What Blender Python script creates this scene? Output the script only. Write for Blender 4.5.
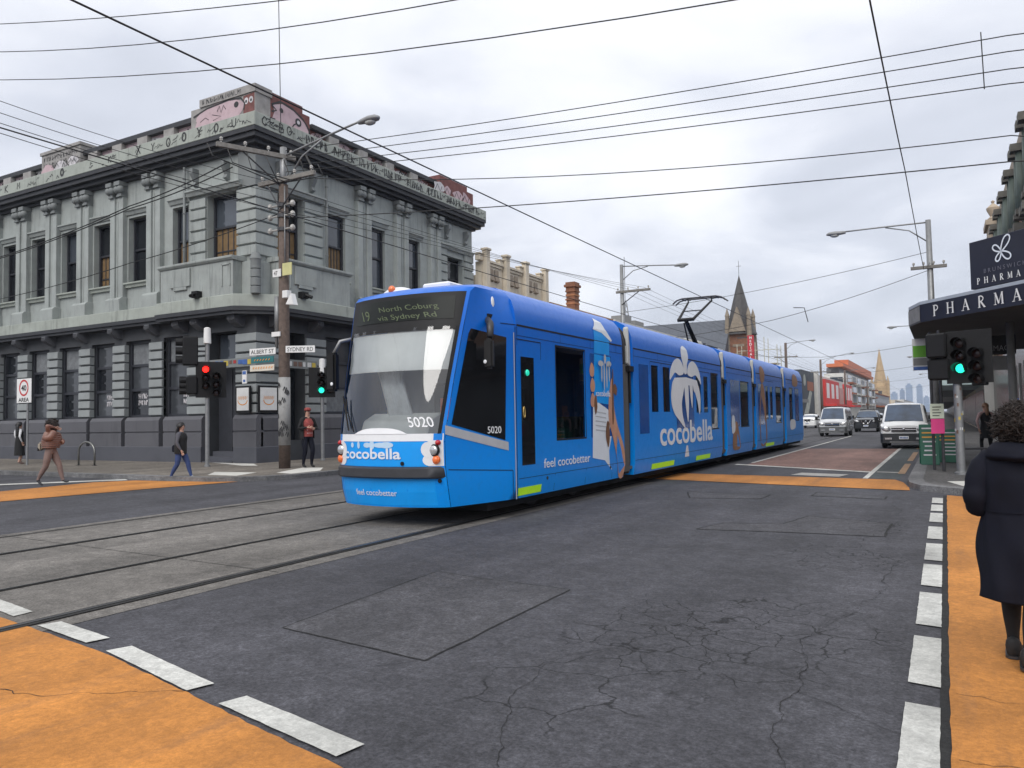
import bpy, bmesh, math, random
from mathutils import Vector, Matrix, noise
random.seed(11)
SC = bpy.context.scene
COL = SC.collection
for _o in list(bpy.data.objects): bpy.data.objects.remove(_o)
R = math.radians
# ------------------------------------------------------------------ camera
CAM_H = 1.6
FPX = 769.0
_m = Matrix(((0.8718, 0.4895, -0.0176), (0.0373, -0.0306, 0.9988), (0.4884, -0.8714, -0.0449)))
_cx = Vector(_m[0]).normalized(); _cz = Vector(_m[2]); _cz = (_cz - _cx*_cz.dot(_cx)).normalized(); _cy = _cz.cross(_cx)
_cd = bpy.data.cameras.new('camera'); CAM = bpy.data.objects.new('camera', _cd); COL.objects.link(CAM)
CAM.matrix_world = Matrix(((_cx.x, _cy.x, _cz.x, 0), (_cx.y, _cy.y, _cz.y, 0), (_cx.z, _cy.z, _cz.z, CAM_H), (0, 0, 0, 1)))
_cd.sensor_width = 36.0; _cd.lens = FPX/1024*36.0; _cd.clip_start = .05; _cd.clip_end = 12000
SC.camera = CAM
SC.view_settings.view_transform = 'Standard'; SC.view_settings.look = 'None'
SC.view_settings.exposure = 0.30; SC.view_settings.gamma = 1.0
SC.render.resolution_x = 1024; SC.render.resolution_y = 768
# ------------------------------------------------------------------ sky and sun (overcast)
SUN_EL, SUN_AZ = R(42), R(172)          # azimuth measured from +Y towards +X
W = bpy.data.worlds.new('World'); SC.world = W; W.use_nodes = True
def world():
    nt = W.node_tree; nt.nodes.clear(); L = nt.links.new
    N = nt.nodes.new
    out = N('ShaderNodeOutputWorld')
    sky = N('ShaderNodeTexSky'); sky.sky_type = 'NISHITA'; sky.sun_disc = False
    sky.sun_elevation = SUN_EL; sky.sun_rotation = SUN_AZ; sky.air_density = 1.0; sky.dust_density = 2.0
    bg1 = N('ShaderNodeBackground'); bg1.inputs['Strength'].default_value = .10
    L(sky.outputs[0], bg1.inputs['Color'])
    # cloud deck
    tc = N('ShaderNodeTexCoord'); sep = N('ShaderNodeSeparateXYZ'); L(tc.outputs['Generated'], sep.inputs[0])
    mx = N('ShaderNodeMath'); mx.operation = 'MAXIMUM'; mx.inputs[1].default_value = 0.0; L(sep.outputs['Z'], mx.inputs[0])
    ad = N('ShaderNodeMath'); ad.operation = 'ADD'; ad.inputs[1].default_value = .22; L(mx.outputs[0], ad.inputs[0])
    dv = N('ShaderNodeVectorMath'); dv.operation = 'DIVIDE'; L(tc.outputs['Generated'], dv.inputs[0])
    cb = N('ShaderNodeCombineXYZ'); L(ad.outputs[0], cb.inputs[0]); L(ad.outputs[0], cb.inputs[1]); cb.inputs[2].default_value = 1
    L(cb.outputs[0], dv.inputs[1])
    n1 = N('ShaderNodeTexNoise'); n1.inputs['Scale'].default_value = 1.5; n1.inputs['Detail'].default_value = 7; n1.inputs['Roughness'].default_value = .52
    n1.inputs['Distortion'].default_value = .35
    L(dv.outputs[0], n1.inputs['Vector'])
    zg = N('ShaderNodeMath'); zg.operation = 'MULTIPLY_ADD'; zg.inputs[1].default_value = .62; zg.inputs[2].default_value = -.13; L(mx.outputs[0], zg.inputs[0])
    sm = N('ShaderNodeMath'); sm.operation = 'ADD'; L(n1.outputs['Fac'], sm.inputs[0]); L(zg.outputs[0], sm.inputs[1])
    cr = N('ShaderNodeValToRGB'); e = cr.color_ramp.elements
    e[0].position = .30; e[0].color = (.52, .55, .62, 1)
    e[1].position = .84; e[1].color = (.97, .975, 1.0, 1)
    k = cr.color_ramp.elements.new(.48); k.color = (.64, .67, .75, 1)
    k = cr.color_ramp.elements.new(.64); k.color = (.83, .85, .91, 1)
    L(sm.outputs[0], cr.inputs[0])
    bg2 = N('ShaderNodeBackground'); bg2.inputs['Strength'].default_value = 1.0; L(cr.outputs[0], bg2.inputs['Color'])
    mix = N('ShaderNodeMixShader'); mix.inputs[0].default_value = .93
    L(bg1.outputs[0], mix.inputs[1]); L(bg2.outputs[0], mix.inputs[2]); L(mix.outputs[0], out.inputs['Surface'])
world()
_sd = bpy.data.lights.new('sun', 'SUN'); SUN = bpy.data.objects.new('sun', _sd); COL.objects.link(SUN)
_sd.energy = 1.55; _sd.angle = R(38); _sd.color = (1, .97, .93)
_dir = Vector((math.sin(SUN_AZ)*math.cos(SUN_EL), math.cos(SUN_AZ)*math.cos(SUN_EL), math.sin(SUN_EL)))
SUN.rotation_euler = _dir.to_track_quat('Z', 'Y').to_euler(); SUN.location = _dir*60

# ------------------------------------------------------------------ materials
MATS = {}
def mat(name, col, rough=.6, var=.12, scale=4.0, metal=0.0, bump=0.0, bscale=40.0, grime=0.0, gscale=.6, gcol=(.03, .03, .03), spec=.5, emit=0.0, coat=0.0, streak=0.0):
    if name in MATS: return MATS[name]
    m = bpy.data.materials.new(name); m.use_nodes = True; nt = m.node_tree; L = nt.links.new
    b = nt.nodes['Principled BSDF']; N = nt.nodes.new
    b.inputs['Roughness'].default_value = rough; b.inputs['Metallic'].default_value = metal
    b.inputs['Specular IOR Level'].default_value = spec; b.inputs['Coat Weight'].default_value = coat; b.inputs['Coat Roughness'].default_value = .08
    tc = N('ShaderNodeTexCoord')
    n = N('ShaderNodeTexNoise'); n.inputs['Scale'].default_value = scale; n.inputs['Detail'].default_value = 6; n.inputs['Roughness'].default_value = .6
    L(tc.outputs['Object'], n.inputs['Vector'])
    mx = N('ShaderNodeMix'); mx.data_type = 'RGBA'
    mr = N('ShaderNodeMapRange'); mr.inputs[1].default_value = .3; mr.inputs[2].default_value = .7; L(n.outputs['Fac'], mr.inputs[0]); L(mr.outputs[0], mx.inputs[0])
    mx.inputs[6].default_value = tuple(max(0, c*(1-var)) for c in col)+(1,)
    mx.inputs[7].default_value = tuple(min(1, c*(1+var)) for c in col)+(1,)
    last = mx.outputs[2]
    if grime > 0:
        g = N('ShaderNodeTexNoise'); g.inputs['Scale'].default_value = gscale; g.inputs['Detail'].default_value = 9; g.inputs['Roughness'].default_value = .68
        L(tc.outputs['Object'], g.inputs['Vector'])
        gr = N('ShaderNodeMapRange'); gr.inputs[1].default_value = .48; gr.inputs[2].default_value = .78; gr.inputs[3].default_value = 0; gr.inputs[4].default_value = grime
        L(g.outputs['Fac'], gr.inputs[0])
        m2 = N('ShaderNodeMix'); m2.data_type = 'RGBA'; L(gr.outputs[0], m2.inputs[0]); L(last, m2.inputs[6]); m2.inputs[7].default_value = tuple(gcol)+(1,)
        last = m2.outputs[2]
    if streak > 0:
        mp = N('ShaderNodeMapping'); mp.inputs['Scale'].default_value = (3.2, 3.2, .28); L(tc.outputs['Object'], mp.inputs[0])
        sn = N('ShaderNodeTexNoise'); sn.inputs['Scale'].default_value = 1.6; sn.inputs['Detail'].default_value = 8; sn.inputs['Roughness'].default_value = .7; L(mp.outputs[0], sn.inputs['Vector'])
        s2 = N('ShaderNodeTexNoise'); s2.inputs['Scale'].default_value = .45; s2.inputs['Detail'].default_value = 3; L(tc.outputs['Object'], s2.inputs['Vector'])
        sr = N('ShaderNodeMapRange'); sr.inputs[1].default_value = .50; sr.inputs[2].default_value = .74; sr.inputs[3].default_value = 0; sr.inputs[4].default_value = streak; L(sn.outputs['Fac'], sr.inputs[0])
        s3 = N('ShaderNodeMapRange'); s3.inputs[1].default_value = .38; s3.inputs[2].default_value = .62; L(s2.outputs['Fac'], s3.inputs[0])
        mu = N('ShaderNodeMath'); mu.operation = 'MULTIPLY'; L(sr.outputs[0], mu.inputs[0]); L(s3.outputs[0], mu.inputs[1])
        m3 = N('ShaderNodeMix'); m3.data_type = 'RGBA'; L(mu.outputs[0], m3.inputs[0]); L(last, m3.inputs[6]); m3.inputs[7].default_value = tuple(c*.32 for c in col)+(1,)
        last = m3.outputs[2]
    L(last, b.inputs['Base Color'])
    if emit > 0:
        L(last, b.inputs['Emission Color']); b.inputs['Emission Strength'].default_value = emit
    if bump > 0:
        n2 = N('ShaderNodeTexNoise'); n2.inputs['Scale'].default_value = bscale; n2.inputs['Detail'].default_value = 5; L(tc.outputs['Object'], n2.inputs['Vector'])
        bp = N('ShaderNodeBump'); bp.inputs['Strength'].default_value = bump; bp.inputs['Distance'].default_value = .02; L(n2.outputs['Fac'], bp.inputs['Height'])
        L(bp.outputs[0], b.inputs['Normal'])
    MATS[name] = m
    return m
def glass(name, tint=(.75, .8, .82), trans=.72, ior=1.5):
    if name in MATS: return MATS[name]
    m = bpy.data.materials.new(name); m.use_nodes = True; nt = m.node_tree; nt.nodes.clear(); N = nt.nodes.new; L = nt.links.new
    o = N('ShaderNodeOutputMaterial'); t = N('ShaderNodeBsdfTransparent'); t.inputs[0].default_value = tuple(c*trans for c in tint)+(1,)
    g = N('ShaderNodeBsdfGlossy'); g.inputs['Roughness'].default_value = .02
    f = N('ShaderNodeFresnel'); f.inputs[0].default_value = ior
    tc = N('ShaderNodeTexCoord'); n = N('ShaderNodeTexNoise'); n.inputs['Scale'].default_value = 2.0; L(tc.outputs['Object'], n.inputs[0])
    mm = N('ShaderNodeMath'); mm.operation = 'MULTIPLY_ADD'; L(n.outputs['Fac'], mm.inputs[0]); mm.inputs[1].default_value = .02; L(f.outputs[0], mm.inputs[2])
    x = N('ShaderNodeMixShader'); L(mm.outputs[0], x.inputs[0]); L(t.outputs[0], x.inputs[1]); L(g.outputs[0], x.inputs[2]); L(x.outputs[0], o.inputs[0])
    MATS[name] = m
    return m

# ------------------------------------------------------------------ mesh builder
class MB:
    def __init__(s): s.v = []; s.f = []; s.mi = []; s.cur = 0; s.T = None; s.pid = 0; s.fp = []
    def piece(s): s.pid += 1; return s
    def add(s, vs, fs, flip=False):
        o = len(s.v)
        for v in vs:
            v = Vector(v)
            s.v.append(s.T @ v if s.T is not None else v)
        for f in fs:
            s.f.append([o+i for i in (reversed(f) if flip else f)]); s.mi.append(s.cur); s.fp.append(s.pid)
        return s
    def box(s, x0, x1, y0, y1, z0, z1):
        x0, x1 = min(x0, x1), max(x0, x1); y0, y1 = min(y0, y1), max(y0, y1); z0, z1 = min(z0, z1), max(z0, z1)
        v = [(x0,y0,z0),(x1,y0,z0),(x1,y1,z0),(x0,y1,z0),(x0,y0,z1),(x1,y0,z1),(x1,y1,z1),(x0,y1,z1)]
        return s.add(v, [(3,2,1,0),(4,5,6,7),(0,1,5,4),(1,2,6,5),(2,3,7,6),(3,0,4,7)])
    def cbox(s, c, sx, sy, sz, rot=None):
        m = Matrix.Translation(Vector(c)) @ (rot.to_4x4() if rot else Matrix.Identity(4))
        v = [m @ Vector((a*sx/2, b*sy/2, d*sz/2)) for a, b, d in ((-1,-1,-1),(1,-1,-1),(1,1,-1),(-1,1,-1),(-1,-1,1),(1,-1,1),(1,1,1),(-1,1,1))]
        return s.add(v, [(3,2,1,0),(4,5,6,7),(0,1,5,4),(1,2,6,5),(2,3,7,6),(3,0,4,7)])
    def quad(s, a, b, c, d): return s.add([a, b, c, d], [(0,1,2,3)])
    def poly(s, pts): return s.add(pts, [tuple(range(len(pts)))])
    def prism(s, pts, ax, a, b):
        P = {'x': lambda p, t: (t, p[0], p[1]), 'y': lambda p, t: (p[0], t, p[1]), 'z': lambda p, t: (p[0], p[1], t)}[ax]
        n = len(pts); v = [P(p, a) for p in pts]+[P(p, b) for p in pts]
        f = [tuple(range(n-1, -1, -1)), tuple(range(n, 2*n))]+[(i, (i+1) % n, n+(i+1) % n, n+i) for i in range(n)]
        return s.add(v, f)
    def tube(s, pts, r, n=8, caps=True):
        pts = [Vector(p) for p in pts]; k = len(pts); rr = r if isinstance(r, (list, tuple)) else [r]*k
        rings = []; up = None
        for i, p in enumerate(pts):
            d = (pts[min(i+1, k-1)]-pts[max(i-1, 0)]).normalized()
            if up is None:
                up = Vector((0, 0, 1)) if abs(d.z) < .9 else Vector((1, 0, 0))
            a = d.cross(up).normalized(); up = a.cross(d).normalized()
            rings.append([p+(a*math.cos(2*math.pi*j/n)+up*math.sin(2*math.pi*j/n))*rr[i] for j in range(n)])
        v = [q for g in rings for q in g]; f = []
        for i in range(k-1):
            for j in range(n): f.append((i*n+j, i*n+(j+1) % n, (i+1)*n+(j+1) % n, (i+1)*n+j))
        if caps: f.append(tuple(range(n-1, -1, -1))); f.append(tuple(range((k-1)*n, k*n)))
        return s.add(v, f)
    def rings(s, rs, caps=True, closed=True):
        n = len(rs[0]); v = [q for g in rs for q in g]; f = []
        for i in range(len(rs)-1):
            for j in range(n if closed else n-1): f.append((i*n+j, i*n+(j+1) % n, (i+1)*n+(j+1) % n, (i+1)*n+j))
        if caps and closed: f.append(tuple(range(n-1, -1, -1))); f.append(tuple(range((len(rs)-1)*n, len(rs)*n)))
        return s.add(v, f)
    def lathe(s, prof, c=(0, 0, 0), n=16, ax='z'):
        rs = []
        for r, z in prof:
            g = []
            for j in range(n):
                a = 2*math.pi*j/n; x, y = r*math.cos(a), r*math.sin(a)
                g.append({'z': (c[0]+x, c[1]+y, c[2]+z), 'x': (c[0]+z, c[1]+x, c[2]+y), 'y': (c[0]+x, c[1]+z, c[2]+y)}[ax])
            rs.append(g)
        return s.rings(rs)
    def ell(s, c, rx, ry, rz, n=12, m=8, rot=None):
        rs = []
        for i in range(m+1):
            t = math.pi*(i/m)-math.pi/2; t = max(min(t, math.pi/2-.05), -math.pi/2+.05)
            g = []
            for j in range(n):
                p = Vector((rx*math.cos(t)*math.cos(2*math.pi*j/n), ry*math.cos(t)*math.sin(2*math.pi*j/n), rz*math.sin(t)))
                if rot: p = rot @ p
                g.append(Vector(c)+p)
            rs.append(g)
        return s.rings(rs)
    def ribbon(s, pts, w, up=(0, 0, 1)):
        """flat ribbon along a 3D polyline lying in the plane with normal up; w may be a list"""
        pts = [Vector(p) for p in pts]; up = Vector(up); k = len(pts)
        ww = w if isinstance(w, (list, tuple)) else [w]*k
        v = []
        for i, p in enumerate(pts):
            d = (pts[min(i+1, k-1)]-pts[max(i-1, 0)]).normalized(); a = up.cross(d).normalized()*(ww[i]/2)
            v += [p+a, p-a]
        return s.add(v, [(2*i, 2*i+1, 2*i+3, 2*i+2) for i in range(k-1)])
    def text(s, body, o, right, up, h, w=None, depth=.006, align='L', bold=0.0, center=False):
        """lettering from the built-in font: h = cap height, w = total width"""
        vs, fs, bb = text_geo(body, bold)
        sc = h/.70
        tw = (bb[1]-bb[0])*sc
        sx = sc*(w/tw if w else 1.0)
        right = Vector(right).normalized(); up = Vector(up).normalized(); nrm = right.cross(up)
        W_ = (bb[1]-bb[0])*sx
        off = {'L': 0, 'C': -W_/2, 'R': -W_}[align]
        o = Vector(o)
        return s.add([o+right*((v.x-bb[0])*sx+off)+up*(v.y*sc)+nrm*(v.z*depth) for v in vs], fs)
    def build(s, name, mats, parent=None, origin=None, bev=0.0, smooth=False, seg=1, auto=None):
        if not isinstance(mats, (list, tuple)): mats = [mats]
        ids = sorted(set(s.fp))
        if len(ids) > 1:
            first = None
            for pid in ids:
                q = MB(); mp = {}
                for f, mi, p_ in zip(s.f, s.mi, s.fp):
                    if p_ != pid: continue
                    nf = []
                    for i in f:
                        if i not in mp: mp[i] = len(q.v); q.v.append(s.v[i])
                        nf.append(mp[i])
                    q.f.append(nf); q.mi.append(mi); q.fp.append(0)
                o = q.build(name, mats, parent, origin, bev, smooth, seg, auto)
                first = first or o
            return first
        me = bpy.data.meshes.new(name)
        off = Vector(origin) if origin is not None else Vector((0, 0, 0))
        me.from_pydata([tuple(v-off) for v in s.v], [], s.f); me.update()
        for m in mats: me.materials.append(m)
        for p, i in zip(me.polygons, s.mi): p.material_index = min(i, len(mats)-1)
        if bev > 0 or auto is not None or smooth:
            bm = bmesh.new(); bm.from_mesh(me)
            bmesh.ops.recalc_face_normals(bm, faces=bm.faces)
            if bev > 0:
                ed = [e for e in bm.edges if len(e.link_faces) == 2 and e.calc_face_angle(0) > .5]
                bmesh.ops.bevel(bm, geom=ed, offset=bev, segments=seg, affect='EDGES', clamp_overlap=True)
            if smooth or auto is not None:
                lim = R(auto if auto is not None else 180)
                for f in bm.faces: f.smooth = True
                for e in bm.edges:
                    if len(e.link_faces) == 2 and e.calc_face_angle(0) > lim: e.smooth = False
            bm.to_mesh(me); bm.free()
        o = bpy.data.objects.new(name, me); COL.objects.link(o)
        if parent is not None: o.parent = parent
        return o
_TXT = {}
def text_geo(body, bold):
    k = (body, bold)
    if k in _TXT: return _TXT[k]
    c = bpy.data.curves.new('t', 'FONT'); c.body = body; c.size = 1.0; c.extrude = .5; c.resolution_u = 3; c.offset = bold
    o = bpy.data.objects.new('t', c); COL.objects.link(o)
    dg = bpy.context.evaluated_depsgraph_get(); dg.update()
    me = bpy.data.meshes.new_from_object(o.evaluated_get(dg))
    vs = [v.co.copy() for v in me.vertices]; fs = [tuple(p.vertices) for p in me.polygons]
    xs = [v.x for v in vs] or [0, 1]
    bpy.data.objects.remove(o); bpy.data.curves.remove(c); bpy.data.meshes.remove(me)
    _TXT[k] = (vs, fs, (min(xs), max(xs)))
    return _TXT[k]
def tag(o, label, cat, group=None, kind=None):
    o['label'] = label; o['category'] = cat
    if group: o['group'] = group
    if kind: o['kind'] = kind
    return o
def thing(name, label, cat, loc=(0, 0, 0), rz=0.0, group=None):
    o = bpy.data.objects.new(name, None); COL.objects.link(o); o.empty_display_size = .2
    o.location = loc; o.rotation_euler = (0, 0, rz)
    return tag(o, label, cat, group)
def struct(name, mb, m, **k):
    o = mb.build(name, m, **k); o['kind'] = 'structure'; return o
def copy_tree(o, parent=None):
    c = o.copy(); COL.objects.link(c)
    if parent is not None: c.parent = parent
    for ch in list(o.children): copy_tree(ch, c)
    return c
# ------------------------------------------------------------------ palette
asph = None
M = lambda k: MATS[k]
mat('grey_green_paint', (.325, .352, .340), .75, .10, 1.6, grime=.35, gscale=.9, gcol=(.17, .175, .165), bump=.12, bscale=30, streak=.85)
mat('pale_green_paint', (.35, .378, .342), .75, .10, 1.4, grime=.40, gscale=1.3, gcol=(.15, .16, .14), bump=.1, streak=.9)
mat('dark_trim_paint', (.032, .034, .040), .65, .2, 2)
mat('mid_grey_paint', (.19, .205, .205), .7, .12, 2, grime=.25, gscale=1)
mat('plinth_paint', (.092, .092, .104), .6, .12, 1.2, grime=.3, gscale=1.2, gcol=(.05, .05, .055), bump=.1, streak=.6)
mat('plinth_base_paint', (.072, .075, .090), .6, .15, 1.5, grime=.35, gscale=1.5, gcol=(.05, .05, .06))
mat('dark_reveal', (.045, .048, .054), .7, .2, 2, grime=.3)
mat('frame_dark', (.028, .030, .038), .5, .2, 3)
mat('pane_dark', (.012, .014, .018), .06, .3, .8, spec=.6)
mat('pane_grey', (.055, .060, .068), .10, .25, .9, spec=.6)
mat('pane_sky', (.05, .06, .075), .03, .2, .5, spec=.9)
mat('blind_ochre', (.17, .105, .045), .7, .2, 6)
mat('curtain', (.16, .17, .18), .8, .25, 5)
mat('pink_paint', (.50, .37, .40), .7, .22, 2.2, grime=.55, gscale=2.2, gcol=(.30, .29, .31))
mat('brick_red_paint', (.17, .065, .06), .8, .3, 5, grime=.4, gscale=2, gcol=(.10, .05, .05))
mat('graffiti_black', (.03, .03, .033), .7, .2, 5)
mat('graffiti_white', (.55, .53, .55), .7, .15, 5)
mat('white_paint', (.72, .72, .71), .5, .06, 4)
mat('black_plastic', (.008, .008, .009), .55, .2, 6, spec=.3)
mat('black_matt', (.005, .005, .006), .8, .2, 6)
mat('galv_steel', (.26, .265, .27), .5, .14, 6, metal=.6)
mat('dark_steel', (.06, .06, .065), .5, .2, 8, metal=.5)
mat('chrome', (.6, .6, .62), .15, .05, 8, metal=1)
mat('pole_wood', (.115, .085, .07), .85, .3, 8, grime=.4, gscale=3, gcol=(.05, .04, .036))
mat('weathered_timber', (.20, .19, .175), .85, .25, 7)
mat('porcelain', (.35, .34, .32), .3, .2, 4)
mat('rubber', (.012, .012, .013), .7, .2, 10)
mat('wire_black', (.012, .012, .013), .6, .1, 4)
mat('signal_red', (1, .015, .01), .3, 0, 1, emit=3.2)
mat('signal_green', (.02, .85, .50), .3, 0, 1, emit=1.5)
mat('lens_dark', (.03, .012, .01), .15, .3, 4)
mat('navy_cloth', (.0038, .0046, .0115), .8, .3, 6, spec=.25)
mat('black_cloth', (.008, .008, .009), .85, .2, 9)
mat('skin', (.46, .27, .20), .5, .1, 8)
mat('hair_dark', (.020, .012, .009), .55, .5, 30, bump=.8, bscale=90)
mat('hair_black', (.007, .006, .007), .5, .4, 30)
mat('hair_blond', (.30, .16, .09), .5, .3, 25)
# ================================================================== GROUND AND ROADS
def asphalt(name, base, cracks=False, tone=(1, 1, 1.04)):
    m = bpy.data.materials.new(name); m.use_nodes = True; nt = m.node_tree; L = nt.links.new; N = nt.nodes.new
    b = nt.nodes['Principled BSDF']; b.inputs['Roughness'].default_value = .8; b.inputs['Specular IOR Level'].default_value = .35
    tc = N('ShaderNodeTexCoord')
    def noi(s, d=4, r=.6, dist=0):
        n = N('ShaderNodeTexNoise'); n.inputs['Scale'].default_value = s; n.inputs['Detail'].default_value = d; n.inputs['Roughness'].default_value = r; n.inputs['Distortion'].default_value = dist
        L(tc.outputs['Object'], n.inputs['Vector']); return n.outputs['Fac']
    def mr(x, a, b_, c, d):
        n = N('ShaderNodeMapRange'); L(x, n.inputs[0])
        for i, v in enumerate((a, b_, c, d)): n.inputs[i+1].default_value = v
        return n.outputs[0]
    def mul(x, y):
        n = N('ShaderNodeMath'); n.operation = 'MULTIPLY'; L(x, n.inputs[0])
        if isinstance(y, (int, float)): n.inputs[1].default_value = y
        else: L(y, n.inputs[1])
        return n.outputs[0]
    fine = mr(noi(45, 4, .8), .32, .68, .50 if base < .5 else .8, 1.55 if base < .5 else 1.2); mid = mr(noi(.9, 6, .6), .3, .7, .84, 1.16); big = mr(noi(.22, 5, .6), .35, .65, .80, 1.20)
    pt = mr(noi(9, 5, .7), .3, .75, .9, 1.12)
    # streaks worn along the traffic direction
    mp = N('ShaderNodeMapping'); mp.inputs['Scale'].default_value = (1.4, .10, 1); L(tc.outputs['Object'], mp.inputs[0])
    ns = N('ShaderNodeTexNoise'); ns.inputs['Scale'].default_value = 1; ns.inputs['Detail'].default_value = 4; L(mp.outputs[0], ns.inputs[0])
    agg = mr(noi(19, 6, .78), .40, .66, .74 if base < .1 else .9, 1.34 if base < .1 else 1.12); gr_ = mr(noi(5.5, 7, .72, .6), .42, .68, .82 if base < .5 else .95, 1.28 if base < .5 else 1.05)
    v = mul(mul(mul(mul(mul(mul(fine, mid), big), pt), agg), gr_), mr(ns.outputs['Fac'], .35, .65, .84, 1.14))
    if cracks:
        dn = N('ShaderNodeTexNoise'); dn.inputs['Scale'].default_value = 3.0; dn.inputs['Detail'].default_value = 4; L(tc.outputs['Object'], dn.inputs[0])
        off = N('ShaderNodeVectorMath'); off.operation = 'SCALE'; off.inputs['Scale'].default_value = .34; L(dn.outputs['Color'], off.inputs[0])
        av = N('ShaderNodeVectorMath'); L(tc.outputs['Object'], av.inputs[0]); L(off.outputs[0], av.inputs[1])
        tot = None
        for (cx, cy, rx, ry, sc, w) in ((-1.45, 5.75, 1.25, 1.35, 2.8, .017), (-1.1, 9.3, .8, 1.0, 4.4, .022), (-.85, 11.9, .5, 1.0, 4.2, .022), (-2.0, 4.2, .7, .8, 1.5, .010)):
            vo = N('ShaderNodeTexVoronoi'); vo.feature = 'DISTANCE_TO_EDGE'; vo.inputs['Scale'].default_value = sc; L(av.outputs[0], vo.inputs['Vector'])
            ln = mr(vo.outputs['Distance'], w*.5, w*1.6, 1, 0)
            sb = N('ShaderNodeVectorMath'); sb.operation = 'SUBTRACT'; L(tc.outputs['Object'], sb.inputs[0]); sb.inputs[1].default_value = (cx, cy, 0)
            dd = N('ShaderNodeVectorMath'); dd.operation = 'DIVIDE'; L(sb.outputs[0], dd.inputs[0]); dd.inputs[1].default_value = (rx, ry, 1)
            le = N('ShaderNodeVectorMath'); le.operation = 'LENGTH'; L(dd.outputs[0], le.inputs[0])
            nz = N('ShaderNodeMath'); nz.operation = 'MULTIPLY_ADD'; L(noi(1.9, 3), nz.inputs[0]); nz.inputs[1].default_value = 1.3; L(le.outputs['Value'], nz.inputs[2])
            k = mul(ln, mr(nz.outputs[0], 1.35, 1.65, 1, 0))
            if tot is None: tot = k
            else:
                a = N('ShaderNodeMath'); a.operation = 'MAXIMUM'; L(tot, a.inputs[0]); L(k, a.inputs[1]); tot = a.outputs[0]
        v = mul(v, mr(tot, 0, 1, 1, .27))
    c = N('ShaderNodeCombineColor')
    for i in range(3): L(mul(v, base*tone[i]), c.inputs[i])
    L(c.outputs[0], b.inputs['Base Color'])
    bp = N('ShaderNodeBump'); bp.inputs['Strength'].default_value = .5; bp.inputs['Distance'].default_value = .006; L(noi(110, 3, .8), bp.inputs['Height']); L(bp.outputs[0], b.inputs['Normal'])
    MATS[name] = m
    return m
asphalt('asphalt', .060, True, (.99, .99, 1.14))
asphalt('asphalt_patch', .066, False, (1.0, .99, 1.10))
asphalt('asphalt_brown', .14, False, (1.42, .84, .70))
asphalt('asphalt_bike', .062, False, (.9, 1.05, 1.08))
asphalt('footpath_asphalt', .095, False, (1.04, 1, .98))
asphalt('concrete_bed', .135, False, (1.07, 1.0, .92))
asphalt('bluestone', .15, False, (1, 1, 1.02))
asphalt('tar_seal', .018, False, (1, 1, 1))
def paint(name, col, wear=.35, dark=(.07, .065, .06)):
    m = mat(name, col, .7, .10, 7, grime=wear, gscale=2.2, gcol=dark, bump=.35, bscale=110); return m
def road_paint(name, col, dark, wear=.5):
    m = asphalt(name, 1.0, False, col); nt = m.node_tree; L = nt.links.new; b = nt.nodes['Principled BSDF']; src = b.inputs['Base Color'].links[0].from_socket
    tc = nt.nodes.new('ShaderNodeTexCoord'); acc = src
    for sc_, lo, hi, k, dist in ((3.2, .50, .80, wear, 1.5), (26, .52, .72, wear*.55, .4), (.7, .45, .8, wear*.5, 2.5)):
        n = nt.nodes.new('ShaderNodeTexNoise'); n.inputs['Scale'].default_value = sc_; n.inputs['Detail'].default_value = 9; n.inputs['Roughness'].default_value = .72; n.inputs['Distortion'].default_value = dist; L(tc.outputs['Object'], n.inputs['Vector'])
        r = nt.nodes.new('ShaderNodeMapRange'); L(n.outputs['Fac'], r.inputs[0]); r.inputs[1].default_value = lo; r.inputs[2].default_value = hi; r.inputs[3].default_value = 0; r.inputs[4].default_value = k
        x = nt.nodes.new('ShaderNodeMix'); x.data_type = 'RGBA'; L(r.outputs[0], x.inputs[0]); L(acc, x.inputs[6]); x.inputs[7].default_value = dark+(1,); acc = x.outputs[2]
    mp = nt.nodes.new('ShaderNodeMapping'); mp.inputs['Scale'].default_value = (2.4, .22, 1); L(tc.outputs['Object'], mp.inputs[0])
    n = nt.nodes.new('ShaderNodeTexNoise'); n.inputs['Scale'].default_value = 1.3; n.inputs['Detail'].default_value = 8; n.inputs['Roughness'].default_value = .7; L(mp.outputs[0], n.inputs['Vector'])
    r = nt.nodes.new('ShaderNodeMapRange'); L(n.outputs['Fac'], r.inputs[0]); r.inputs[1].default_value = .52; r.inputs[2].default_value = .78; r.inputs[3].default_value = 0; r.inputs[4].default_value = wear*.8
    x = nt.nodes.new('ShaderNodeMix'); x.data_type = 'RGBA'; L(r.outputs[0], x.inputs[0]); L(acc, x.inputs[6]); x.inputs[7].default_value = (.09, .075, .065, 1); acc = x.outputs[2]
    L(acc, b.inputs['Base Color']); return m
road_paint('orange_paint', (.46, .190, .042), (.25, .11, .034), .60); road_paint('road_white', (.53, .53, .50), (.16, .16, .155), .45); paint('worn_white', (.34, .33, .31), .6, (.12, .12, .12))
mat('ramp_white', (.55, .54, .50), .75, .1, 3, grime=.3, gscale=2, gcol=(.25, .25, .24))
mat('rail_steel', (.10, .10, .105), .35, .2, 6, metal=.7)

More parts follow.
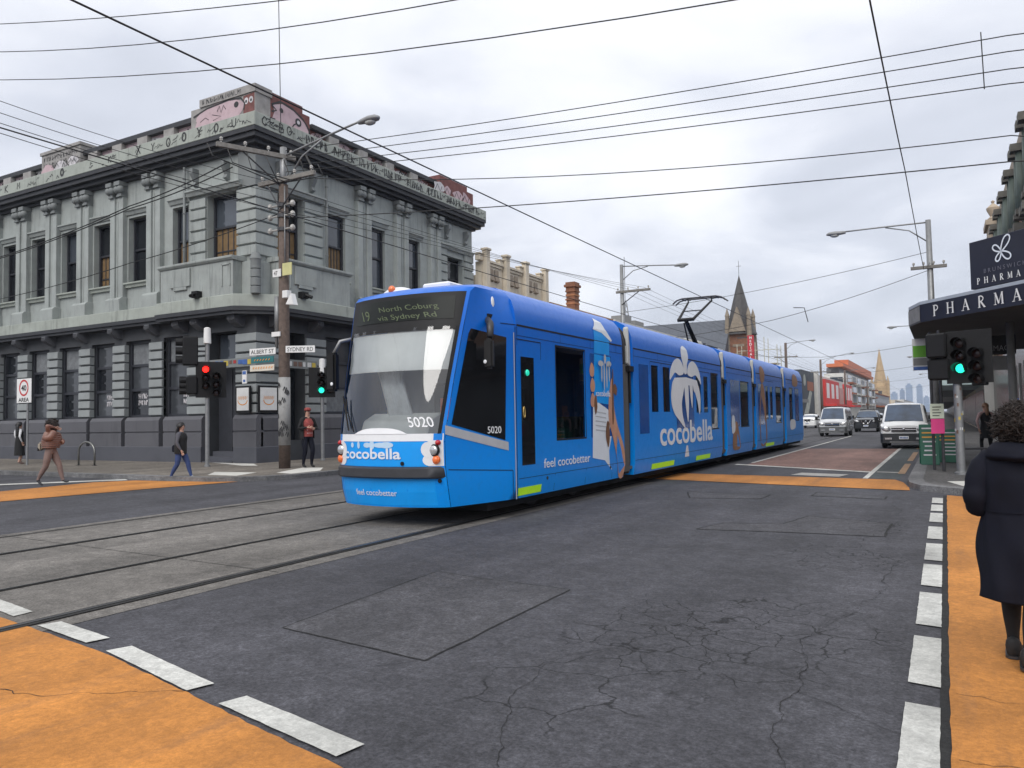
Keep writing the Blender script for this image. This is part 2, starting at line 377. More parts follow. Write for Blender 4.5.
def ragged(pts, amp, step):
    out = []; rg = random.Random(int(abs(pts[0][0]*97+pts[0][1]*31)))
    for i, a in enumerate(pts):
        c = pts[(i+1) % len(pts)]; L_ = math.hypot(c[0]-a[0], c[1]-a[1]); n = max(1, min(120, int(L_/step))); nx, ny = -(c[1]-a[1])/max(L_, 1e-6), (c[0]-a[0])/max(L_, 1e-6)
        for k in range(n):
            j = rg.gauss(0, amp) if 0 < k else rg.uniform(-amp, amp); out.append((a[0]+(c[0]-a[0])*k/n+nx*j, a[1]+(c[1]-a[1])*k/n+ny*j))
    return out
def flat(name, pts, z, m):
    if name == 'lane_marking': pts = ragged(pts, .0013, .06)
    if name == 'crossing': pts = ragged(pts, .0035, .10)
    b = MB(); b.poly([(p[0], p[1], z) for p in pts]); return struct(name, b, m)
b = MB(); b.quad((-6000, -300, 0), (6000, -300, 0), (6000, 9000, 0), (-6000, 9000, 0)); struct('road', b, M('asphalt'))
# concrete tram bed, then rails in grooves
RX = [-6.50, -8.08, -10.38, -11.95]
bb = [(-12.35, -60), (-6.22, -60), (-6.2, 8), (-6.15, 17.9), (-12.3, 19.6)]
flat('tram_track_bed', bb, .004, M('concrete_bed'))
b = MB()
for i, y in enumerate(range(-6, 18, 4)): b.ribbon([(-12.3, y+.3, .0062), (-6.25, y, .0062)], .012)
struct('slab_joint', b, M('tar_seal'))
flat('road', [(-15.9, 24.4), (-5.62, 23.9), (-5.62, 160), (-15.9, 160)], .003, M('asphalt_patch'))
# ---- crossings
OR = M('orange_paint')
e0 = [(-22, 5.6), (-16, 4.95), (-11, 4.25), (-7, 3.59), (-5.16, 3.35), (-2.5, 2.76), (-.45, 2.25)]
flat('crossing', e0+[(-.45, -1.0), (-22, 2.2)], .010, OR)
flat('crossing', [(-.035, 2.3), (2.9, 2.3), (2.9, 14.0), (2.1, 14.65), (1.15, 15.55), (.6, 16.35), (-.01, 16.75)], .010, OR)
flat('crossing', [(-15.9, 21.2), (-10, 19.75), (-5.98, 18.74), (-2.2, 17.86), (-.66, 17.56), (-.70, 18.2), (-.86, 19.5), (-1.06, 20.2), (-6.12, 20.85), (-15.9, 23.3)], .010, OR)
flat('crossing', [(-20.2, 4.8), (-20.6, 10.5), (-21.0, 13.2), (-20.4, 14.1), (-18.6, 14.3), (-16.9, 14.75), (-17.35, 12.7), (-17.8, 9.1), (-18.1, 4.6)], .010, OR)
# dark un-painted edging beside the right-hand crossing
flat('crossing_edge', [(-.080, 2.3), (-.030, 2.3), (-.008, 16.7), (-.072, 16.75)], .006, M('tar_seal'))
WH = M('road_white')
for y0, y1 in ((3.3, 4.79), (5.12, 6.23), (6.54, 7.74), (8.02, 9.17), (9.40, 10.62), (10.98, 12.17), (12.65, 13.78), (14.05, 15.0), (15.25, 16.2)):
    flat('lane_marking', [(-.245, y0+.03), (-.075, y0), (-.075, y1-.02), (-.245, y1)], .010, WH)
for q in ([(-8.2, 4.03), (-8.2, 3.87), (-6.9, 3.65), (-6.92, 3.82)], [(-6.40, 3.57), (-6.35, 3.73), (-5.52, 3.61), (-5.56, 3.45)], [(-5.23, 3.39), (-5.17, 3.55), (-3.96, 3.27), (-4.01, 3.11)], [(-3.66, 3.05), (-3.61, 3.21), (-2.55, 3.0), (-2.58, 2.83)]):
    flat('lane_marking', q, .012, WH)
for x in (-10.6, -12.1, -13.7): flat('lane_marking', [(x, 4.05-.13*(x+9.2)), (x+1.1, 4.05-.13*(x+10.3)), (x+1.1, 3.85-.13*(x+10.3)), (x, 3.85-.13*(x+9.2))], .012, WH)
flat('lane_marking', [(-25.2, 9.6), (-24.7, 9.5), (-20.75, 14.1), (-21.25, 14.35)], .010, WH)
# ---- beyond the far crossing
flat('road', [(-5.55, 25.1), (-1.75, 22.75), (-1.75, 37.2), (-5.55, 37.0)], .004, M('asphalt_brown'))
flat('bike_lane', [(-1.66, 20.6), (-.98, 20.4), (-.98, 70), (-1.66, 70)], .004, M('asphalt_bike'))
flat('lane_marking', [(-1.78, 20.4), (-1.66, 20.4), (-1.66, 39.5), (-1.78, 39.5)], .008, WH)
flat('lane_marking', [(-5.62, 26.0), (-5.50, 26.0), (-5.50, 57), (-5.62, 57)], .008, WH)
flat('lane_marking', [(-5.9, 24.95), (-1.78, 22.45), (-1.78, 22.8), (-5.9, 25.3)], .009, WH)
for y0, y1 in ((22.2, 26.5), (28, 34), (37, 44), (48, 58)):
    flat('lane_marking', [(-1.10, y0), (-.93, y0), (-.93, y1), (-1.10, y1)], .009, mat('tan_marking', (.30, .19, .11), .8, .15, 3, grime=.4))
flat('lane_marking', [(-1.62, 22.6), (-1.1, 22.5), (-1.1, 22.75), (-1.62, 22.85)], .009, M('worn_white'))
flat('pit_cover', [(-3.55, 21.1), (-2.35, 20.75), (-2.2, 21.6), (-3.4, 21.95)], .009, M('worn_white'))
# rails: dark groove strips with a steel head
for x, w in zip(RX, (.15, .075, .11, .05)):
    b = MB(); b.ribbon([(x-.03, -60, .014), (x-.03, 200, .014)], w); b.cur = 1; b.ribbon([(x-.03-w*.12, -60, .018), (x-.03-w*.12, 200, .018)], w*.34)
    struct('tram_rail', b, [M('tar_seal'), M('rail_steel')])
# ---- old patches with tar-sealed edges, and cracks
def crack(pts, w, rough=.06, n=5, z=.005, closed=False):
    P = [Vector((x, y, z)) for x, y in pts]
    if closed: P.append(P[0])
    for k in range(n):
        Q = [P[0]]
        for a, c in zip(P, P[1:]):
            d = c-a
            if d.length > .05:
                m = (a+c)/2+Vector((-d.y, d.x, 0))*random.uniform(-rough, rough)*1.6; Q.append(m)
            Q.append(c)
        P = Q
    return P, [w*.5*max(.12, .55+.75*noise.noise((p.x*4, p.y*4, 3)))*random.uniform(.6, 1.4) for p in P]
def crack_obj(lines, steady=False):
    b = MB()
    for pts, w, rough in lines:
        P, ww = crack(pts, w, rough); b.ribbon(P, [w*random.uniform(.45, .9) for _ in P] if steady else ww)
    struct('road_crack', b, M('tar_seal'))
patches = [[(-4.56, 4.41), (-3.07, 4.23), (-3.09, 6.55), (-4.72, 6.73)],
           [(-3.1, 10.75), (-2.9, 11.5), (-2.1, 11.75), (-1.9, 12.75), (-.70, 12.3), (-.72, 11.0), (-1.5, 10.95)],
           [(-4.74, 15.91), (-3.06, 15.83), (-3.09, 15.02), (-4.36, 14.76)], [(-2.3, 16.6), (-1.0, 16.2), (-1.0, 15.7), (-2.3, 15.9)]]
for k, p in enumerate(patches): flat('road_patch', p, .004, M('asphalt_patch'))
crack_obj([(p+[p[0]], .022 if k == 0 else .045, .010) for k, p in enumerate(patches)], True)
crack_obj([([(-.78, 16.2), (-.72, 13.4), (-.76, 12.0), (-.66, 9.3), (-.65, 6.9), (-.95, 5.8), (-.79, 4.75), (-.70, 3.6), (-.72, 2.6)], .016, .075)])
crack_obj([([(-2.31, 6.48), (-2.2, 6.0), (-1.71, 5.71), (-1.2, 5.67), (-.95, 5.79), (-.65, 6.87)], .013, .08), ([(-.80, 4.72), (-.5, 4.5), (-.25, 4.32), (.0, 4.26), (2.6, 3.7)], .014, .05),
           ([(-.92, 5.7), (-.5, 5.6), (-.08, 5.5), (2.7, 5.3)], .012, .05)])
crack_obj([([(-1.84, 3.1), (-2.22, 3.86), (-2.32, 4.51), (-2.12, 4.96), (-1.75, 5.3)], .013, .07), ([(-2.32, 4.5), (-2.7, 4.75), (-3.0, 4.6)], .008, .06), ([(-3.05, 4.25), (-3.8, 3.4), (-4.4, 2.9), (-5.5, 2.55)], .011, .05)])
crack_obj([([(-1.45, 5.16), (-1.7, 5.7), (-1.55, 6.1)], .010, .1), ([(-1.45, 5.16), (-1.09, 4.6), (-.8, 4.75)], .012, .08), ([(-1.71, 5.7), (-1.4, 5.1), (-1.6, 4.3)], .008, .09), ([(-1.2, 5.67), (-1.3, 6.5), (-1.9, 7.0)], .008, .09)])
b = MB()
for pts, w in (([(-4.6, 2.75), (-4.2, 3.0), (-3.9, 3.15)], .010), ([(-5.4, 2.45), (-4.9, 2.6), (-4.6, 2.75)], .014), ([(-4.9, 2.1), (-5.0, 2.4), (-5.3, 2.5)], .012), ([(.0, 5.05), (.9, 4.9), (2.8, 4.8)], .010), ([(.0, 4.1), (1.0, 3.95), (2.8, 3.9)], .012)):
    Pp, ww = crack(pts, w, .09, 5, .0125); b.ribbon(Pp, ww)
struct('road_crack', b, M('tar_seal'))
# ---- footpaths and kerbs
def arc(cx, cy, r, a0, a1, n=8): return [(cx+r*math.cos(R(a0+(a1-a0)*i/n)), cy+r*math.sin(R(a0+(a1-a0)*i/n))) for i in range(n+1)]
def footpath(kerb, rest, zt=.12, m='footpath_asphalt'):
    b = MB(); b.prism(kerb+rest, 'z', -.3, zt); struct('footpath', b, M(m))
    P = [Vector((x, y, 0)) for x, y in kerb]; out, inn = [], []
    for i, p in enumerate(P):
        d = (P[min(i+1, len(P)-1)]-P[max(i-1, 0)]).normalized(); nrm = Vector((d.y, -d.x, 0))
        out.append(p+nrm*.03); inn.append(p-nrm*.27)
    k = MB(); n = len(P)
    vs = [v+Vector((0, 0, -.2)) for v in out]+[v+Vector((0, 0, zt+.006)) for v in out]+[v+Vector((0, 0, zt+.006)) for v in inn]
    fs = []
    for i in range(n-1): fs += [(i, i+1, n+i+1, n+i), (n+i, n+i+1, 2*n+i+1, 2*n+i)]
    k.add(vs, fs); struct('kerb', k, M('bluestone'))
NW = [(-400, 14.4), (-60, 14.4), (-30, 14.4)]+arc(-18.3, 16.6, 2.2, -90, 0)+[(-16.1, 40), (-16.1, 120), (-16.1, 900)]
asphalt('footpath_warm', .135, False, (1.12, 1, .86)); footpath(NW, [(-400, 900)], .12, 'footpath_warm')
NE = [(-.72, 900), (-.72, 120), (-.72, 40), (-.72, 19.2), (-.66, 18.2), (-.45, 17.55), (-.1, 17.2), (.3, 16.9), (.75, 16.3), (1.25, 15.6), (2.2, 14.75), (3.4, 14.4), (60, 14.4), (400, 14.4)]
footpath(NE, [(400, 900)])
# pale kerb-ramp panels
for q in ([(-19.6, 16.2), (-18.7, 15.2), (-17.5, 15.2), (-18.0, 16.4)], [(-17.3, 16.5), (-16.5, 16.3), (-16.6, 17.6), (-17.6, 18.8), (-18.3, 18.6)], [(.0, 18.6), (.28, 17.5), (.9, 17.3), (1.3, 18.6), (.7, 19.0)], [(-24.5, 20.1), (-21.5, 18.9), (-20.8, 19.0), (-22, 19.9)]):
    flat('ramp_paint', q, .124, M('ramp_white'))
b = MB()
for x in (-40, -36.2, -32.4, -28.6, -24.8): b.ribbon([(x, 14.7, .123), (x, 20.1, .123)], .02)
struct('footpath_joint', b, M('tar_seal'))
# ================================================================== CORNER BUILDING
class Face:
    """a facade plane: u along the wall, z up, d = depth into the building (negative = standing proud)"""
    def __init__(s, o, u, n): s.o = Vector(o); s.u = Vector(u); s.n = Vector(n)
    def p(s, u, z, d=0): return s.o+s.u*u+s.n*d+Vector((0, 0, z))
    def box(s, b, u0, u1, z0, z1, d0, d1):
        P = s.p
        v = [P(u0,z0,d0),P(u1,z0,d0),P(u1,z0,d1),P(u0,z0,d1),P(u0,z1,d0),P(u1,z1,d0),P(u1,z1,d1),P(u0,z1,d1)]
        b.add(v, [(3,2,1,0),(4,5,6,7),(0,1,5,4),(1,2,6,5),(2,3,7,6),(3,0,4,7)])
    def wall(s, b, u0, u1, z0, z1, holes, depth, d=0):
        us = sorted({u0, u1}|{h[0] for h in holes}|{h[1] for h in holes}); zs = sorted({z0, z1}|{h[2] for h in holes}|{h[3] for h in holes})
        for i in range(len(us)-1):
            for j in range(len(zs)-1):
                cu, cz = (us[i]+us[i+1])/2, (zs[j]+zs[j+1])/2
                if any(h[0] < cu < h[1] and h[2] < cz < h[3] for h in holes): continue
                b.quad(s.p(us[i], zs[j], d), s.p(us[i+1], zs[j], d), s.p(us[i+1], zs[j+1], d), s.p(us[i], zs[j+1], d))
        for a, c, e, g in holes:
            P = s.p; D = depth
            b.quad(P(a,e,d), P(a,e,D), P(a,g,D), P(a,g,d)); b.quad(P(c,e,d), P(c,g,d), P(c,g,D), P(c,e,D))
            b.quad(P(a,g,d), P(a,g,D), P(c,g,D), P(c,g,d)); b.quad(P(a,e,d), P(c,e,d), P(c,e,D), P(a,e,D))
    def poly(s, b, pts, d): b.poly([s.p(u, z, d) for u, z in pts])
    def prism(s, b, pts, u0, u1):
        """profile (d, z) swept along u"""
        n = len(pts); v = [s.p(u0, z, d) for d, z in pts]+[s.p(u1, z, d) for d, z in pts]
        b.add(v, [tuple(range(n-1, -1, -1)), tuple(range(n, 2*n))]+[(i, (i+1) % n, n+(i+1) % n, n+i) for i in range(n)])
XB, YB = -22.4, 20.4
FL = Face((0, YB, 0), (1, 0, 0), (0, 1, 0)); FR = Face((XB, 0, 0), (0, 1, 0), (-1, 0, 0))
UL, UE = -58.0, 35.7
bld = thing('corner_building', 'two storey grey green Victorian corner building with graffitied parapet', 'building', (XB, YB, 0))
O = Vector((XB, YB, 0))
def bp(name, b, m, parent=None, label=None, **k):
    o = b.build(name, m, parent if parent is not None else bld, origin=O, **k)
    if label: o['label'] = label
    return o
def band(b, d, z0, z1, ins=.3, u0=UL, u1=UE):
    b.prism([(u0, YB-d), (XB+d, YB-d), (XB+d, u1+min(d, .5)), (XB-ins, u1+min(d, .5)), (XB-ins, YB+ins), (u0, YB+ins)], 'z', z0, z1)
GP, PG, DT, MG = M('grey_green_paint'), M('pale_green_paint'), M('dark_trim_paint'), M('mid_grey_paint')
# bays ------------------------------------------------------------
nL = 12
pilL = [-28.15-2.43*k for k in range(nL)]
winL = [(-27.35+.16, -26.22)]+[(p-2.43+.52, p-.48) for p in pilL]
winL = [(a, c) for a, c in winL if a > UL+1]
pilR = [26.45, 29.2, 31.95]
winR = [(24.28, 25.38), (27.03, 28.1), (29.78, 30.85)]
Z1, Z2 = 7.62, 10.42
# walls -------------------------------------------------------------
b = MB()
hl = [(a, c, Z1, Z2) for a, c in winL]+[(-25.1, -23.35, 7.86, 10.6)]
gl = [(p-2.43+.40, p-.40, 1.92, 5.15) for p in pilL if p-2.43 > UL]+[(-27.74, -26.2, 1.92, 5.15), (-25.1, -23.45, .15, 5.15)]
FL.wall(b, UL, XB, 5.7, 12.3, hl, .42)
hr = [(a, c, Z1, Z2) for a, c in winR]+[(21.4, 22.85, 7.86, 10.6), (33.2, 34.75, 7.86, 10.2)]
gr = [(21.55, 22.9, .9, 5.15), (24.1, 25.95, 1.92, 5.15), (26.95, 28.7, 1.92, 5.15), (29.7, 31.45, 1.92, 5.15), (33.2, 34.8, .2, 5.15)]
FR.wall(b, YB, UE, 5.7, 12.3, hr, .42)
b.box(UL, XB-.6, UE-.02, UE, 0, 12.4); b.box(UL, XB-.8, YB+.8, UE-.1, 12.1, 12.3)
bp('wall', b, GP)
b = MB(); FL.wall(b, UL, XB, 0, 5.7, gl, .55); FR.wall(b, YB, UE, 0, 5.7, gr, .55); bp('ground_floor_wall', b, M('dark_reveal'))
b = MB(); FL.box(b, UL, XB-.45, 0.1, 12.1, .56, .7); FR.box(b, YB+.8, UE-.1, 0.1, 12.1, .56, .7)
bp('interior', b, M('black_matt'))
# base and plinth -----------------------------------------------------
b = MB()
for F, u0, u1 in ((FL, UL, -25.15), (FL, -23.35, XB+.28), (FR, YB+.001, 21.45), (FR, 22.95, 33.1), (FR, 34.85, UE)):
    b.piece(); F.box(b, u0, u1, 0, .72, -.28, .1)
bp('base_course', b, M('plinth_base_paint'), bev=.02)
b = MB()
def pblock(F, u0, u1):
    b.piece()
    F.prism(b, [(.1, .72), (-.24, .72), (-.24, 1.26), (-.19, 1.28), (-.19, 1.31), (-.24, 1.33), (-.24, 1.78), (-.13, 1.92), (.1, 1.92)], u0, u1)
for p in pilL: pblock(FL, p-1.75, p+.43)
pblock(FL, -27.45, -25.15); pblock(FL, -23.4, XB+.24)
for u0, u1 in ((YB+.002, 21.5), (22.95, 25.7), (25.95, 28.5), (28.7, 31.2), (31.45, 33.1), (34.85, UE)): pblock(FR, u0, u1)
bp('plinth', b, M('plinth_paint'))
# ground floor rusticated piers --------------------------------------
b = MB()
def courses(F, u0, u1, z0, z1, n, d=-.09, g=.06):
    h = (z1-z0)/n; b.piece()
    for i in range(n):
        F.prism(b, [(.12, z0+i*h+g), (d+.05, z0+i*h+g), (d, z0+i*h+g+.03), (d, z0+(i+1)*h-.02), (d+.05, z0+(i+1)*h), (.12, z0+(i+1)*h)], u0, u1)
for p in pilL: courses(FL, p-.41, p+.41, 1.92, 5.0, 8)
courses(FL, -26.2, -25.12, 1.92, 5.0, 8); courses(FL, -23.42, XB+.086, 1.92, 5.0, 8); courses(FR, YB-.05, 21.5, 1.92, 5.0, 8)
for u0, u1 in ((22.92, 24.05), (25.98, 26.92), (28.73, 29.67), (31.48, 33.15), (34.85, UE)): courses(FR, u0, u1, 1.92, 5.0, 8)
bp('rusticated_pier', b, mat('pier_paint', (.265, .285, .288), .75, .1, 2, grime=.3, gscale=1.3, gcol=(.18, .18, .19)))
# consoles under the first-floor ledge
b = MB()
def console(F, u, w=.30, z=5.0, d=-.5):
    b.piece(); z += .27; F.prism(b, [(.1, z+.41), (d, z+.41), (d-.02, z+.25), (d+.10, z+.14), (d+.22, z+.08), (-.14, z), (.1, z)], u-w/2, u+w/2)
    for k in (-.08, 0, .08): F.box(b, u+k-.015, u+k+.015, z+.20, z+.36, d-.04, d)
for p in pilL: console(FL, p)
for u in (-26.4, -25.3, -23.2): console(FL, u, .4)
for u in (21.2, 23.3, 26.45, 29.2, 32.0, 33.0, 35.1): console(FR, u, .35)
bp('console', b, mat('console_grey', (.085, .088, .098), .7, .2, 3))
# ledge: dark soffit moulding, pale fascia ----------------------------
b = MB()
def ledge(d, z0, z1, gap=True):
    FL.box(b, UL, -27.25, z0, z1, -d, .2); FR.box(b, 25.2, UE, z0, z1, -d, .2)
    d2 = d+.28
    b.prism([(-27.25, YB-d2), (XB-.45, YB-d2), (XB-.1, YB-d2+.32), (XB+d2-.32, YB+.1), (XB+d2, YB+.45), (XB+d2, 25.2), (XB-.2, 25.2), (XB-.2, YB+.2), (-27.25, YB+.2)], 'z', z0, z1)
ledge(.42, 5.68, 5.80); ledge(.50, 5.802, 5.95); bp('ledge_soffit', b, DT)
b = MB(); ledge(.44, 5.952, 6.42); bp('ledge', b, PG, bev=.02)
# corner balcony blocks -------------------------------------------------
b = MB()
def balcony(F, u0, u1, sgn):
    b.piece(); F.box(b, u0, u1, 6.42, 7.72, -.62, .05)
    F.prism(b, [(.05, 7.72), (-.66, 7.72), (-.74, 7.80), (-.74, 7.88), (.05, 7.92)], u0-.06, u1+.06)
    # stepped raised plaque and a sunk panel frame
    m = u0+(u1-u0)*(.30 if sgn > 0 else .34); w = .95
    F.box(b, m-w/2-.1, m+w/2+.1, 6.95, 7.66, -.70, -.62); F.box(b, m-w/2+.1, m+w/2-.1, 6.82, 6.95, -.70, -.62)
    e = u1-.35 if sgn > 0 else u0+.35
    for a, c, z0, z1 in ((e-.24, e-.19, 6.75, 7.6), (e+.19, e+.24, 6.75, 7.6), (e-.24, e+.24, 7.55, 7.6)): F.box(b, a, c, z0, z1, -.66, -.62)
balcony(FL, -27.1, -22.95, 1); balcony(FR, 20.95, 24.95, -1)
FL.box(b, -22.95, XB-.02, 6.42, 7.7, -.2, .05); FR.box(b, YB+.001, 20.95, 6.42, 7.7, -.2, .05)
bp('balcony', b, GP, bev=.012)
b = MB(); b.lathe([(.0, 6.42), (.19, 6.43), (.19, 6.66), (.15, 6.69), (.19, 6.72), (.19, 6.98), (.15, 7.01), (.19, 7.04), (.19, 7.3), (.15, 7.33), (.19, 7.36), (.19, 7.66), (.22, 7.72), (.14, 7.95), (0, 7.97)], (XB+.22, YB-.22, 0), 20)
bp('corner_drum', b, MG, auto=40)
# pilasters -----------------------------------------------------------
def pilaster(F, u, w=.88):
    b = MB()
    F.prism(b, [(.05, 6.42), (-.40, 6.42), (-.40, 6.92), (-.30, 7.02), (.05, 7.02)], u-w/2-.05, u+w/2+.05)
    F.box(b, u-w/2, u-w/2+.31, 7.0, 11.34, -.22, .05); F.box(b, u+w/2-.31, u+w/2, 7.0, 11.34, -.22, .05)
    F.box(b, u-w/2+.31, u+w/2-.31, 7.0, 11.34, -.14, .05)
    F.box(b, u-.02, u+.02, 7.05, 11.2, -.165, -.14)
    o = bp('pilaster', b, GP, bev=.012)
    c = MB()
    for k in (-1, 1):
        cu = u+k*(w/2-.15)
        F.box(c, cu-.19, cu+.19, 11.80, 11.97, -.42, .05); F.box(c, cu-.16, cu+.16, 11.34, 11.40, -.32, .05)
        c.ell(F.p(cu-.11, 11.64, -.30), .16, .16, .17, 10, 6); c.ell(F.p(cu+.11, 11.64, -.30), .16, .16, .17, 10, 6)
        F.box(c, cu-.14, cu+.14, 11.40, 11.80, -.3, .05)
    bp('capital', c, MG, o, auto=35)
for p in pilL: pilaster(FL, p)
for p in pilR: pilaster(FR, p, .92)
# first-floor quoin piers -----------------------------------------------
b = MB()
for F, u0, u1 in ((FL, -26.05, -25.12), (FL, -23.35, XB+.086), (FR, YB-.05, 21.4), (FR, 22.87, 23.9), (FR, 32.35, 33.15), (FR, 34.8, UE)):
    courses(F, u0, u1, 7.0 if u0 > 31 and F is FR else 7.9, 10.55, 6 if not (u0 > 31 and F is FR) else 8, -.09, .05)
bp('quoin_pier', b, GP)
# hoods, upper panels and brackets on the quoin bays
b = MB()
hood = lambda F, u0, u1, z, d=.16: F.prism(b.piece(), [(.05, z), (-d+.06, z), (-d, z+.12), (-d-.06, z+.16), (-d-.06, z+.22), (.05, z+.26)], u0, u1)
hood(FL, -26.1, -23.0, 10.66, .24); hood(FR, 20.95, 23.9, 10.66, .24); hood(FR, 32.45, 35.6, 10.5, .2)
for a, c in winL: hood(FL, a-.15, c+.15, Z2+.12, .12)
for a, c in winR: hood(FR, a-.12, c+.12, Z2+.1, .12)
bp('window_hood', b, GP)
b = MB()
for F, us in ((FL, (-25.7, -23.9)), (FR, (21.4, 23.3, 33.1, 34.9))):
    for u in us: F.prism(b.piece(), [(.05, 11.75), (-.3, 11.75), (-.3, 11.55), (-.12, 11.25), (-.2, 11.1), (.05, 11.0)], u-.09, u+.09)
for F, u0, u1 in ((FL, -23.25, XB+.096), (FR, YB-.05, 21.3)): F.box(b.piece(), u0, u1, 10.6, 12.0, -.1, .05)
bp('bracket', b, MG)
# windows ----------------------------------------------------------------
def sash(F, a, c, z0, z1, up, low, d=.30):
    f = MB(); w = .09; zm = z0+(z1-z0)*.52
    F.box(f, a+.002, a+w, z0+.002, z1-.002, d-.06, d+.1); F.box(f, c-w, c-.002, z0+.002, z1-.002, d-.06, d+.1)
    F.box(f, a+w, c-w, z1-w, z1-.002, d-.06, d+.1); F.box(f, a+w, c-w, z0+.002, z0+.10, d-.06, d+.1); F.box(f, a+w, c-w, zm-.04, zm+.04, d-.04, d+.1)
    o = bp('window', f, M('frame_dark'))
    g = MB(); F.box(g, a+w, c-w, zm+.04, z1-w, d+.03, d+.05); bp('pane', g, M(up), o)
    g = MB(); F.box(g, a+w, c-w, z0+.10, zm-.04, d+.05, d+.07)
    pn = bp('pane', g, M(low), o)
    if low == 'blind_ochre':
        g = MB()
        for t in (.2, .4, .6, .8): F.box(g, a+w+(c-a-2*w)*t-.02, a+w+(c-a-2*w)*t+.02, z0+.1, zm-.04, d+.03, d+.05)
        F.box(g, a+w, c-w, z0+.42, z0+.47, d+.02, d+.04); bp('window_bar', g, M('frame_dark'), o)
    g = MB(); F.prism(g, [(.05, z0-.2), (-.10, z0-.2), (-.12, z0-.1), (-.20, z0-.06), (-.20, z0), (.1, z0+.02)], a-.14, c+.14); bp('sill', g, PG, o)
for i, (a, c) in enumerate(winL): sash(FL, a, c, Z1, Z2, 'pane_sky' if i in (0, 3, 7) else 'pane_dark', 'blind_ochre' if i in (0, 2) else 'pane_dark')
sash(FL, -25.1, -23.35, 7.95, 10.6, 'pane_sky', 'blind_ochre', .36)
for i, (a, c) in enumerate(winR): sash(FR, a, c, Z1, Z2, 'pane_sky', 'blind_ochre' if i == 0 else ('pane_sky' if i == 1 else 'pane_dark'), .2)
sash(FR, 21.4, 22.85, 7.95, 10.6, 'pane_dark', 'blind_ochre', .36); sash(FR, 33.2, 34.75, 7.9, 10.2, 'pane_dark', 'pane_dark', .36)
def shopwin(F, a, c, z0=1.92, z1=5.15, n=3, d=.26):
    f = MB(); w = .09
    F.box(f, a+.002, a+w, z0+.002, z1-.002, d-.06, d+.12); F.box(f, c-w, c-.002, z0+.002, z1-.002, d-.06, d+.12)
    hs = [z0+.06, z0+(z1-z0)*.36, z0+(z1-z0)*.68, z1-.06]
    for z in hs: F.box(f, a+w, c-w, z-.055, z+.055, d-.05, d+.12)
    o = bp('window', f, M('frame_dark'))
    for k in range(3):
        g = MB(); F.box(g, a+w, c-w, hs[k]+.055, hs[k+1]-.055, d+.03, d+.05); bp('pane', g, M('curtain' if (k == 2 and int(a*7) % 3 != 0) or (k == 0 and int(a*5) % 4 == 0) else ('pane_grey' if (k+int(a*3)) % 3 else 'pane_dark')), o)
for h in gl:
    if h[2] > 1: shopwin(FL, h[0], h[1])
for h in gr:
    if h[2] > 1: shopwin(FR, h[0], h[1])
# notices stuck in the ground floor panes: two short rows of letters
def glyphs(F, b, u0, z, h, w, d, seed, n=4, sw=.04):
    q_ = random.Random(seed); g = w/n
    for i in range(n):
        x = u0+i*g; a_ = g*.72
        pts = [(x+a_*q_.choice((0, .5, 1)), z+h*q_.choice((0, .5, 1))) for _ in range(2)]+[(x+a_*q_.random(), z+h*q_.random()) for _ in range(2)]
        b.ribbon([F.p(u, zz, d) for u, zz in [(x, z), (x, z+h)]], sw, -F.n); b.ribbon([F.p(u, zz, d) for u, zz in pts], sw, -F.n)
nb = MB()
for u in (-29.72, -31.9, -26.85):
    nb.piece()
    for i in range(2): glyphs(FL, nb, u, 2.72-.28*i, .20, .62, .284, int(u*10)+i, 5, .045)
bp('window_lettering', nb, M('graffiti_white'))
# corner door with steps, string course
b = MB(); FL.box(b.piece(), -25.1, -23.45, 0, .16, -.25, .6); FL.box(b.piece(), -25.1, -23.45, .161, .34, .0, .6); FL.box(b.piece(), -25.1, -23.45, .341, .52, .25, .6); bp('door_step', b, M('plinth_base_paint'))
b = MB(); FL.box(b, -25.05, -23.5, .52, 3.9, .5, .55); FL.box(b, -25.05, -23.5, 3.9, 4.0, .42, .55); FL.box(b, -24.32, -24.24, .52, 3.9, .47, .5)
d_ = bp('door', b, M('frame_dark')); b = MB(); FL.box(b, -24.95, -23.6, 4.02, 5.1, .5, .54); bp('pane', b, M('pane_sky'), d_)
b = MB(); FR.box(b, 21.6, 22.85, .9, 3.7, .5, .55); bp('door', b, M('pane_dark'))
b = MB(); FL.box(b, -25.12, XB+.3, 3.72, 4.05, -.30, -.24); FL.box(b, -25.12, -23.42, 3.72, 4.05, -.24, .05); FR.box(b, YB-.24, 23.3, 3.72, 4.05, -.30, -.24)
sc_ = bp('string_course', b, MG)
b = MB(); rr = random.Random(5)
cols = ['sticker_red', 'sticker_blue', 'sticker_white', 'sticker_yellow', 'sticker_brown']
for n_, c_ in zip(cols, ((.35, .03, .03), (.05, .12, .35), (.6, .6, .6), (.5, .38, .06), (.14, .08, .06))): mat(n_, c_, .6, .2, 8)
for i in range(11):
    b.cur = rr.randrange(5); u = -25.0+i*.25+rr.uniform(-.05, .05); FL.box(b, u, u+rr.uniform(.12, .24), 3.78+rr.uniform(0, .08), 3.98, -.315, -.301)
for i in range(7):
    b.cur = rr.randrange(5); u = 21.5+i*.25; FR.box(b, u, u+rr.uniform(.12, .22), 3.80, 3.98, -.315, -.301)
bp('sticker_strip', b, [M(c) for c in cols], sc_)
# dentilled dark cornice, green fascia ------------------------------------
b = MB(); band(b, .16, 11.98, 12.10); band(b, .38, 12.102, 12.26); band(b, .56, 12.262, 12.44); band(b, .64, 12.442, 12.60); bp('cornice', b, DT)
b = MB(); band(b, .66, 12.602, 13.12); bp('cornice_fascia', b, PG, bev=.015)
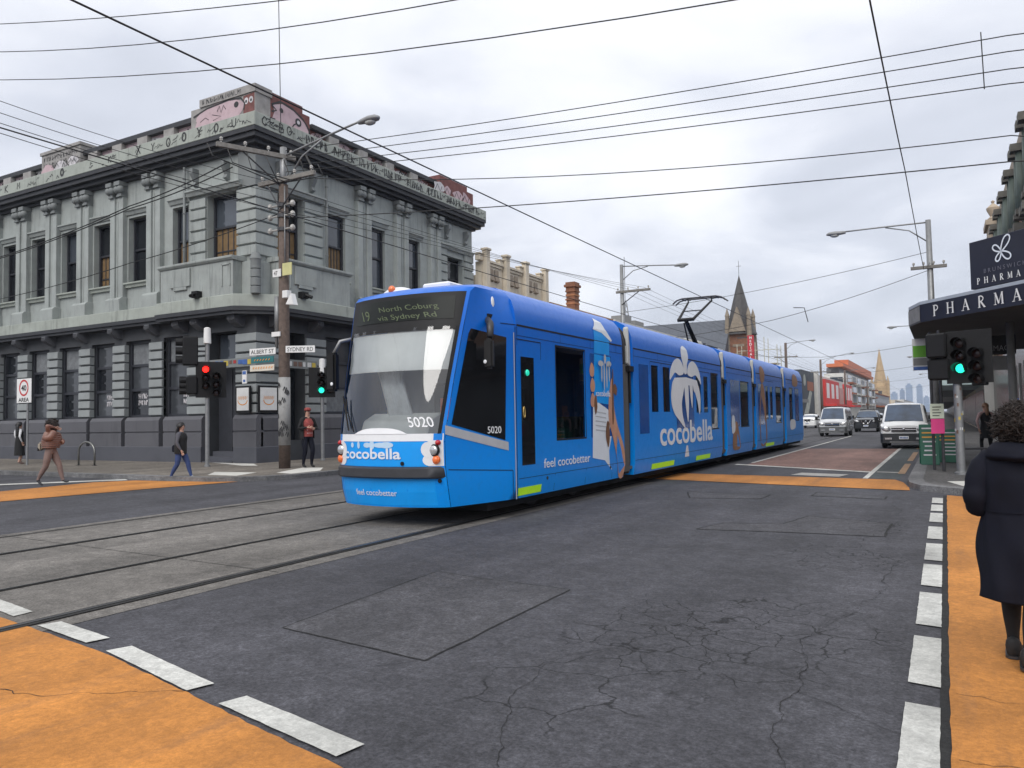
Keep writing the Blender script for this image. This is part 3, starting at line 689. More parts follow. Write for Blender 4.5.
# parapet --------------------------------------------------------------
b = MB()
FR.box(b, YB+.42, UE, 13.12, 13.72, .12, .42)
par = bp('parapet', b, M('brick_red_paint')); b = MB(); FL.box(b, UL, XB-.3, 13.12, 13.72, .12, .42); bp('parapet', b, M('pink_paint'))
b = MB(); FL.box(b.piece(), UL, -25.9, 13.72, 13.92, -.10, .5); FR.box(b.piece(), 23.3, 32.3, 13.72, 13.90, -.10, .5)
bp('coping', b, DT)
b = MB()
k = -27.3
while k > UL:
    if not (-36.3 < k < -33.0 or -48.6 < k < -45.2): FL.box(b.piece(), k-.32, k+.32, 13.12, 13.72, -.12, .11)
    k -= 1.72
for u in (24.6, 26.5, 28.4, 30.3): FR.box(b.piece(), u-.3, u+.3, 13.12, 13.72, -.12, .11)
bp('parapet_pier', b, mat('parapet_render', (.30, .29, .28), .8, .2, 3, grime=.5, gscale=2, gcol=(.14, .12, .12)))
b = MB(); 
for u0, u1 in ((-36.2, -33.2), (-48.4, -45.4)):
    b.piece(); FL.box(b, u0, u1, 13.12, 14.18, -.22, .5); FL.box(b, u0-.06, u1+.06, 14.18, 14.31, -.28, .55)
b.piece(); FL.box(b, -25.75, XB+.25, 13.12, 14.08, -.25, .5); FL.box(b, -25.2, XB+.30, 14.08, 14.38, -.30, .55)
bp('parapet_block', b, M('parapet_render'))
b = MB(); FR.box(b, YB+.5, 23.0, 13.12, 14.06, -.252, .5); FR.box(b, YB+.55, 22.6, 14.06, 14.34, -.252, .5); b.piece(); FR.box(b, 32.3, 35.5, 13.12, 13.95, -.25, .5); FR.box(b, 32.3, 34.9, 13.95, 14.2, -.25, .5)
bp('parapet_block', b, M('brick_red_paint'))
# painted graffiti: pale figures, then black scribbles --------------------
pk = MB(); wh = MB(); bk = MB()
def blob(F, b, cu, cz, ru, rz, d, n=18, wob=.12, sd=1):
    if b is not bk: b.piece()
    q = random.Random(sd); ph = [q.uniform(0, 6) for _ in range(3)]
    F.poly(b, [(cu+ru*math.cos(t)*(1+wob*math.sin(3*t+ph[0])), cz+rz*math.sin(t)*(1+wob*math.sin(2*t+ph[1]))) for t in [2*math.pi*i/n for i in range(n)]], d)
def stroke(F, b, pts, w, d):
    b.ribbon([F.p(u, z, d) for u, z in pts], w, -F.n)
blob(FL, pk, -24.05, 13.60, 1.35, .46, -.262, 20, .06, 2); FL.poly(pk, [(-25.6, 13.18), (-24.4, 13.22), (-24.4, 13.90), (-25.3, 13.74)], -.259)
blob(FL, bk, -23.15, 13.78, .13, .12, -.268, 10, 0); stroke(FL, bk, [(-25.6, 13.78), (-24.8, 13.97), (-23.6, 14.05), (-22.9, 13.98), (-22.7, 13.74), (-22.75, 13.50)], .07, -.266)
stroke(FL, bk, [(-24.5, 13.66), (-24.0, 13.50), (-24.45, 13.42)], .03, -.266); stroke(FL, bk, [(-25.2, 13.50), (-24.9, 13.62), (-24.7, 13.50)], .03, -.266)
# mural on the street side: a pale long-nosed bird face with a wattle
FR.poly(pk, [(20.95, 13.26), (21.1, 13.62), (21.0, 13.86), (21.5, 14.06), (22.1, 13.98), (22.7, 13.70), (22.95, 13.38), (22.9, 13.15), (21.6, 13.15)], -.262)
for (u, z, r) in ((21.45, 13.78, .10), (22.35, 13.60, .17)): blob(FR, bk, u, z, r, r, -.27, 12, 0)
stroke(FR, bk, [(20.95, 13.86), (21.4, 14.11), (22.0, 14.06), (22.6, 13.82), (22.95, 13.50), (22.97, 13.18)], .08, -.268)
stroke(FR, bk, [(20.95, 13.84), (21.2, 13.70), (20.95, 13.58)], .07, -.268); stroke(FR, bk, [(22.35, 13.60), (22.1, 13.42), (22.0, 13.26)], .05, -.268)
blob(FR, wh, 22.35, 13.60, .08, .08, -.276, 10, 0)
# red owl-eyed face on the very corner
rd_ = MB(); FL.poly(rd_, [(-22.78, 13.18), (-22.18, 13.18), (-22.18, 14.06), (-22.78, 14.02)], -.2535)
for u in (-22.62, -22.36): blob(FL, wh, u, 13.81, .11, .13, -.258, 12, 0); blob(FL, bk, u, 13.79, .05, .06, -.262, 10, 0)
bp('graffiti', rd_, M('brick_red_paint'), par)
q = random.Random(3); u = -26.6
while u > -57:
    blob(FL, pk if q.random() < .55 else wh, u, 13.42+q.uniform(-.08, .12), q.uniform(.35, .62), q.uniform(.2, .36), .112-.236*(1 if (-36.2 < u < -33.2) else 0)-(.11 if (-36.2 < u < -33.2) else 0), 14, .25, int(u*10)); u -= q.uniform(.8, 1.2)
u = 23.8
while u < 35:
    dd = .112 if u < 32 else -.256
    blob(FR, pk if q.random() < .6 else wh, u, 13.42+q.uniform(-.06, .12), q.uniform(.25, .5), q.uniform(.2, .34), dd, 14, .3, int(u*10))
    stroke(FR, bk, [(u-.3, 13.34), (u-.1, 13.66), (u+.15, 13.30), (u+.3, 13.62)], .05, dd-.008); u += q.uniform(.7, 1.0)
# lettering along the green fascia
HL = {'Y': [[(0, 1), (.4, .5), (.8, 1)], [(.4, .5), (.35, 0)]], 'O': [[(.4+.4*math.cos(t), .5+.5*math.sin(t)) for t in [2*math.pi*i/12 for i in range(13)]]], 'U': [[(0, 1), (.05, .2), (.4, 0), (.75, .2), (.8, 1)]], 'X': [[(0, 1), (.8, 0)], [(.8, 1), (0, 0)]], 'K': [[(0, 1), (0, 0)], [(.75, 1), (.05, .5), (.8, 0)]],
      'C': [[(.8, .85), (.4, 1), (.05, .6), (.1, .2), (.5, 0), (.85, .2)]], 'E': [[(.8, 1), (.05, .95), (.0, .05), (.8, 0)], [(.05, .5), (.6, .55)]], 'B': [[(0, 0), (.05, 1), (.6, .9), (.55, .6), (.05, .52), (.75, .45), (.7, .1), (0, 0)]], 'M': [[(0, 0), (.1, 1), (.4, .4), (.75, 1), (.85, 0)]]}
def hand(F, b, t, u0, z0, h, step, d, sw=.055, seed=0):
    q_ = random.Random(seed+len(t))
    for i, ch in enumerate(t):
        if ch == ' ': continue
        ox, oz, sc_ = q_.uniform(-.04, .04), q_.uniform(-.03, .03), q_.uniform(.85, 1.15)
        for st in HL[ch]: stroke(F, b, [(u0+i*step+ox+x*h*sc_*.85, z0+oz+y*h*sc_) for x, y in st], sw*q_.uniform(.8, 1.2), d)
hand(FL, bk, 'X Y O O Y O U', -28.6, 12.70, .33, .47, -.668, .06, 4); hand(FL, bk, 'K', -30.5, 12.70, .3, .5, -.668, .05, 1); hand(FL, bk, 'O', -33.9, 12.75, .3, .5, -.668, .10, 2); hand(FL, bk, 'O K M', -39.4, 12.72, .3, .5, -.668, .05, 3)
hand(FR, bk, 'CEBO', 20.1, 12.72, .36, .42, -.668, .05, 5)
qs = random.Random(77)
for i in range(150):
    F_, u = (FL, qs.uniform(-45, -22.0)) if i % 3 == 0 else (FR, qs.uniform(20.2, 36)); z = 12.66+qs.uniform(0, .26); w_ = qs.uniform(.1, .35)
    stroke(F_, bk, [(u, z), (u+w_*.3, z+qs.uniform(-.02, .16)), (u+w_*.6, z+qs.uniform(-.02, .1)), (u+w_, z+qs.uniform(0, .16))], qs.uniform(.015, .04), -.667-.0004*(i % 9))
for i in range(130):
    lf = i % 2 == 0; F_, u = (FL, qs.uniform(-48, -26.2)) if lf else (FR, qs.uniform(23.2, 32)); z = 13.14+qs.uniform(0, .42); d_ = .100-.0006*(i % 12)
    if lf and (-36.3 < u < -33.1): d_ = -.232-.0005*(i % 9)
    stroke(F_, bk if i % 3 else wh, [(u, z), (u+.1, z+qs.uniform(0, .2)), (u+.2, z-qs.uniform(0, .1)), (u+.32, z+qs.uniform(0, .2))], qs.uniform(.02, .06), d_)
for i, u in enumerate((22.4, 24.0, 25.6, 27.3, 29.0, 30.7, 32.4, 34.1)): glyphs(FR, bk, u, 12.68, .36, 1.3, -.668, i+50, 5, .05)
for i in range(60):
    u = q.uniform(-50, -23.5); z = q.uniform(13.0, 13.1); 
    blk = -.262 if (-25.7 < u < -22.4 or -36.2 < u < -33.2) else .108
    zz = q.uniform(13.2, 13.5) if blk > 0 else q.uniform(13.2, 13.9)
    stroke(FL, bk, [(u, zz), (u+.12, zz+.2), (u+.22, zz-.08), (u+.36, zz+.18), (u+.48, zz)], .035, blk-.012)
for z in (13.85, 13.55, 13.25): glyphs(FL, bk, -36.0, z, .2, 2.6, -.226, int(z*10), 12, .035)
glyphs(FL, bk, -25.0, 14.14, .18, 2.2, -.304, 77, 10, .035)
for p_, m_ in ((pk, 'pink_paint'), (wh, 'graffiti_white'), (bk, 'graffiti_black')): bp('graffiti', p_, M(m_), par)
# drainpipes, cameras, posters ----------------------------------------------
for F, u in ((FL, -26.22), (FR, 24.02)):
    b = MB(); b.tube([F.p(u, 6.45, -.2), F.p(u, 11.9, -.2)], .055, 8)
    for z in (7, 8.5, 10, 11.4): b.lathe([(.07, 0), (.07, .05)], F.p(u, z, -.2), 8)
    bp('drainpipe', b, MG, smooth=True)
for F, u in ((FL, -24.8), (FR, 22.1)):
    b = MB(); F.box(b, u-.16, u+.16, 6.42, 6.68, -.86, -.62); b.tube([F.p(u, 6.55, -.86), F.p(u+.1, 6.45, -1.1)], .07, 8)
    bp('floodlight', b, M('black_plastic'))
for F, u0, u1 in ((FL, -23.28, -22.5), (FR, 20.32, 21.28)):
    b = MB(); F.box(b, u0, u1, 2.0, 3.0, -.21, -.152); o = bp('poster_frame', b, M('black_plastic'))
    b = MB(); F.box(b, u0+.07, u1-.07, 2.08, 2.93, -.218, -.2102); o2 = bp('poster', b, M('white_paint'), o)
    b = MB(); m = (u0+u1)/2
    stroke(F, b, [(m+.25*math.cos(t), 2.46+.17*math.sin(t)) for t in [math.pi*(1+i/10) for i in range(11)]], .035, -.222)
    for k in range(5): stroke(F, b, [(m-.24+k*.1, 2.48), (m-.22+k*.1, 2.62), (m-.17+k*.1, 2.5), (m-.15+k*.1, 2.6)], .022, -.222)
    bp('lettering', b, mat('orange_ink', (.75, .28, .02), .6, .05), o)
# ================================================================== TRAM
def livery(name, lo, hi, z0=.4, z1=3.3, rough=.28):
    """vinyl wrap whose blue deepens to the roof: printed gradient plus painted sky reflection"""
    m = bpy.data.materials.new(name); m.use_nodes = True; nt = m.node_tree; L = nt.links.new; N = nt.nodes.new; b = nt.nodes['Principled BSDF']
    b.inputs['Roughness'].default_value = rough; b.inputs['Coat Weight'].default_value = .08; b.inputs['Coat Roughness'].default_value = .12; b.inputs['Specular IOR Level'].default_value = .38
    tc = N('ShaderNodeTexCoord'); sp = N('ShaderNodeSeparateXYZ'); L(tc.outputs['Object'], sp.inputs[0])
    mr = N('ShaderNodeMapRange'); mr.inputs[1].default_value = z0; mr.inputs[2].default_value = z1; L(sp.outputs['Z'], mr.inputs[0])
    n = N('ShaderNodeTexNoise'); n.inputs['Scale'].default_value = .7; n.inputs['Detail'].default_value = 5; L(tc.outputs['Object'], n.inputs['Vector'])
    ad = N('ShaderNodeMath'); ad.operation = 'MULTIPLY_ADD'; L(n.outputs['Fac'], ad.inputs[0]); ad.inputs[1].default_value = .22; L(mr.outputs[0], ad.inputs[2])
    mx = N('ShaderNodeMix'); mx.data_type = 'RGBA'; L(ad.outputs[0], mx.inputs[0]); mx.inputs[6].default_value = lo+(1,); mx.inputs[7].default_value = hi+(1,)  # printed gradient and sky reflection both mixed into the blue
    g = N('ShaderNodeTexNoise'); g.inputs['Scale'].default_value = 9; g.inputs['Detail'].default_value = 8; L(tc.outputs['Object'], g.inputs['Vector'])
    gr = N('ShaderNodeMapRange'); gr.inputs[1].default_value = .55; gr.inputs[2].default_value = .8; gr.inputs[3].default_value = 0; gr.inputs[4].default_value = .14; L(g.outputs['Fac'], gr.inputs[0])
    m2 = N('ShaderNodeMix'); m2.data_type = 'RGBA'; L(gr.outputs[0], m2.inputs[0]); L(mx.outputs[2], m2.inputs[6]); m2.inputs[7].default_value = (.06, .09, .14, 1)
    L(m2.outputs[2], b.inputs['Base Color'])
    rr = N('ShaderNodeMapRange'); rr.inputs[3].default_value = rough-.05; rr.inputs[4].default_value = rough+.18; L(g.outputs['Fac'], rr.inputs[0]); L(rr.outputs[0], b.inputs['Roughness'])
    MATS[name] = m; return m
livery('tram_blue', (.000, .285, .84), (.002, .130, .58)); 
mat('tram_cyan', (.003, .31, .84), .35, .08, 2); mat('tram_window_film', (.012, .075, .30), .12, .15, 3); mat('tram_silver', (.42, .43, .46), .35, .06, 4)
mat('tram_white', (.74, .75, .77), .35, .04, 4); mat('vinyl_white', (.70, .74, .80), .4, .04, 3); mat('tram_glass', (.010, .011, .013), .05, .3, 1.5, spec=.6)
mat('lime_strip', (.42, .78, .02), .4, .06, 4, emit=.12); mat('bellows', (.035, .035, .038), .8, .2, 6); mat('fairing', (.46, .47, .46), .5, .12, 3, grime=.3, gscale=3)
mat('gangway_grey', (.20, .20, .20), .6, .15, 3, grime=.35, gscale=3)
mat('vinyl_skin', (.52, .27, .18), .45, .12, 5, grime=.2, gscale=4, gcol=(.32, .13, .08)); mat('vinyl_grey', (.45, .47, .50), .4, .1, 4); mat('vinyl_brown', (.16, .075, .04), .5, .3, 5)
mat('amber_lens', (.80, .17, .04), .2, .1, 10, coat=.5); mat('red_lens', (.45, .01, .015), .2, .1, 10, coat=.5); mat('lamp_glass', (.55, .56, .58), .08, .2, 20, metal=.6)
mat('dest_glass', (.012, .015, .014), .35, .2, 2, spec=.15); mat('dest_text', (.075, .10, .045), .5, .1, 4, emit=.03)
mat('blind_white', (.88, .89, .89), .8, .05, 3); mat('console_white', (.80, .82, .81), .6, .08, 3); mat('cab_dark', (.10, .105, .11), .7, .3, 3); mat('cab_orange', (.65, .12, .05), .7, .2, 5)
mat('cab_curtain', (.60, .62, .64), .85, .12, 9)
TC = -7.46; HW = 1.41; TX = TC+HW
tram = thing('tram', 'long blue articulated tram with coconut advertising turning no corner on the near track', 'tram', (TC, 9.3, 0))
tram['label'] = 'long blue articulated tram with white coconut advertising crossing the intersection'
TO = Vector((TC, 9.3, 0))
def tp(name, b, m, parent=None, label=None, **k):
    o = b.build(name, m, parent if parent is not None else tram, origin=TO, **k)
    if label: o['label'] = label
    return o
PROF = [(1.36, .30), (1.405, .55), (1.41, .9), (1.41, 3.10), (1.405, 3.22), (1.385, 3.38), (1.33, 3.54), (1.22, 3.67), (1.04, 3.77), (.75, 3.835), (0, 3.87)]
def hw_at(z):
    for (a, za), (c, zc) in zip(PROF, PROF[1:]):
        if za <= z <= zc: return a+(c-a)*(z-za)/(zc-za)
    return PROF[0][0] if z < .3 else 0
glass('tint_glass', (.80, .92, .95), .62)
NEAR = [(12.42, 13.68, 1.22, 2.88), (17.58, 18.10, 1.70, 2.82), (18.45, 19.02, 1.70, 2.82), (21.36, 21.90, 1.68, 2.73), (22.15, 22.62, 1.68, 2.73), (22.95, 23.75, 1.2, 2.84), (26.75, 28.0, 1.2, 2.72), (31.0, 31.6, 1.4, 2.7), (31.9, 32.5, 1.4, 2.7), (33.1, 34.3, 1.25, 2.7), (36.3, 37.2, 1.3, 2.75)]
FAR = [(12.2, 15.2, 1.2, 2.85), (16.8, 19, 1.2, 2.85), (19.6, 22.6, 1.2, 2.85), (25.2, 28.1, 1.2, 2.85), (29.8, 34, 1.2, 2.85), (35.9, 38.9, 1.2, 2.85)]
FN = Face((TC+HW, 0, 0), (0, 1, 0), (-1, 0, 0)); FF = Face((TC-HW, 0, 0), (0, 1, 0), (1, 0, 0))
def section(y0, y1, s=1.0):
    full = [(TC+a, z) for a, z in PROF]+[(TC-a, z) for a, z in reversed(PROF[:-1])]; n = len(full)
    b = MB(); v = [(x, y, z) for y in (y0, y1) for x, z in full]
    f = [(i, (i+1) % n, n+(i+1) % n, n+i) for i in range(n) if not (abs(full[i][1]+full[(i+1) % n][1]-4.0) < .01)]
    b.add(v, f); b.add([(x, y0, z) for x, z in full], [tuple(range(n))]); b.add([(x, y1, z) for x, z in full], [tuple(range(n-1, -1, -1))])
    FN.wall(b, y0, y1, .9, 3.10, [h for h in NEAR if y0 < h[0] < y1], .05); FF.wall(b, y0, y1, .9, 3.10, [h for h in FAR if y0 < h[0] < y1], .05)
    return b
def sp(y, z, off=.004): return (TC+hw_at(z)+off, y, z)
def clipz(pts, lo, hi):
    for lim, keep in ((lo, 1), (hi, -1)):
        out = []
        for i in range(len(pts)):
            a, c = pts[i-1], pts[i]; ia, ic = (a[1]-lim)*keep >= 0, (c[1]-lim)*keep >= 0
            if ia != ic: t = (lim-a[1])/(c[1]-a[1]); out.append((a[0]+(c[0]-a[0])*t, lim))
            if ic: out.append(c)
        pts = out
        if not pts: break
    return pts
def side(b, pts, off=.004):
    bands = [-1, 3.10, 3.22, 3.38, 3.54, 3.67, 3.77]
    for lo, hi in zip(bands, bands[1:]):
        q = clipz(list(pts), lo, hi)
        if len(q) > 2: b.poly([sp(y, z, off) for y, z in q])
    return b
def srect(b, y0, y1, z0, z1, off=.004): side(b, [(y0, z0), (y1, z0), (y1, z1), (y0, z1)], off)
def far(b, y0, y1, z0, z1, off=.006): b.quad((TC-HW-off, y0, z0), (TC-HW-off, y0, z1), (TC-HW-off, y1, z1), (TC-HW-off, y1, z0))
def sline(b, pts, w, off=.006): b.ribbon([sp(y, z, off) for y, z in pts], w, (1, 0, 0))
def weld(o):
    bm = bmesh.new(); bm.from_mesh(o.data); bmesh.ops.remove_doubles(bm, verts=bm.verts, dist=.0015); bmesh.ops.recalc_face_normals(bm, faces=bm.faces)
    for f in bm.faces: f.smooth = True
    for e in bm.edges:
        if len(e.link_faces) == 2 and e.calc_face_angle(0) > R(28): e.smooth = False
    bm.to_mesh(o.data); bm.free(); return o
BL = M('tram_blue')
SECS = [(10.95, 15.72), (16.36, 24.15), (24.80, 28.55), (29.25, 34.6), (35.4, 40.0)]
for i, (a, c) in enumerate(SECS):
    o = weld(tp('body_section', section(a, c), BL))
    b = MB(); sline(b, [(a+.02, 3.13), (c-.02, 3.13)], .03); sline(b, [(a+.02, .62), (c-.02, .62)], .008, .005); sline(b, [(a+.02, 2.96), (c-.02, 2.96)], .008, .005)
    nn = int((c-a)/1.5)
    for k in range(1, nn+1): yy = a+(c-a)*k/(nn+.5); sline(b, [(yy, .32), (yy, .62)], .010, .005); sline(b, [(yy+.3, 2.96), (yy+.3, 3.12)], .008, .005)
    sline(b, [(a+.03, .32), (a+.03, 3.1)], .012, .005); sline(b, [(c-.03, .32), (c-.03, 3.1)], .012, .005); tp('panel_seam', b, M('black_matt'), o)
for (a, c), (d, e) in zip(SECS, SECS[1:]):
    b = MB(); n = 7
    for k in range(n):
        y = c+.02+(d-c-.04)*k/n; s = .95 if k % 2 else .90
        b.rings([[(TC+sg*aa*s, yy, .34+(z-.3)*.965) for sg, aa, z in [(1, q[0], q[1]) for q in PROF]+[(-1, q[0], q[1]) for q in reversed(PROF[:-1])]] for yy in (y, y+(d-c-.04)/n)])
    o = tp('gangway', b, M('bellows'))
    b = MB()
    b.poly([(TX-.05, c+.02, .4), (TX-.05, d-.22, .4), (TX-.05, d-.22, 2.75), (TX-.05, c+.02, 2.75)]); 
    tp('gangway_panel', b, mat('gangway_dark', (.085, .085, .085), .6, .2, 3, grime=.3, gscale=3), o)
    b = MB(); pts = [(d-.22, 2.78), (d-.04, 2.70), (d-.04, 3.1), (d-.12, 3.62), (d-.17, 3.58), (d-.19, 3.2)]
    b.prism([(y, z) for y, z in pts], 'x', TX-.16, TX-.04); tp('fairing', b, M('fairing'), o, bev=.02)
    b = MB(); b.cbox((TX-.03, d-.18, 2.66), .12, .3, .12); b.tube([(TX-.04, d-.12, 2.6), (TX-.04, d-.12, 1.9)], .025, 6); tp('damper', b, M('black_plastic'), o)
# ---- underframe
b = MB(); b.box(TC-1.15, TC+1.15, 10.4, 40.6, .16, .42)
tp('underframe', b, M('black_matt'))
for y in (12.6, 14.4, 26.0, 27.4, 36.6, 38.4):
    b = MB()
    for sx in (-.72, .72): b.lathe([(.05, -.06), (.31, -.06), (.31, .04), (.33, .06), (.05, .06)], (TC+sx, y, .33), 20, 'x')
    tp('wheel', b, M('dark_steel'), auto=40)
# ---- nose (front cab); mirrored copy closes the rear end
ROWS = [(.30, 9.54), (.55, 9.47), (.74, 9.44), (.90, 9.42), (1.28, 9.41), (1.40, 9.42), (2.2, 9.60), (3.03, 9.81), (3.10, 9.83), (3.58, 9.96), (3.66, 10.06), (3.73, 10.30), (3.79, 10.60), (3.82, 10.9)]
SS = [-1, -.965, -.9, -.7, -.45, -.2, 0, .2, .45, .7, .9, .965, 1]
def taper(y): return 1.41-(10.95-y)*.2625
def front_pt(s, z, yc, off=0):
    w = min(taper(yc), hw_at(z)*.985) if z > 3.1 else taper(yc)-max(0, (.55-z))*.12
    y = yc-.26*(1-abs(s)**2.4)
    if abs(s) > .93: y += (abs(s)-.93)*.5
    return Vector((TC+w*s, y-off, z))
def yc_at(z):
    for (za, a), (zb, c) in zip(ROWS, ROWS[1:]):
        if za <= z <= zb: return a+(c-a)*(z-za)/(zb-za)
    return ROWS[-1][1]
def fp(s, z, off=.004):
    return front_pt(s, z, yc_at(z), off)
shell = MB(); ws = MB(); dest = MB(); wht = MB()
for i in range(len(ROWS)-1):
    (z0, y0), (z1, y1) = ROWS[i], ROWS[i+1]
    for j in range(len(SS)-1):
        s0, s1 = SS[j], SS[j+1]; q = (front_pt(s0, z0, y0), front_pt(s1, z0, y0), front_pt(s1, z1, y1), front_pt(s0, z1, y1))
        inner = abs(s0+s1)/2 < .965
        if 1.40 <= z0 < 3.0 and inner: continue
        if 3.0 <= z0 < 3.56 and inner: dest.quad(*q)
        else: shell.quad(*q)
    for sg in (1, -1):
        n = 6; pa = front_pt(sg, z0, y0); pb = front_pt(sg, z1, y1)
        def sidept(t, z, yc, p):
            y = p.y+(10.955-p.y)*t
            w = min(taper(y)-max(0, .55-z)*.12, hw_at(z)); w0 = abs(p.x-TC)
            w = w0+(hw_at(z)-w0)*t if z > 3.1 else w
            return Vector((TC+sg*w, y, z))
        for k in range(n):
            a_, b_, c_, d_ = sidept(k/n, z0, y0, pa), sidept((k+1)/n, z0, y0, pa), sidept((k+1)/n, z1, y1, pb), sidept(k/n, z1, y1, pb)
            shell.add([a_, b_, c_, d_], [(0, 1, 2, 3)], sg < 0)
top = [front_pt(s, *ROWS[-1][:1], ROWS[-1][1]) for s in SS]
shell.poly(top+[Vector((TC+hw_at(3.82), 10.955, 3.82)), Vector((TC-hw_at(3.82), 10.955, 3.82))])
bt = [front_pt(s, .30, 9.54) for s in SS]; shell.poly(list(reversed(bt+[Vector((TC+1.36, 10.955, .30)), Vector((TC-1.36, 10.955, .30))])))
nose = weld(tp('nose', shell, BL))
rear = nose.copy(); rear.data = nose.data.copy(); COL.objects.link(rear); rear.parent = tram; rear.name = 'nose'
for v in rear.data.vertices: v.co.y = (40.0+10.95-9.3*2)-v.co.y
rear.data.flip_normals()
dest_o = weld(tp('destination_panel', dest, M('black_plastic')))
b = MB()
n = 10
for k in range(n):
    s0, s1 = -.80+1.68*k/n, -.80+1.68*(k+1)/n
    b.quad(fp(s0, 3.15, .006), fp(s1, 3.15, .006), fp(s1*(.97), 3.51, .006), fp(s0*.97, 3.51, .006))
weld(tp('destination_glass', b, M('dest_glass'), dest_o))
def front_text(b, t, s0, s1, z, h, off=.008, bold=0.0, skew=0.0):
    vs, fs, bb = text_geo(t, bold); sc = h/.7; v2 = []
    for v in vs:
        s = s0+(s1-s0)*(v.x-bb[0])/(bb[1]-bb[0])-skew*v.y*sc; p = fp(s, z+v.y*sc, off); v2.append(p+Vector((0, -.003*(v.z > 0), 0)))
    b.add(v2, fs)
b = MB(); front_text(b, '19', -.62, -.46, 3.21, .17, skew=.5); b.piece(); front_text(b, 'North Coburg', -.30, .66, 3.325, .085, skew=.5); b.piece(); front_text(b, 'via Sydney Rd', -.30, .66, 3.185, .085, skew=.5)
tp('destination_lettering', b, M('dest_text'), dest_o)
# windscreen glass with black border, interior behind it
n = 16; zs = [1.40, 1.9, 2.4, 2.8, 3.03]
for i in range(4):
    for k in range(n):
        s0, s1 = -.965+1.93*k/n, -.965+1.93*(k+1)/n
        ws.quad(fp(s0, zs[i], 0), fp(s1, zs[i], 0), fp(s1, zs[i+1], 0), fp(s0, zs[i+1], 0))
wso = weld(tp('windscreen', ws, glass('clear_glass', (.93, .96, .96), .95, 2.0)))
b = MB()
def fstrip(b, s0, s1, z0, z1, off, n=10):
    for k in range(n):
        a, c = s0+(s1-s0)*k/n, s0+(s1-s0)*(k+1)/n
        for j in range(4):
            za, zc = z0+(z1-z0)*j/4, z0+(z1-z0)*(j+1)/4
            b.quad(fp(a, za, off), fp(c, za, off), fp(c, zc, off), fp(a, zc, off))
fstrip(b, -.965, -.91, 1.40, 3.03, .003, 2); fstrip(b, .925, .965, 1.40, 3.03, .003, 2); fstrip(b, -.91, .925, 2.98, 3.03, .003, 8); tp('windscreen_border', b, M('black_plastic'), wso)
b = MB(); fstrip(b, -.90, .93, 2.36, 2.97, -.03, 14); tp('sun_blind', b, M('blind_white'), wso)
b = MB()
for k in range(9): b.tube([(TC-.75+.10*k+.05*math.sin(k), 9.86, 2.95), (TC-.42+.045*k, 9.78, 2.3), (TC-.15+.05*k, 9.74, 1.5)], .045, 6)
tp('cab_curtain', b, M('cab_curtain'), wso, smooth=True)
b = MB(); b.prism([(9.40, 1.33), (10.1, 1.33), (10.1, 1.5), (9.80, 1.72), (9.52, 1.60)], 'x', TC-.60, TC+.70); b.box(TC-.95, TC+.95, 9.5, 10.6, 1.28, 1.33); tp('dashboard', b, M('console_white'), bev=.02)
b = MB(); b.box(TC-1.15, TC+1.15, 10.85, 10.92, .5, 3.5); b.box(TC-1.0, TC+1.0, 9.7, 10.9, 1.0, 1.05); tp('cab_wall', b, mat('cab_lining', (.55, .57, .58), .7, .15, 1.5))
b = MB(); b.box(TC+.1, TC+.6, 10.45, 10.6, 1.3, 2.2); b.box(TC+.05, TC+.65, 10.0, 10.5, 1.25, 1.38); tp('driver_seat', b, M('cab_dark'), bev=.04)
b = MB(); b.box(TC+.35, TC+.75, 10.3, 10.4, 1.6, 1.95); tp('safety_vest', b, M('cab_orange'))
b = MB(); b.box(TC-.9, TC-.72, 10.5, 10.6, 1.3, 2.9); tp('cab_post', b, M('console_white'))
b = MB(); b.tube([fp(-.62, 1.46, .05), fp(-.74, 1.70, .05), fp(-.80, 1.95, .05)], .012, 6); b.tube([fp(-.5, 1.44, .03), fp(-.72, 1.75, .05)], .008, 6); b.tube([fp(-.95, 2.0, .035), fp(-.66, 1.5, .035)], .014, 5); tp('wiper', b, M('black_plastic'))
# lower front: silver strip with raised middle, blue band, bumper, lamps, lettering
b = MB(); fstrip(b, -.99, .99, 1.29, 1.40, .004, 14)
for k in range(12):
    s0, s1 = -.5+k/12, -.5+(k+1)/12
    h0, h1 = .09*(1-abs(2*s0)**3), .09*(1-abs(2*s1)**3)
    b.quad(fp(s0, 1.40, .012), fp(s1, 1.40, .012), fp(s1, 1.40+h1, .012), fp(s0, 1.40+h0, .012))
tp('silver_strip', b, M('tram_white'))
for sg in (1, -1):
    b = MB(); fstrip(b, sg*.80, sg*.99, .92, 1.30, .005, 4)
    for k in range(1):
        b.poly([fp(sg*.805+.10*sg*math.cos(t)*1, 1.165+.115*math.sin(t), .009) for t in [2*math.pi*i/16 for i in range(16)]])
        b.poly([fp(sg*.815+.09*sg*math.cos(t)*1, 1.01+.085*math.sin(t), .008) for t in [2*math.pi*i/16 for i in range(16)]])
    po = tp('lamp_panel', b, M('tram_white'))
    for s_, z, r, m_, nm in ((.885, 1.155, .078, 'lamp_glass', 'headlight'), (.905, 1.015, .058, 'amber_lens', 'indicator'), (.935, 1.265, .035, 'red_lens', 'marker_lamp')):
        c = fp(sg*s_, z, .008); b = MB(); b.lathe([(r*1.15, .02), (r*1.15, -.012), (r, -.02)], (c.x, c.y, c.z), 20, 'y'); rim = tp(nm, b, M('black_plastic' if nm == 'headlight' else m_), po)
        b = MB(); b.ell((c.x, c.y-.016, c.z), r*.92, .03, r*.92, 16, 8); tp('lens', b, M(m_), rim, smooth=True)
b = MB()
n = 20; rs = []
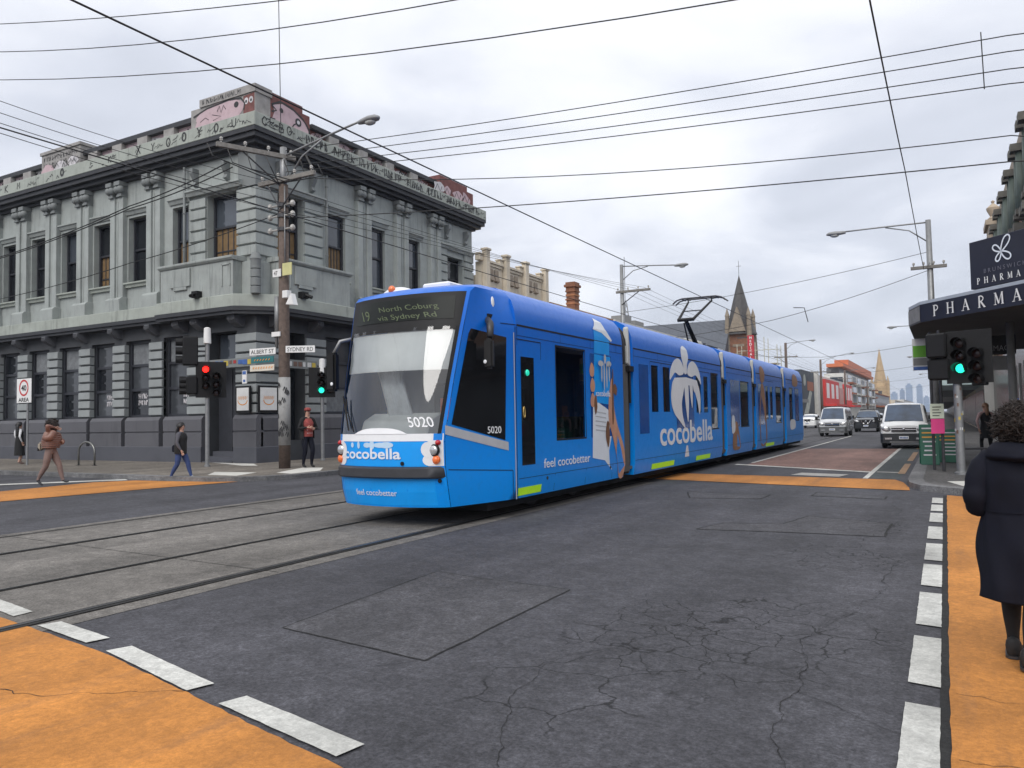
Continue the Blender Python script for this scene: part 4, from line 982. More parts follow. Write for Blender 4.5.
for k in range(n+1):
    s = -1.015+2.03*k/n; c = fp(max(-1, min(1, s)), .82, 0); 
    if abs(s) > 1: c = c+Vector((math.copysign(.012, s), .12, 0))
    rs.append([(c.x, c.y+.05, .735), (c.x, c.y-.05, .735), (c.x, c.y-.085, .76), (c.x, c.y-.085, .885), (c.x, c.y-.05, .91), (c.x, c.y+.05, .91)])
b.rings(rs); tp('bumper', b, mat('bumper_grey', (.035, .036, .042), .5, .15, 5), auto=40)
b = MB(); front_text(b, 'cocobella', -.76, .40, 1.03, .155, .012, .02); b.piece(); front_text(b, 'feel cocobetter', -.52, .28, .47, .09, .008, .004); tp('front_lettering', b, M('vinyl_white'))
b = MB()
for (c, rx, rz) in ((-.55, .035, .05), (-.40, .03, .07), (-.22, .07, .05), (-.12, .05, .085), (.05, .15, .05), (.15, .13, .06)):
    b.poly([fp(c+rx*math.cos(t), 1.255-.02+rz*math.sin(t)*.8, .009+.001*abs(c)) for t in [2*math.pi*i/14 for i in range(14)]])
tp('splash_graphic', b, mat('vinyl_pale', (.48, .64, .80), .4, .08, 4))
b = MB(); fstrip(b, -.80, .80, .915, 1.285, .003, 14); tp('front_panel', b, M('tram_cyan')); b = MB(); fstrip(b, -.985, .985, .33, .73, .002, 14); tp('front_apron', b, M('tram_cyan'))
b = MB(); front_text(b, '5020', .52, .88, 1.50, .15, .006, .006, .45); tp('fleet_number', b, M('tram_white'), wso)
b = MB(); c = fp(.42, .96, .01); b.lathe([(.03, .01), (.03, -.01)], tuple(c), 12, 'y'); c = fp(.93, .70, .004); b.lathe([(.03, .01), (.03, -.012)], tuple(c), 12, 'y'); tp('socket', b, M('black_plastic'))
b = MB(); b.ell((TC-1.0, 11.0, 3.84), .34, .22, .15, 16, 8); bo = tp('beacon_housing', b, M('tram_white'), smooth=True)
b = MB(); b.ell((TC-1.02, 10.82, 3.93), .07, .06, .07, 12, 6); tp('beacon', b, M('amber_lens'), bo, smooth=True)
b = MB(); b.box(TC-.42, TC+.15, 10.9, 11.5, 3.82, 3.98); tp('antenna_box', b, M('tram_white'), bev=.03)
# taper side details (plane through the taper)
dv = Vector((-.42, -1.6, 0)).normalized(); nv = Vector((1.6, -.42, 0)).normalized()
def tpt(y, z, off=.006): return Vector((TC+taper(y), y, z))+nv*off
b = MB(); b.poly([tpt(9.57, 1.53), tpt(10.67, 1.26), tpt(10.73, 2.91), tpt(10.55, 2.93), tpt(9.98, 3.0), tpt(9.93, 2.92)])
cw = tp('cab_window', b, M('tram_glass'))
b = MB(); b.box(-6.72, -6.3, 9.95, 10.0, 1.5, 1.9)
b = MB(); b.text('5020', tpt(10.29, 1.375, .010), -dv, (0, 0, 1), .11, .30, .003); tp('fleet_number', b, M('tram_white'), cw)
b = MB(); b.poly([tpt(9.445, 1.385), tpt(10.74, 1.09), tpt(10.74, 1.225), tpt(9.445, 1.52)]); tp('silver_strip', b, M('tram_silver'))
b = MB(); up = nv
for pts in ([(9.5, .86), (10.83, .77)], [(10.83, .77), (10.83, .32)], [(10.93, .3), (10.93, 3.1)], [(10.6, 3.13), (10.95, 3.13)]):
    b.ribbon([tpt(y, z, .005) for y, z in pts], .012, nv)
tp('panel_seam', b, M('black_matt'))
b = MB(); b.ribbon([tpt(10.895, .3, .007), tpt(10.895, 3.0, .007)], .02, nv); tp('door_edge', b, M('tram_silver'))
b = MB(); c = tpt(10.55, 3.47, 0); b.poly([(TC+1.22+.0+.065*math.cos(t)*0, 10.55+.055*math.cos(t), 3.44+.12*math.sin(t)) for t in [2*math.pi*i/16 for i in range(16)]]); 
b = MB(); b.ell((TC+1.225, 10.52, 3.44), .03, .055, .12, 12, 8); tp('marker_lamp', b, M('tram_white'), smooth=True)
# mirrors
b = MB(); b.tube([(TC+1.19, 10.4, 3.20), (TC+1.36, 10.22, 3.08), (TC+1.42, 10.12, 2.86)], [.05, .06, .05], 8); mr_ = tp('mirror', b, M('dark_steel'), smooth=True)
b = MB(); b.cbox((TC+1.42, 10.08, 2.60), .14, .22, .46, Matrix.Rotation(R(25), 3, 'Z')); tp('mirror_housing', b, M('black_plastic'), mr_, bev=.035, seg=2)
b = MB(); b.cbox((TC+1.23, 10.42, 3.16), .06, .16, .2); tp('mirror_bracket', b, M('black_plastic'), mr_)
b = MB(); b.ell((TC+1.42, 9.955, 2.47), .03, .012, .03, 10, 6); tp('mirror_lamp', b, M('tram_white'), mr_)
b = MB(); b.tube([(TC-1.02, 9.95, 3.0), (TC-1.25, 9.72, 2.93), (TC-1.34, 9.66, 2.72)], .03, 8); ml_ = tp('mirror', b, M('galv_steel'), smooth=True)
b = MB(); b.cbox((TC-1.34, 9.64, 2.42), .20, .14, .64); tp('mirror_housing', b, M('black_plastic'), ml_, bev=.035, seg=2)
b = MB(); b.ell((TC-1.30, 9.565, 2.22), .03, .012, .03, 10, 6); tp('mirror_lamp', b, M('tram_white'), ml_)
# ---- side doors and windows
def win(y0, y1, z0, z1, m='tint_glass', frame=True):
    b = MB()
    for q_ in ((y0-.03, y0, z0-.03, z1+.03), (y1, y1+.03, z0-.03, z1+.03), (y0, y1, z0-.03, z0), (y0, y1, z1, z1+.03)): srect(b, *q_, .003)
    o = tp('window', b, M('black_plastic'))
    b = MB(); srect(b, y0, y1, z0, z1, -.012 if m == 'tint_glass' else .006); return tp('pane', b, M(m), o)
def door(y0, y1, leaves, glassx, z1=2.9):
    b = MB()
    for y in leaves: sline(b, [(y, .34), (y, z1)], .014, .005)
    sline(b, [(y0, z1), (y1, z1)], .016, .005)
    o = tp('door', b, M('black_matt'))
    b = MB()
    see = y0 > 12
    for a, c, z0, zz in glassx: b.piece(); srect(b, a, c, z0, zz, -.012 if see else .006)
    tp('pane', b, M('tint_glass' if see else 'tram_glass'), o)
    b = MB(); srect(b, y0+.02, y1-.02, .34, .47, .007); tp('step_edge', b, M('lime_strip'), o); return o
d1 = door(10.95, 11.82, [11.82], [(11.09, 11.55, .83, 2.62)])
b = MB(); c = sp(11.30, 2.36, .01); b.lathe([(.055, 0), (.045, .02), (.0, .024)], c, 14, 'x'); tp('door_button', b, mat('door_green', (.02, .62, .42), .3, 0, 1, emit=.5), d1)
b = MB(); c = sp(11.17, 1.70, .012); b.tube([Vector(c)+Vector((0, .03*math.cos(t), .09*math.sin(t))) for t in [2*math.pi*i/12 for i in range(13)]], .012, 6, False); tp('door_handle', b, mat('brass', (.5, .36, .14), .35, .1, 5, metal=.8), d1)
win(12.42, 13.68, 1.22, 2.88)
door(17.5, 19.28, [17.5, 18.33, 19.28], [(17.58, 18.10, 1.70, 2.82), (18.45, 19.02, 1.70, 2.82)])
door(21.25, 22.78, [21.25, 22.02, 22.78], [(21.36, 21.90, 1.68, 2.73), (22.15, 22.62, 1.68, 2.73)], 2.85)
win(22.95, 23.75, 1.2, 2.84); win(26.75, 28.0, 1.2, 2.72)
door(30.9, 32.6, [30.9, 31.75, 32.6], [(31.0, 31.6, 1.4, 2.7), (31.9, 32.5, 1.4, 2.7)]); win(33.1, 34.3, 1.25, 2.7); win(36.3, 37.2, 1.3, 2.75); win(37.8, 38.8, 1.3, 2.75, 'tram_window_film')
b = MB()
for q_ in ((16.72, 17.36, 1.2, 2.8, .004), (13.95, 15.05, 1.2, 2.86, .004), (19.5, 21.1, 1.25, 2.75, .003), (25.3, 26.6, 1.2, 2.75, .004), (29.6, 30.7, 1.2, 2.75, .004)): srect(b.piece(), *q_)
tp('filmed_window', b, M('tram_window_film'))
b = MB()
for y in (12.0, 14.9): b.lathe([(.03, 0), (.03, .01)], sp(y, .56, .0), 8, 'x')
tp('socket', b, M('dark_steel'))
# saloon seen through the glass
mat('saloon_grey', (.30, .31, .32), .7, .1, 3); mat('seat_moquette', (.03, .10, .11), .85, .3, 8); mat('grab_orange', (.55, .20, .02), .4, .1, 6)
b = MB(); b.box(TC-1.34, TC+1.34, 10.98, 40.0, .44, .50); tp('saloon_floor', b, M('cab_dark')); b = MB(); b.box(TC-1.2, TC+1.2, 10.98, 40.0, 3.2, 3.24); tp('saloon_ceiling', b, M('saloon_grey'))
for y in (12.3, 13.1, 13.9, 14.7, 23.0, 25.4, 26.2, 27.0, 27.8, 29.8, 33.2, 34.0, 36.2, 37.0, 37.8):
    for sx in (-.85, .80):
        b = MB(); b.prism([(y, .95), (y+.42, .95), (y+.42, 1.02), (y+.14, 1.05), (y+.04, 1.62), (y-.04, 1.62), (y-.02, .98)], 'x', TC+sx-.40, TC+sx+.40); tp('saloon_seat', b, M('seat_moquette'), bev=.02)
for y, x in ((12.75, .42), (13.5, -.42), (17.4, .55), (19.1, .55), (20.4, -.5), (21.2, .55), (22.8, .5), (25.0, .4), (26.7, .45), (28.2, -.4), (31.0, .5), (32.6, .5), (36.0, .4), (37.3, .4)):
    b = MB(); b.tube([(TC+x, y, .5), (TC+x, y, 3.2)], .02, 6); tp('grab_pole', b, M('grab_orange'))
# far side windows
for a, c in ((12.2, 15.2), (16.8, 19), (19.6, 22.6), (25.2, 28.1), (29.8, 34), (35.9, 38.9)):
    b = MB(); far(b, a, c, 1.2, 2.85, -.012); tp('window', b, M('tint_glass'))
# ---- printed graphics on the side
def stext(t, y0, y1, z, h, bold=0.0, off=.008):
    b = MB(); vs, fs, bb = text_geo(t, bold); sc = h/.7
    b.add([Vector(sp(y0+(y1-y0)*(v.x-bb[0])/(bb[1]-bb[0]), z+v.y*sc, off+.003*(v.z > 0))) for v in vs], fs); return b
tp('slogan_lettering', stext('feel cocobetter', 11.86, 13.85, .74, .16, .006), M('vinyl_white'))
tp('brand_lettering', stext('cocobella', 18.1, 22.95, .88, .60, .016), M('vinyl_white'))
b = MB()
def blobp(pts, off=.008, n=4):
    # smooth closed outline
    out = []; k = len(pts)
    for i in range(k):
        p0, p1, p2, p3 = [Vector(pts[(i+j-1) % k]) for j in range(4)]
        for t in [j/n for j in range(n)]:
            out.append(.5*((2*p1)+(p2-p0)*t+(2*p0-5*p1+4*p2-p3)*t*t+(3*p1-p0-3*p2+p3)*t**3))
    side(b, [(p.x, p.y) for p in out], off)
blobp([(20.24, 2.74), (20.15, 2.98), (20.02, 3.16), (20.06, 3.38), (20.34, 3.48), (20.60, 3.38), (20.64, 3.16), (20.52, 2.98), (20.48, 2.74)], .008, 6)
blobp([(20.20, 2.74), (20.08, 2.98), (19.75, 3.10), (19.35, 3.02), (19.05, 2.78), (18.98, 2.52), (19.18, 2.60), (19.45, 2.72), (19.8, 2.66)], .009, 5); blobp([(20.52, 2.74), (20.68, 3.0), (21.05, 3.10), (21.45, 3.0), (21.75, 2.76), (21.85, 2.48), (21.62, 2.60), (21.3, 2.72), (20.9, 2.66)], .010, 5)
side(b, [(19.25, 2.42), (21.55, 2.42), (21.45, 2.58), (20.4, 2.63), (19.35, 2.58)], .0085)
blobp([(19.35, 2.55), (19.08, 2.25), (19.08, 1.92), (19.3, 1.66), (19.75, 1.45), (20.22, 1.26), (20.02, 1.58), (19.95, 1.92), (20.12, 2.22), (20.22, 2.5)], .011, 5)
blobp([(20.25, 2.55), (20.24, 2.15), (20.34, 1.75), (20.48, 1.42), (20.58, 1.78), (20.60, 2.15), (20.55, 2.55)], .012, 5); blobp([(20.70, 2.55), (20.74, 2.2), (20.90, 1.80), (20.98, 2.15), (20.98, 2.55)], .0125, 5)
blobp([(21.05, 2.55), (21.45, 2.52), (21.72, 2.2), (21.74, 1.9), (21.62, 1.62), (21.45, 1.95), (21.25, 2.2), (21.08, 2.3)], .0115, 5)
side(b, [(20.15, .50), (20.55, .50), (20.42, .80), (20.28, .80)], .008)
go = tp('coconut_graphic', b, M('vinyl_white'))
# bottle and hand print on the first section
b = MB(); side(b, [(14.15, 2.88), (14.95, 2.88), (14.98, 3.36), (14.2, 3.42)], .006); side(b, [(14.1, 1.9), (14.95, 1.85), (15.0, 2.84), (14.15, 2.86)], .007); bo = tp('bottle_graphic', b, M('tram_cyan'))
b = MB(); side(b, [(14.15, 3.36), (14.28, 3.45), (14.42, 3.62), (14.72, 3.56), (14.82, 3.42), (15.12, 3.20), (15.05, 3.17), (14.6, 3.32)], .010); b.piece(); side(b, [(13.98, .80), (14.6, .72), (14.98, .50), (15.0, 1.7), (14.3, 1.9), (14.05, 1.85)], .006); tp('bottle_label', b, M('vinyl_white'), bo)
b = MB()
for (y, z, ry, rz) in ((14.42, 2.50, .035, .20), (14.55, 2.42, .035, .30), (14.68, 2.44, .035, .26), (14.82, 2.50, .035, .18), (14.38, 2.68, .14, .06), (14.80, 2.69, .14, .06), (14.6, 2.78, .06, .10)): side(b, [(y+ry*math.cos(t), z+rz*math.sin(t)) for t in [2*math.pi*i/14 for i in range(14)]], .010+.0003*int(y*10) % 3)
for k in range(5): side(b, [(14.15, 1.72-.09*k), (14.7, 1.68-.09*k), (14.7, 1.66-.09*k), (14.15, 1.70-.09*k)], .009)
tp('bottle_print', b, M('vinyl_grey'), bo); tp('bottle_lettering', stext('cocobella', 14.2, 14.95, 2.02, .12, .004, .012), M('vinyl_white'), bo)
b = MB(); blobp([(15.68, .34), (15.40, .34), (15.22, .8), (15.0, 1.25), (14.84, 1.55), (14.86, 1.95), (14.99, 2.35), (15.08, 2.35), (15.12, 1.9), (15.3, 1.45), (15.68, .9)], .011)
for (y, z) in ((14.0, 2.55), (14.02, 2.25), (14.02, 1.95)): blobp([(y-.10, z-.02), (y, z+.13), (y+.13, z+.03), (y+.1, z-.13), (y-.05, z-.14)], .010)
ho = tp('hand_graphic', b, M('vinyl_skin'))
b = MB(); blobp([(14.66, 1.22), (14.74, 1.50), (14.86, 1.46), (14.86, 1.15), (14.78, .98)], .013); b.piece(); blobp([(14.1, 1.9), (14.2, 2.05), (14.25, 1.8), (14.15, 1.65)], .012); b.piece(); blobp([(15.12, 2.15), (15.2, 2.3), (15.33, 2.2), (15.28, 2.05)], .012); b.piece(); blobp([(15.02, 1.55), (15.08, 2.5), (15.13, 2.5), (15.12, 1.55)], .014); tp('hand_shade_print', b, M('vinyl_brown'), ho)
# people prints on the rear sections
b = MB(); blobp([(25.5, .5), (25.6, 1.1), (25.9, 1.35), (26.2, 1.3), (26.5, .7), (26.5, .45)], .010); b.piece(); blobp([(29.9, .5), (29.8, 1.6), (30.0, 2.3), (30.3, 2.8), (30.8, 2.5), (31.0, 1.5), (31.0, .5)], .009); b.piece(); blobp([(30.1, 2.85), (30.0, 3.3), (30.5, 3.45), (30.9, 3.2), (30.7, 2.85)], .009); b.piece(); blobp([(37.2, 2.9), (37.2, 3.3), (38.0, 3.45), (38.6, 3.2), (38.4, 2.9)], .009)
tp('figure_graphic', b, mat('vinyl_tan', (.30, .16, .09), .5, .2, 5))
b = MB(); blobp([(25.4, 1.0), (25.4, 1.5), (25.75, 1.55), (25.85, 1.1)], .012); b.piece(); blobp([(36.4, .9), (36.4, 1.3), (37.6, 1.3), (37.6, .95)], .009); tp('cup_graphic', b, M('vinyl_white'))
# ---- pantograph
b = MB(); b.box(TC-.65, TC+.65, 25.6, 26.9, 3.86, 3.95); b.tube([(TC-.5, 25.7, 3.9), (TC-.5, 25.7, 4.02)], .05); b.tube([(TC+.5, 25.7, 3.9), (TC+.5, 25.7, 4.02)], .05); b.tube([(TC, 26.75, 3.9), (TC, 26.75, 4.05)], .06)
pant = tp('pantograph', b, M('dark_steel'))
b = MB(); b.tube([(TC, 26.65, 4.0), (TC, 25.35, 4.80)], [.085, .07], 8); b.tube([(TC-.18, 26.3, 3.98), (TC-.05, 25.3, 4.70)], .025, 6); tp('lower_arm', b, M('black_plastic'), pant)
b = MB(); b.tube([(TC-.28, 25.35, 4.82), (TC+.28, 25.35, 4.82)], .06, 8)
for sx in (-1, 1): b.tube([(TC+sx*.25, 25.35, 4.82), (TC+sx*.42, 27.15, 5.66)], [.05, .035], 8)
b.tube([(TC-.33, 26.2, 5.22), (TC+.33, 26.2, 5.22)], .02, 6); tp('upper_frame', b, M('black_plastic'), pant)
b = MB()
for y in (27.0, 27.35): b.tube([(TC-.95, y, 5.62), (TC-.80, y, 5.74), (TC-.6, y, 5.79), (TC+.6, y, 5.79), (TC+.80, y, 5.74), (TC+.95, y, 5.62)], .028, 6)
for sx in (-.6, .6, -.42, .42): b.tube([(TC+sx, 26.95, 5.77), (TC+sx, 27.4, 5.77)], .025, 6)
for sx in (-.42, .42): b.tube([(TC+sx, 27.15, 5.64), (TC+sx, 27.15, 5.77)], .025, 6)
tp('collector_head', b, M('dark_steel'), pant)
# ================================================================== STREET FURNITURE, SIGNS, PHARMACY CORNER
def V(*a): return Vector(a)
class Thing:
    def __init__(s, name, label, cat, loc, rz=0, group=None):
        s.r = thing(name, label, cat, loc, rz, group); s.O = Vector(loc); s.rz = rz
    def p(s, name, b, m, parent=None, world=True, label=None, **k):
        o = b.build(name, [M(x) if isinstance(x, str) else x for x in (m if isinstance(m, (list, tuple)) else [m])], parent if parent is not None else s.r, origin=s.O if world else None, **k)
        if label: o['label'] = label
        return o
def cyl(p0, p1, r0, r1=None, n=12):
    b = MB(); b.tube([p0, p1], [r0, r1 if r1 is not None else r0], n); return b
# ---- signals: local frame, faces -Y
def lantern(T, x, z, y, lit, parent, r=.105):
    b = MB(); n = 16
    out = [(x+(r+.025)*math.cos(t), z+(r+.025)*math.sin(t)) for t in [math.pi*(-.15+1.3*i/n) for i in range(n+1)]]
    v = [(a, y, c) for a, c in out]+[(a, y-.22-(.06 if c > z else 0), c) for a, c in out]
    b.add(v, [(i, i+1, n+2+i, n+1+i) for i in range(n)])
    h = T.p('visor', b, 'black_plastic', parent, False, smooth=True)
    b = MB(); b.ell((x, y-.02, z), r, .035, r, 16, 8)
    T.p('lens', b, lit or 'lens_dark', h, False, smooth=True)
def head(T, x, z, y, cols, board, lit=None, hidden=False):
    """cols: list of (dx, n lanterns, top z); board (w, h)"""
    b = MB()
    for dx, n, zt in cols: b.box(x+dx-.15, x+dx+.15, y+.02, y+.22, zt-n*.29, zt)
    h = T.p('signal_head', b, 'black_plastic', None, False, bev=.02)
    b = MB(); w, hh, dz = board; b.box(x-w/2, x+w/2, y+.02, y+.035, z-hh/2+dz, z+hh/2+dz); T.p('backboard', b, 'black_matt', h, False, bev=.006)
    for dx, n, zt in cols:
        for k in range(n): lantern(T, x+dx, zt-.145-k*.29, y, lit.get((dx, k)) if lit else None, h)
def signal(label, loc, fx, fy, ph, parts, r=.07, cap=True, stick=False):
    T = Thing('traffic_signal', label, 'traffic light', loc, math.atan2(fx, -fy), 'traffic signals at the intersection')
    b = MB(); b.lathe([(r*1.5, 0), (r*1.5, .05), (r, .07), (r, ph), (0, ph)], (0, 0, 0), 14); po = T.p('pole', b, 'galv_steel', None, False, auto=40)
    if cap: b = MB(); b.lathe([(.10, ph), (.13, ph+.02), (.11, ph+.55), (.05, ph+.58), (0, ph+.58)], (0, 0, 0), 14); T.p('pole_cap', b, 'white_paint', None, False, auto=40)
    if stick:
        q = random.Random(9); b = MB()
        for k in range(26):
            b.cur = q.randrange(3); a = q.uniform(0, 6.28); z = q.uniform(.9, 2.1); w = q.uniform(.03, .06); hgt = q.uniform(.04, .1); rr = r+.003
            b.add([(rr*math.cos(a-w*6), rr*math.sin(a-w*6), z), (rr*math.cos(a+w*6), rr*math.sin(a+w*6), z), (rr*math.cos(a+w*6), rr*math.sin(a+w*6), z+hgt), (rr*math.cos(a-w*6), rr*math.sin(a-w*6), z+hgt)], [(0, 1, 2, 3)])
        T.p('sticker', b, ['sticker_white', 'sticker_yellow', 'sticker_brown'], po, False)
    for f in parts: f(T)
    return T
def side_box(T, x, y, z, w, h, d, vis=True):
    b = MB(); b.box(x-w/2, x+w/2, y-d/2, y+d/2, z-h/2, z+h/2); o = T.p('signal_head', b, 'black_plastic', None, False, bev=.04)
    for k in ((-1, 0, 1) if vis else ()):
        b = MB(); b.lathe([(.13, 0), (.13, -.22), (.115, -.22), (.115, 0)], (x-w/2, y, z+k*h*.3), 12, 'x'); T.p('visor', b, 'black_plastic', o, False)
    b = MB(); b.box(min(0, x), max(0, x), y-.03, y+.03, z-.03, z+.03); T.p('bracket', b, 'dark_steel', o, False)
signal('traffic light showing red in front of the corner door', (-22.4, 18.2, .12), .80, -.60, 4.28,
       [lambda T: head(T, .12, 3.0, -.12, [(-.18, 3, 3.52), (.17, 3, 3.28)], (1.0, 1.25, .02), {(-.18, 0): 'signal_red'}),
        lambda T: side_box(T, -.55, .05, 4.02, .5, 1.0, .42), lambda T: side_box(T, -.50, .0, 2.82, .36, .62, .34)])
signal('traffic light showing green beside the front of the tram', (-20.9, 22.3, .12), .62, -.78, 3.35,
       [lambda T: head(T, 0, 3.05, -.12, [(-.02, 3, 3.42), (.32, 3, 3.42)], (1.0, 1.15, -.05), {(-.02, 2): 'signal_green'})])
signal('traffic light showing green under the pharmacy awning', (.30, 20.75, .12), -.30, -.95, 3.3,
       [lambda T: head(T, .30, 2.8, -.16, [(-.17, 3, 3.18), (.18, 3, 2.92)], (.96, 1.22, -.08), {(-.17, 2): 'signal_green'}),
        lambda T: side_box(T, -.36, -.02, 3.02, .44, .58, .5, False), lambda T: side_box(T, -.34, .0, 2.46, .48, .50, .4, False)], .095, False, True)
# ---- the big timber power pole with a street lamp
def lamp_arm(T, base, tip, m='galv_steel', r=.035, sag=.35, brace=.9):
    base = Vector(base); tip = Vector(tip); b = MB()
    pts = [base+(tip-base)*t+V(0, 0, sag*math.sin(t*math.pi*.5)*.15) for t in [i/6 for i in range(7)]]
    b.tube(pts, r, 8); b.tube([base-V(0, 0, brace), base+(tip-base)*.22-V(0, 0, brace*.3), base+(tip-base)*.5], r*.8, 8)
    a = T.p('lamp_arm', b, m, smooth=True)
    d = (tip-base); d.z = 0; d.normalize(); rot = d.to_track_quat('X', 'Z').to_matrix()
    b = MB(); rs = []
    for t, w, h in ((0, .07, .08), (.18, .12, .11), (.45, .17, .13), (.7, .15, .11), (.82, .05, .05)):
        rs.append([tip+rot @ V(t-.05, w*math.cos(k*math.pi/6), h*math.sin(k*math.pi/6)*(1 if math.sin(k*math.pi/6) > 0 else .55)) for k in range(12)])
    b.rings(rs); lh = T.p('lamp_head', b, mat('lamp_shell', (.24, .245, .25), .5, .15, 6), a, smooth=True)
    b = MB(); b.ell(tip+d*.42-V(0, 0, .07), .20, .13, .09, 12, 6); T.p('lamp_lens', b, mat('lamp_bowl', (.40, .41, .40), .15, .1, 6), lh, smooth=True)
    return a
def insulator(b, p, up=True):
    s = 1 if up else -1
    b.lathe([(.02, 0), (.02, .06*s), (.06, .07*s), (.04, .11*s), (.06, .12*s), (.04, .17*s), (0, .19*s)], tuple(p), 8)
PP = V(-18.7, 18.2, .12)
T = Thing('power_pole', 'tall weathered timber power pole with street lamp and street signs on the corner footpath', 'power pole', PP)
b = MB(); b.tube([PP, PP+V(0, 0, 4), PP+V(0, 0, 9.3)], [.185, .175, .15], 16); pole = T.p('pole', b, 'pole_wood', smooth=True)
b = MB(); b.tube([PP+V(0, 0, 8.9), PP+V(0, 0, 10.55)], .11, 14); T.p('pole_top', b, 'galv_steel', smooth=True)
b = MB(); b.lathe([(.19, .75), (.19, 2.95)], tuple(PP), 16); po = T.p('pole_wrap', b, mat('poster_grey', (.30, .30, .295), .7, .25, 5, grime=.5, gscale=5, gcol=(.10, .10, .10)), smooth=True)
b = MB(); q = random.Random(4)
for k in range(16):
    a = q.uniform(3.6, 5.9); z = q.uniform(.9, 2.8)
    P = [PP+V(.197*math.cos(a+t), .197*math.sin(a+t), z+dz) for t, dz in ((0, 0), (.25, .12), (.4, -.06), (.55, .10), (.7, -.03))]
    for i in range(4): b.tube([P[i], P[i+1]], .012, 4)
T.p('graffiti', b, 'graffiti_black', po)
lamp_arm(T, (-18.55, 18.2, 10.4), (-15.3, 18.05, 10.75))
dr = V(.41, .91, 0).normalized()
for (z, a, c, d_) in ((10.35, -2.05, .5, dr), (9.55, -1.0, 1.5, V(1, 0, 0))):
    b = MB(); rot = d_.to_track_quat('X', 'Z').to_matrix(); b.cbox(PP*1+d_*(a+c)/2+V(.0, -.12, z-.12), c-a, .12, .15, rot); ca = T.p('crossarm', b, 'weathered_timber', bev=.01)
    for k in range(4):
        t = a+.15+(c-a-.3)*k/3
        b = MB(); insulator(b, PP+d_*t+V(0, -.12, z-.04)); T.p('insulator', b, 'porcelain', ca)
    b = MB()
    for t in ((a*.6), c*.6 if c > 1 else None):
        if t is not None: b.tube([PP+d_*t+V(0, -.12, z-.2), PP+V(0, -.15, z-1.1)], .025, 6)
    T.p('crossarm_brace', b, 'dark_steel', ca)
b = MB()
for k in range(7):
    t = k/6; a0 = PP+dr*(-2.3+.6*k)+V(0, -.15, 10.2)
    b.tube([a0, a0+V(.25, 0, -.45-.1*(k % 3)), PP+V(.3*(k % 3), -.2, 9.3)], .018, 5)
b.tube([PP+V(.4, 0, 10.3), PP+V(1.0, 0, 10.1), PP+V(1.3, 0, 9.6)], .04, 6)
T.p('jumper_cable', b, 'wire_black')
for z in (8.55, 8.2, 7.75):
    b = MB(); b.lathe([(.20, z), (.20, z+.12)], tuple(PP), 14); o_ = T.p('clamp_band', b, 'dark_steel')
    b = MB(); b.tube([PP+V(-.55, -.1, z+.05), PP+V(.55, -.1, z+.05)], .03, 6)
    for sx in (-.5, .5): b.ell(PP+V(sx, -.1, z+.05), .09, .09, .11, 8, 6)
    T.p('insulator', b, 'porcelain', o_)
b = MB(); b.tube([PP+V(.17, -.12, 6.2), PP+V(.17, -.12, 9.2)], .022, 6); b.tube([PP+V(-.2, -.1, 4.4), PP+V(-.2, -.1, 5.6)], .09, 8); b.tube([PP+V(-.24, -.1, 3.9), PP+V(-.24, -.1, 4.9)], .05, 8); T.p('conduit', b, 'galv_steel', smooth=True)
b = MB(); b.box(PP.x+.2, PP.x+.6, PP.y-.26, PP.y-.23, 6.35, 6.75); T.p('pole_plate', b, mat('pale_yellow', (.55, .53, .25), .5, .1, 4))
b = MB(); b.box(PP.x-.28, PP.x+.08, PP.y-.22, PP.y-.19, 6.35, 6.6); po_ = T.p('pole_plate', b, 'white_paint'); b = MB(); b.text('47', (PP.x-.22, PP.y-.224, 6.4), (1, 0, 0), (0, 0, 1), .14, .16, .003); T.p('lettering', b, 'graffiti_black', po_)
b = MB(); b.box(PP.x+.2, PP.x+.42, PP.y-.28, PP.y-.08, 5.62, 5.86); c_ = T.p('security_camera', b, 'white_paint', bev=.01); b = MB(); b.prism([(PP.x+.38, 5.4), (PP.x+.72, 5.36), (PP.x+.60, 5.74)], 'y', PP.y-.3, PP.y-.1); T.p('camera_hood', b, 'white_paint', c_)
b = MB(); b.ell(PP+V(-.26, -.12, 4.35), .10, .10, .10, 10, 8); T.p('camera_dome', b, 'dark_steel', smooth=True)
b = MB(); b.box(PP.x-.32, PP.x+.05, PP.y-.24, PP.y-.2, 4.4, 4.55); T.p('junction_box', b, 'white_paint')
def street_sign(T, p0, d, L, z, h, txt, face='white_paint', ink='graffiti_black'):
    d = Vector(d).normalized(); nrm = V(d.y, -d.x, 0); b = MB(); rot = d.to_track_quat('X', 'Z').to_matrix()
    b.cbox(Vector(p0)+d*L/2+V(0, 0, z), L, .03, h, rot); s = T.p('street_sign', b, face, bev=.004)
    if txt:
        b = MB(); b.text(txt, Vector(p0)+d*L*.06+nrm*.019+V(0, 0, z-h*.30), d, (0, 0, 1), h*.6, L*.88, .004); T.p('lettering', b, ink, s)
street_sign(T, PP+V(-1.28, -.28, 0), (1, .06, 0), 1.12, 3.82, .22, 'ALBERT ST'); street_sign(T, PP+V(.17, -.1, 0), (1, .55, 0), .95, 3.85, .22, 'SYDNEY RD')
street_sign(T, PP+V(-1.20, -.28, 0), (1, .0, 0), 1.02, 3.55, .20, None, mat('teal_sign', (.02, .14, .15), .5, .1, 3)); street_sign(T, PP+V(-1.26, -.28, 0), (1, .0, 0), 1.10, 3.28, .20, None, mat('cream_sign', (.62, .58, .50), .5, .1, 3))
b = MB(); q = random.Random(8)
for k in range(8): b.ribbon([PP+V(-1.1+.12*k, -.31, 3.25), PP+V(-1.06+.12*k, -.31, 3.32)], .03, (0, -1, 0))
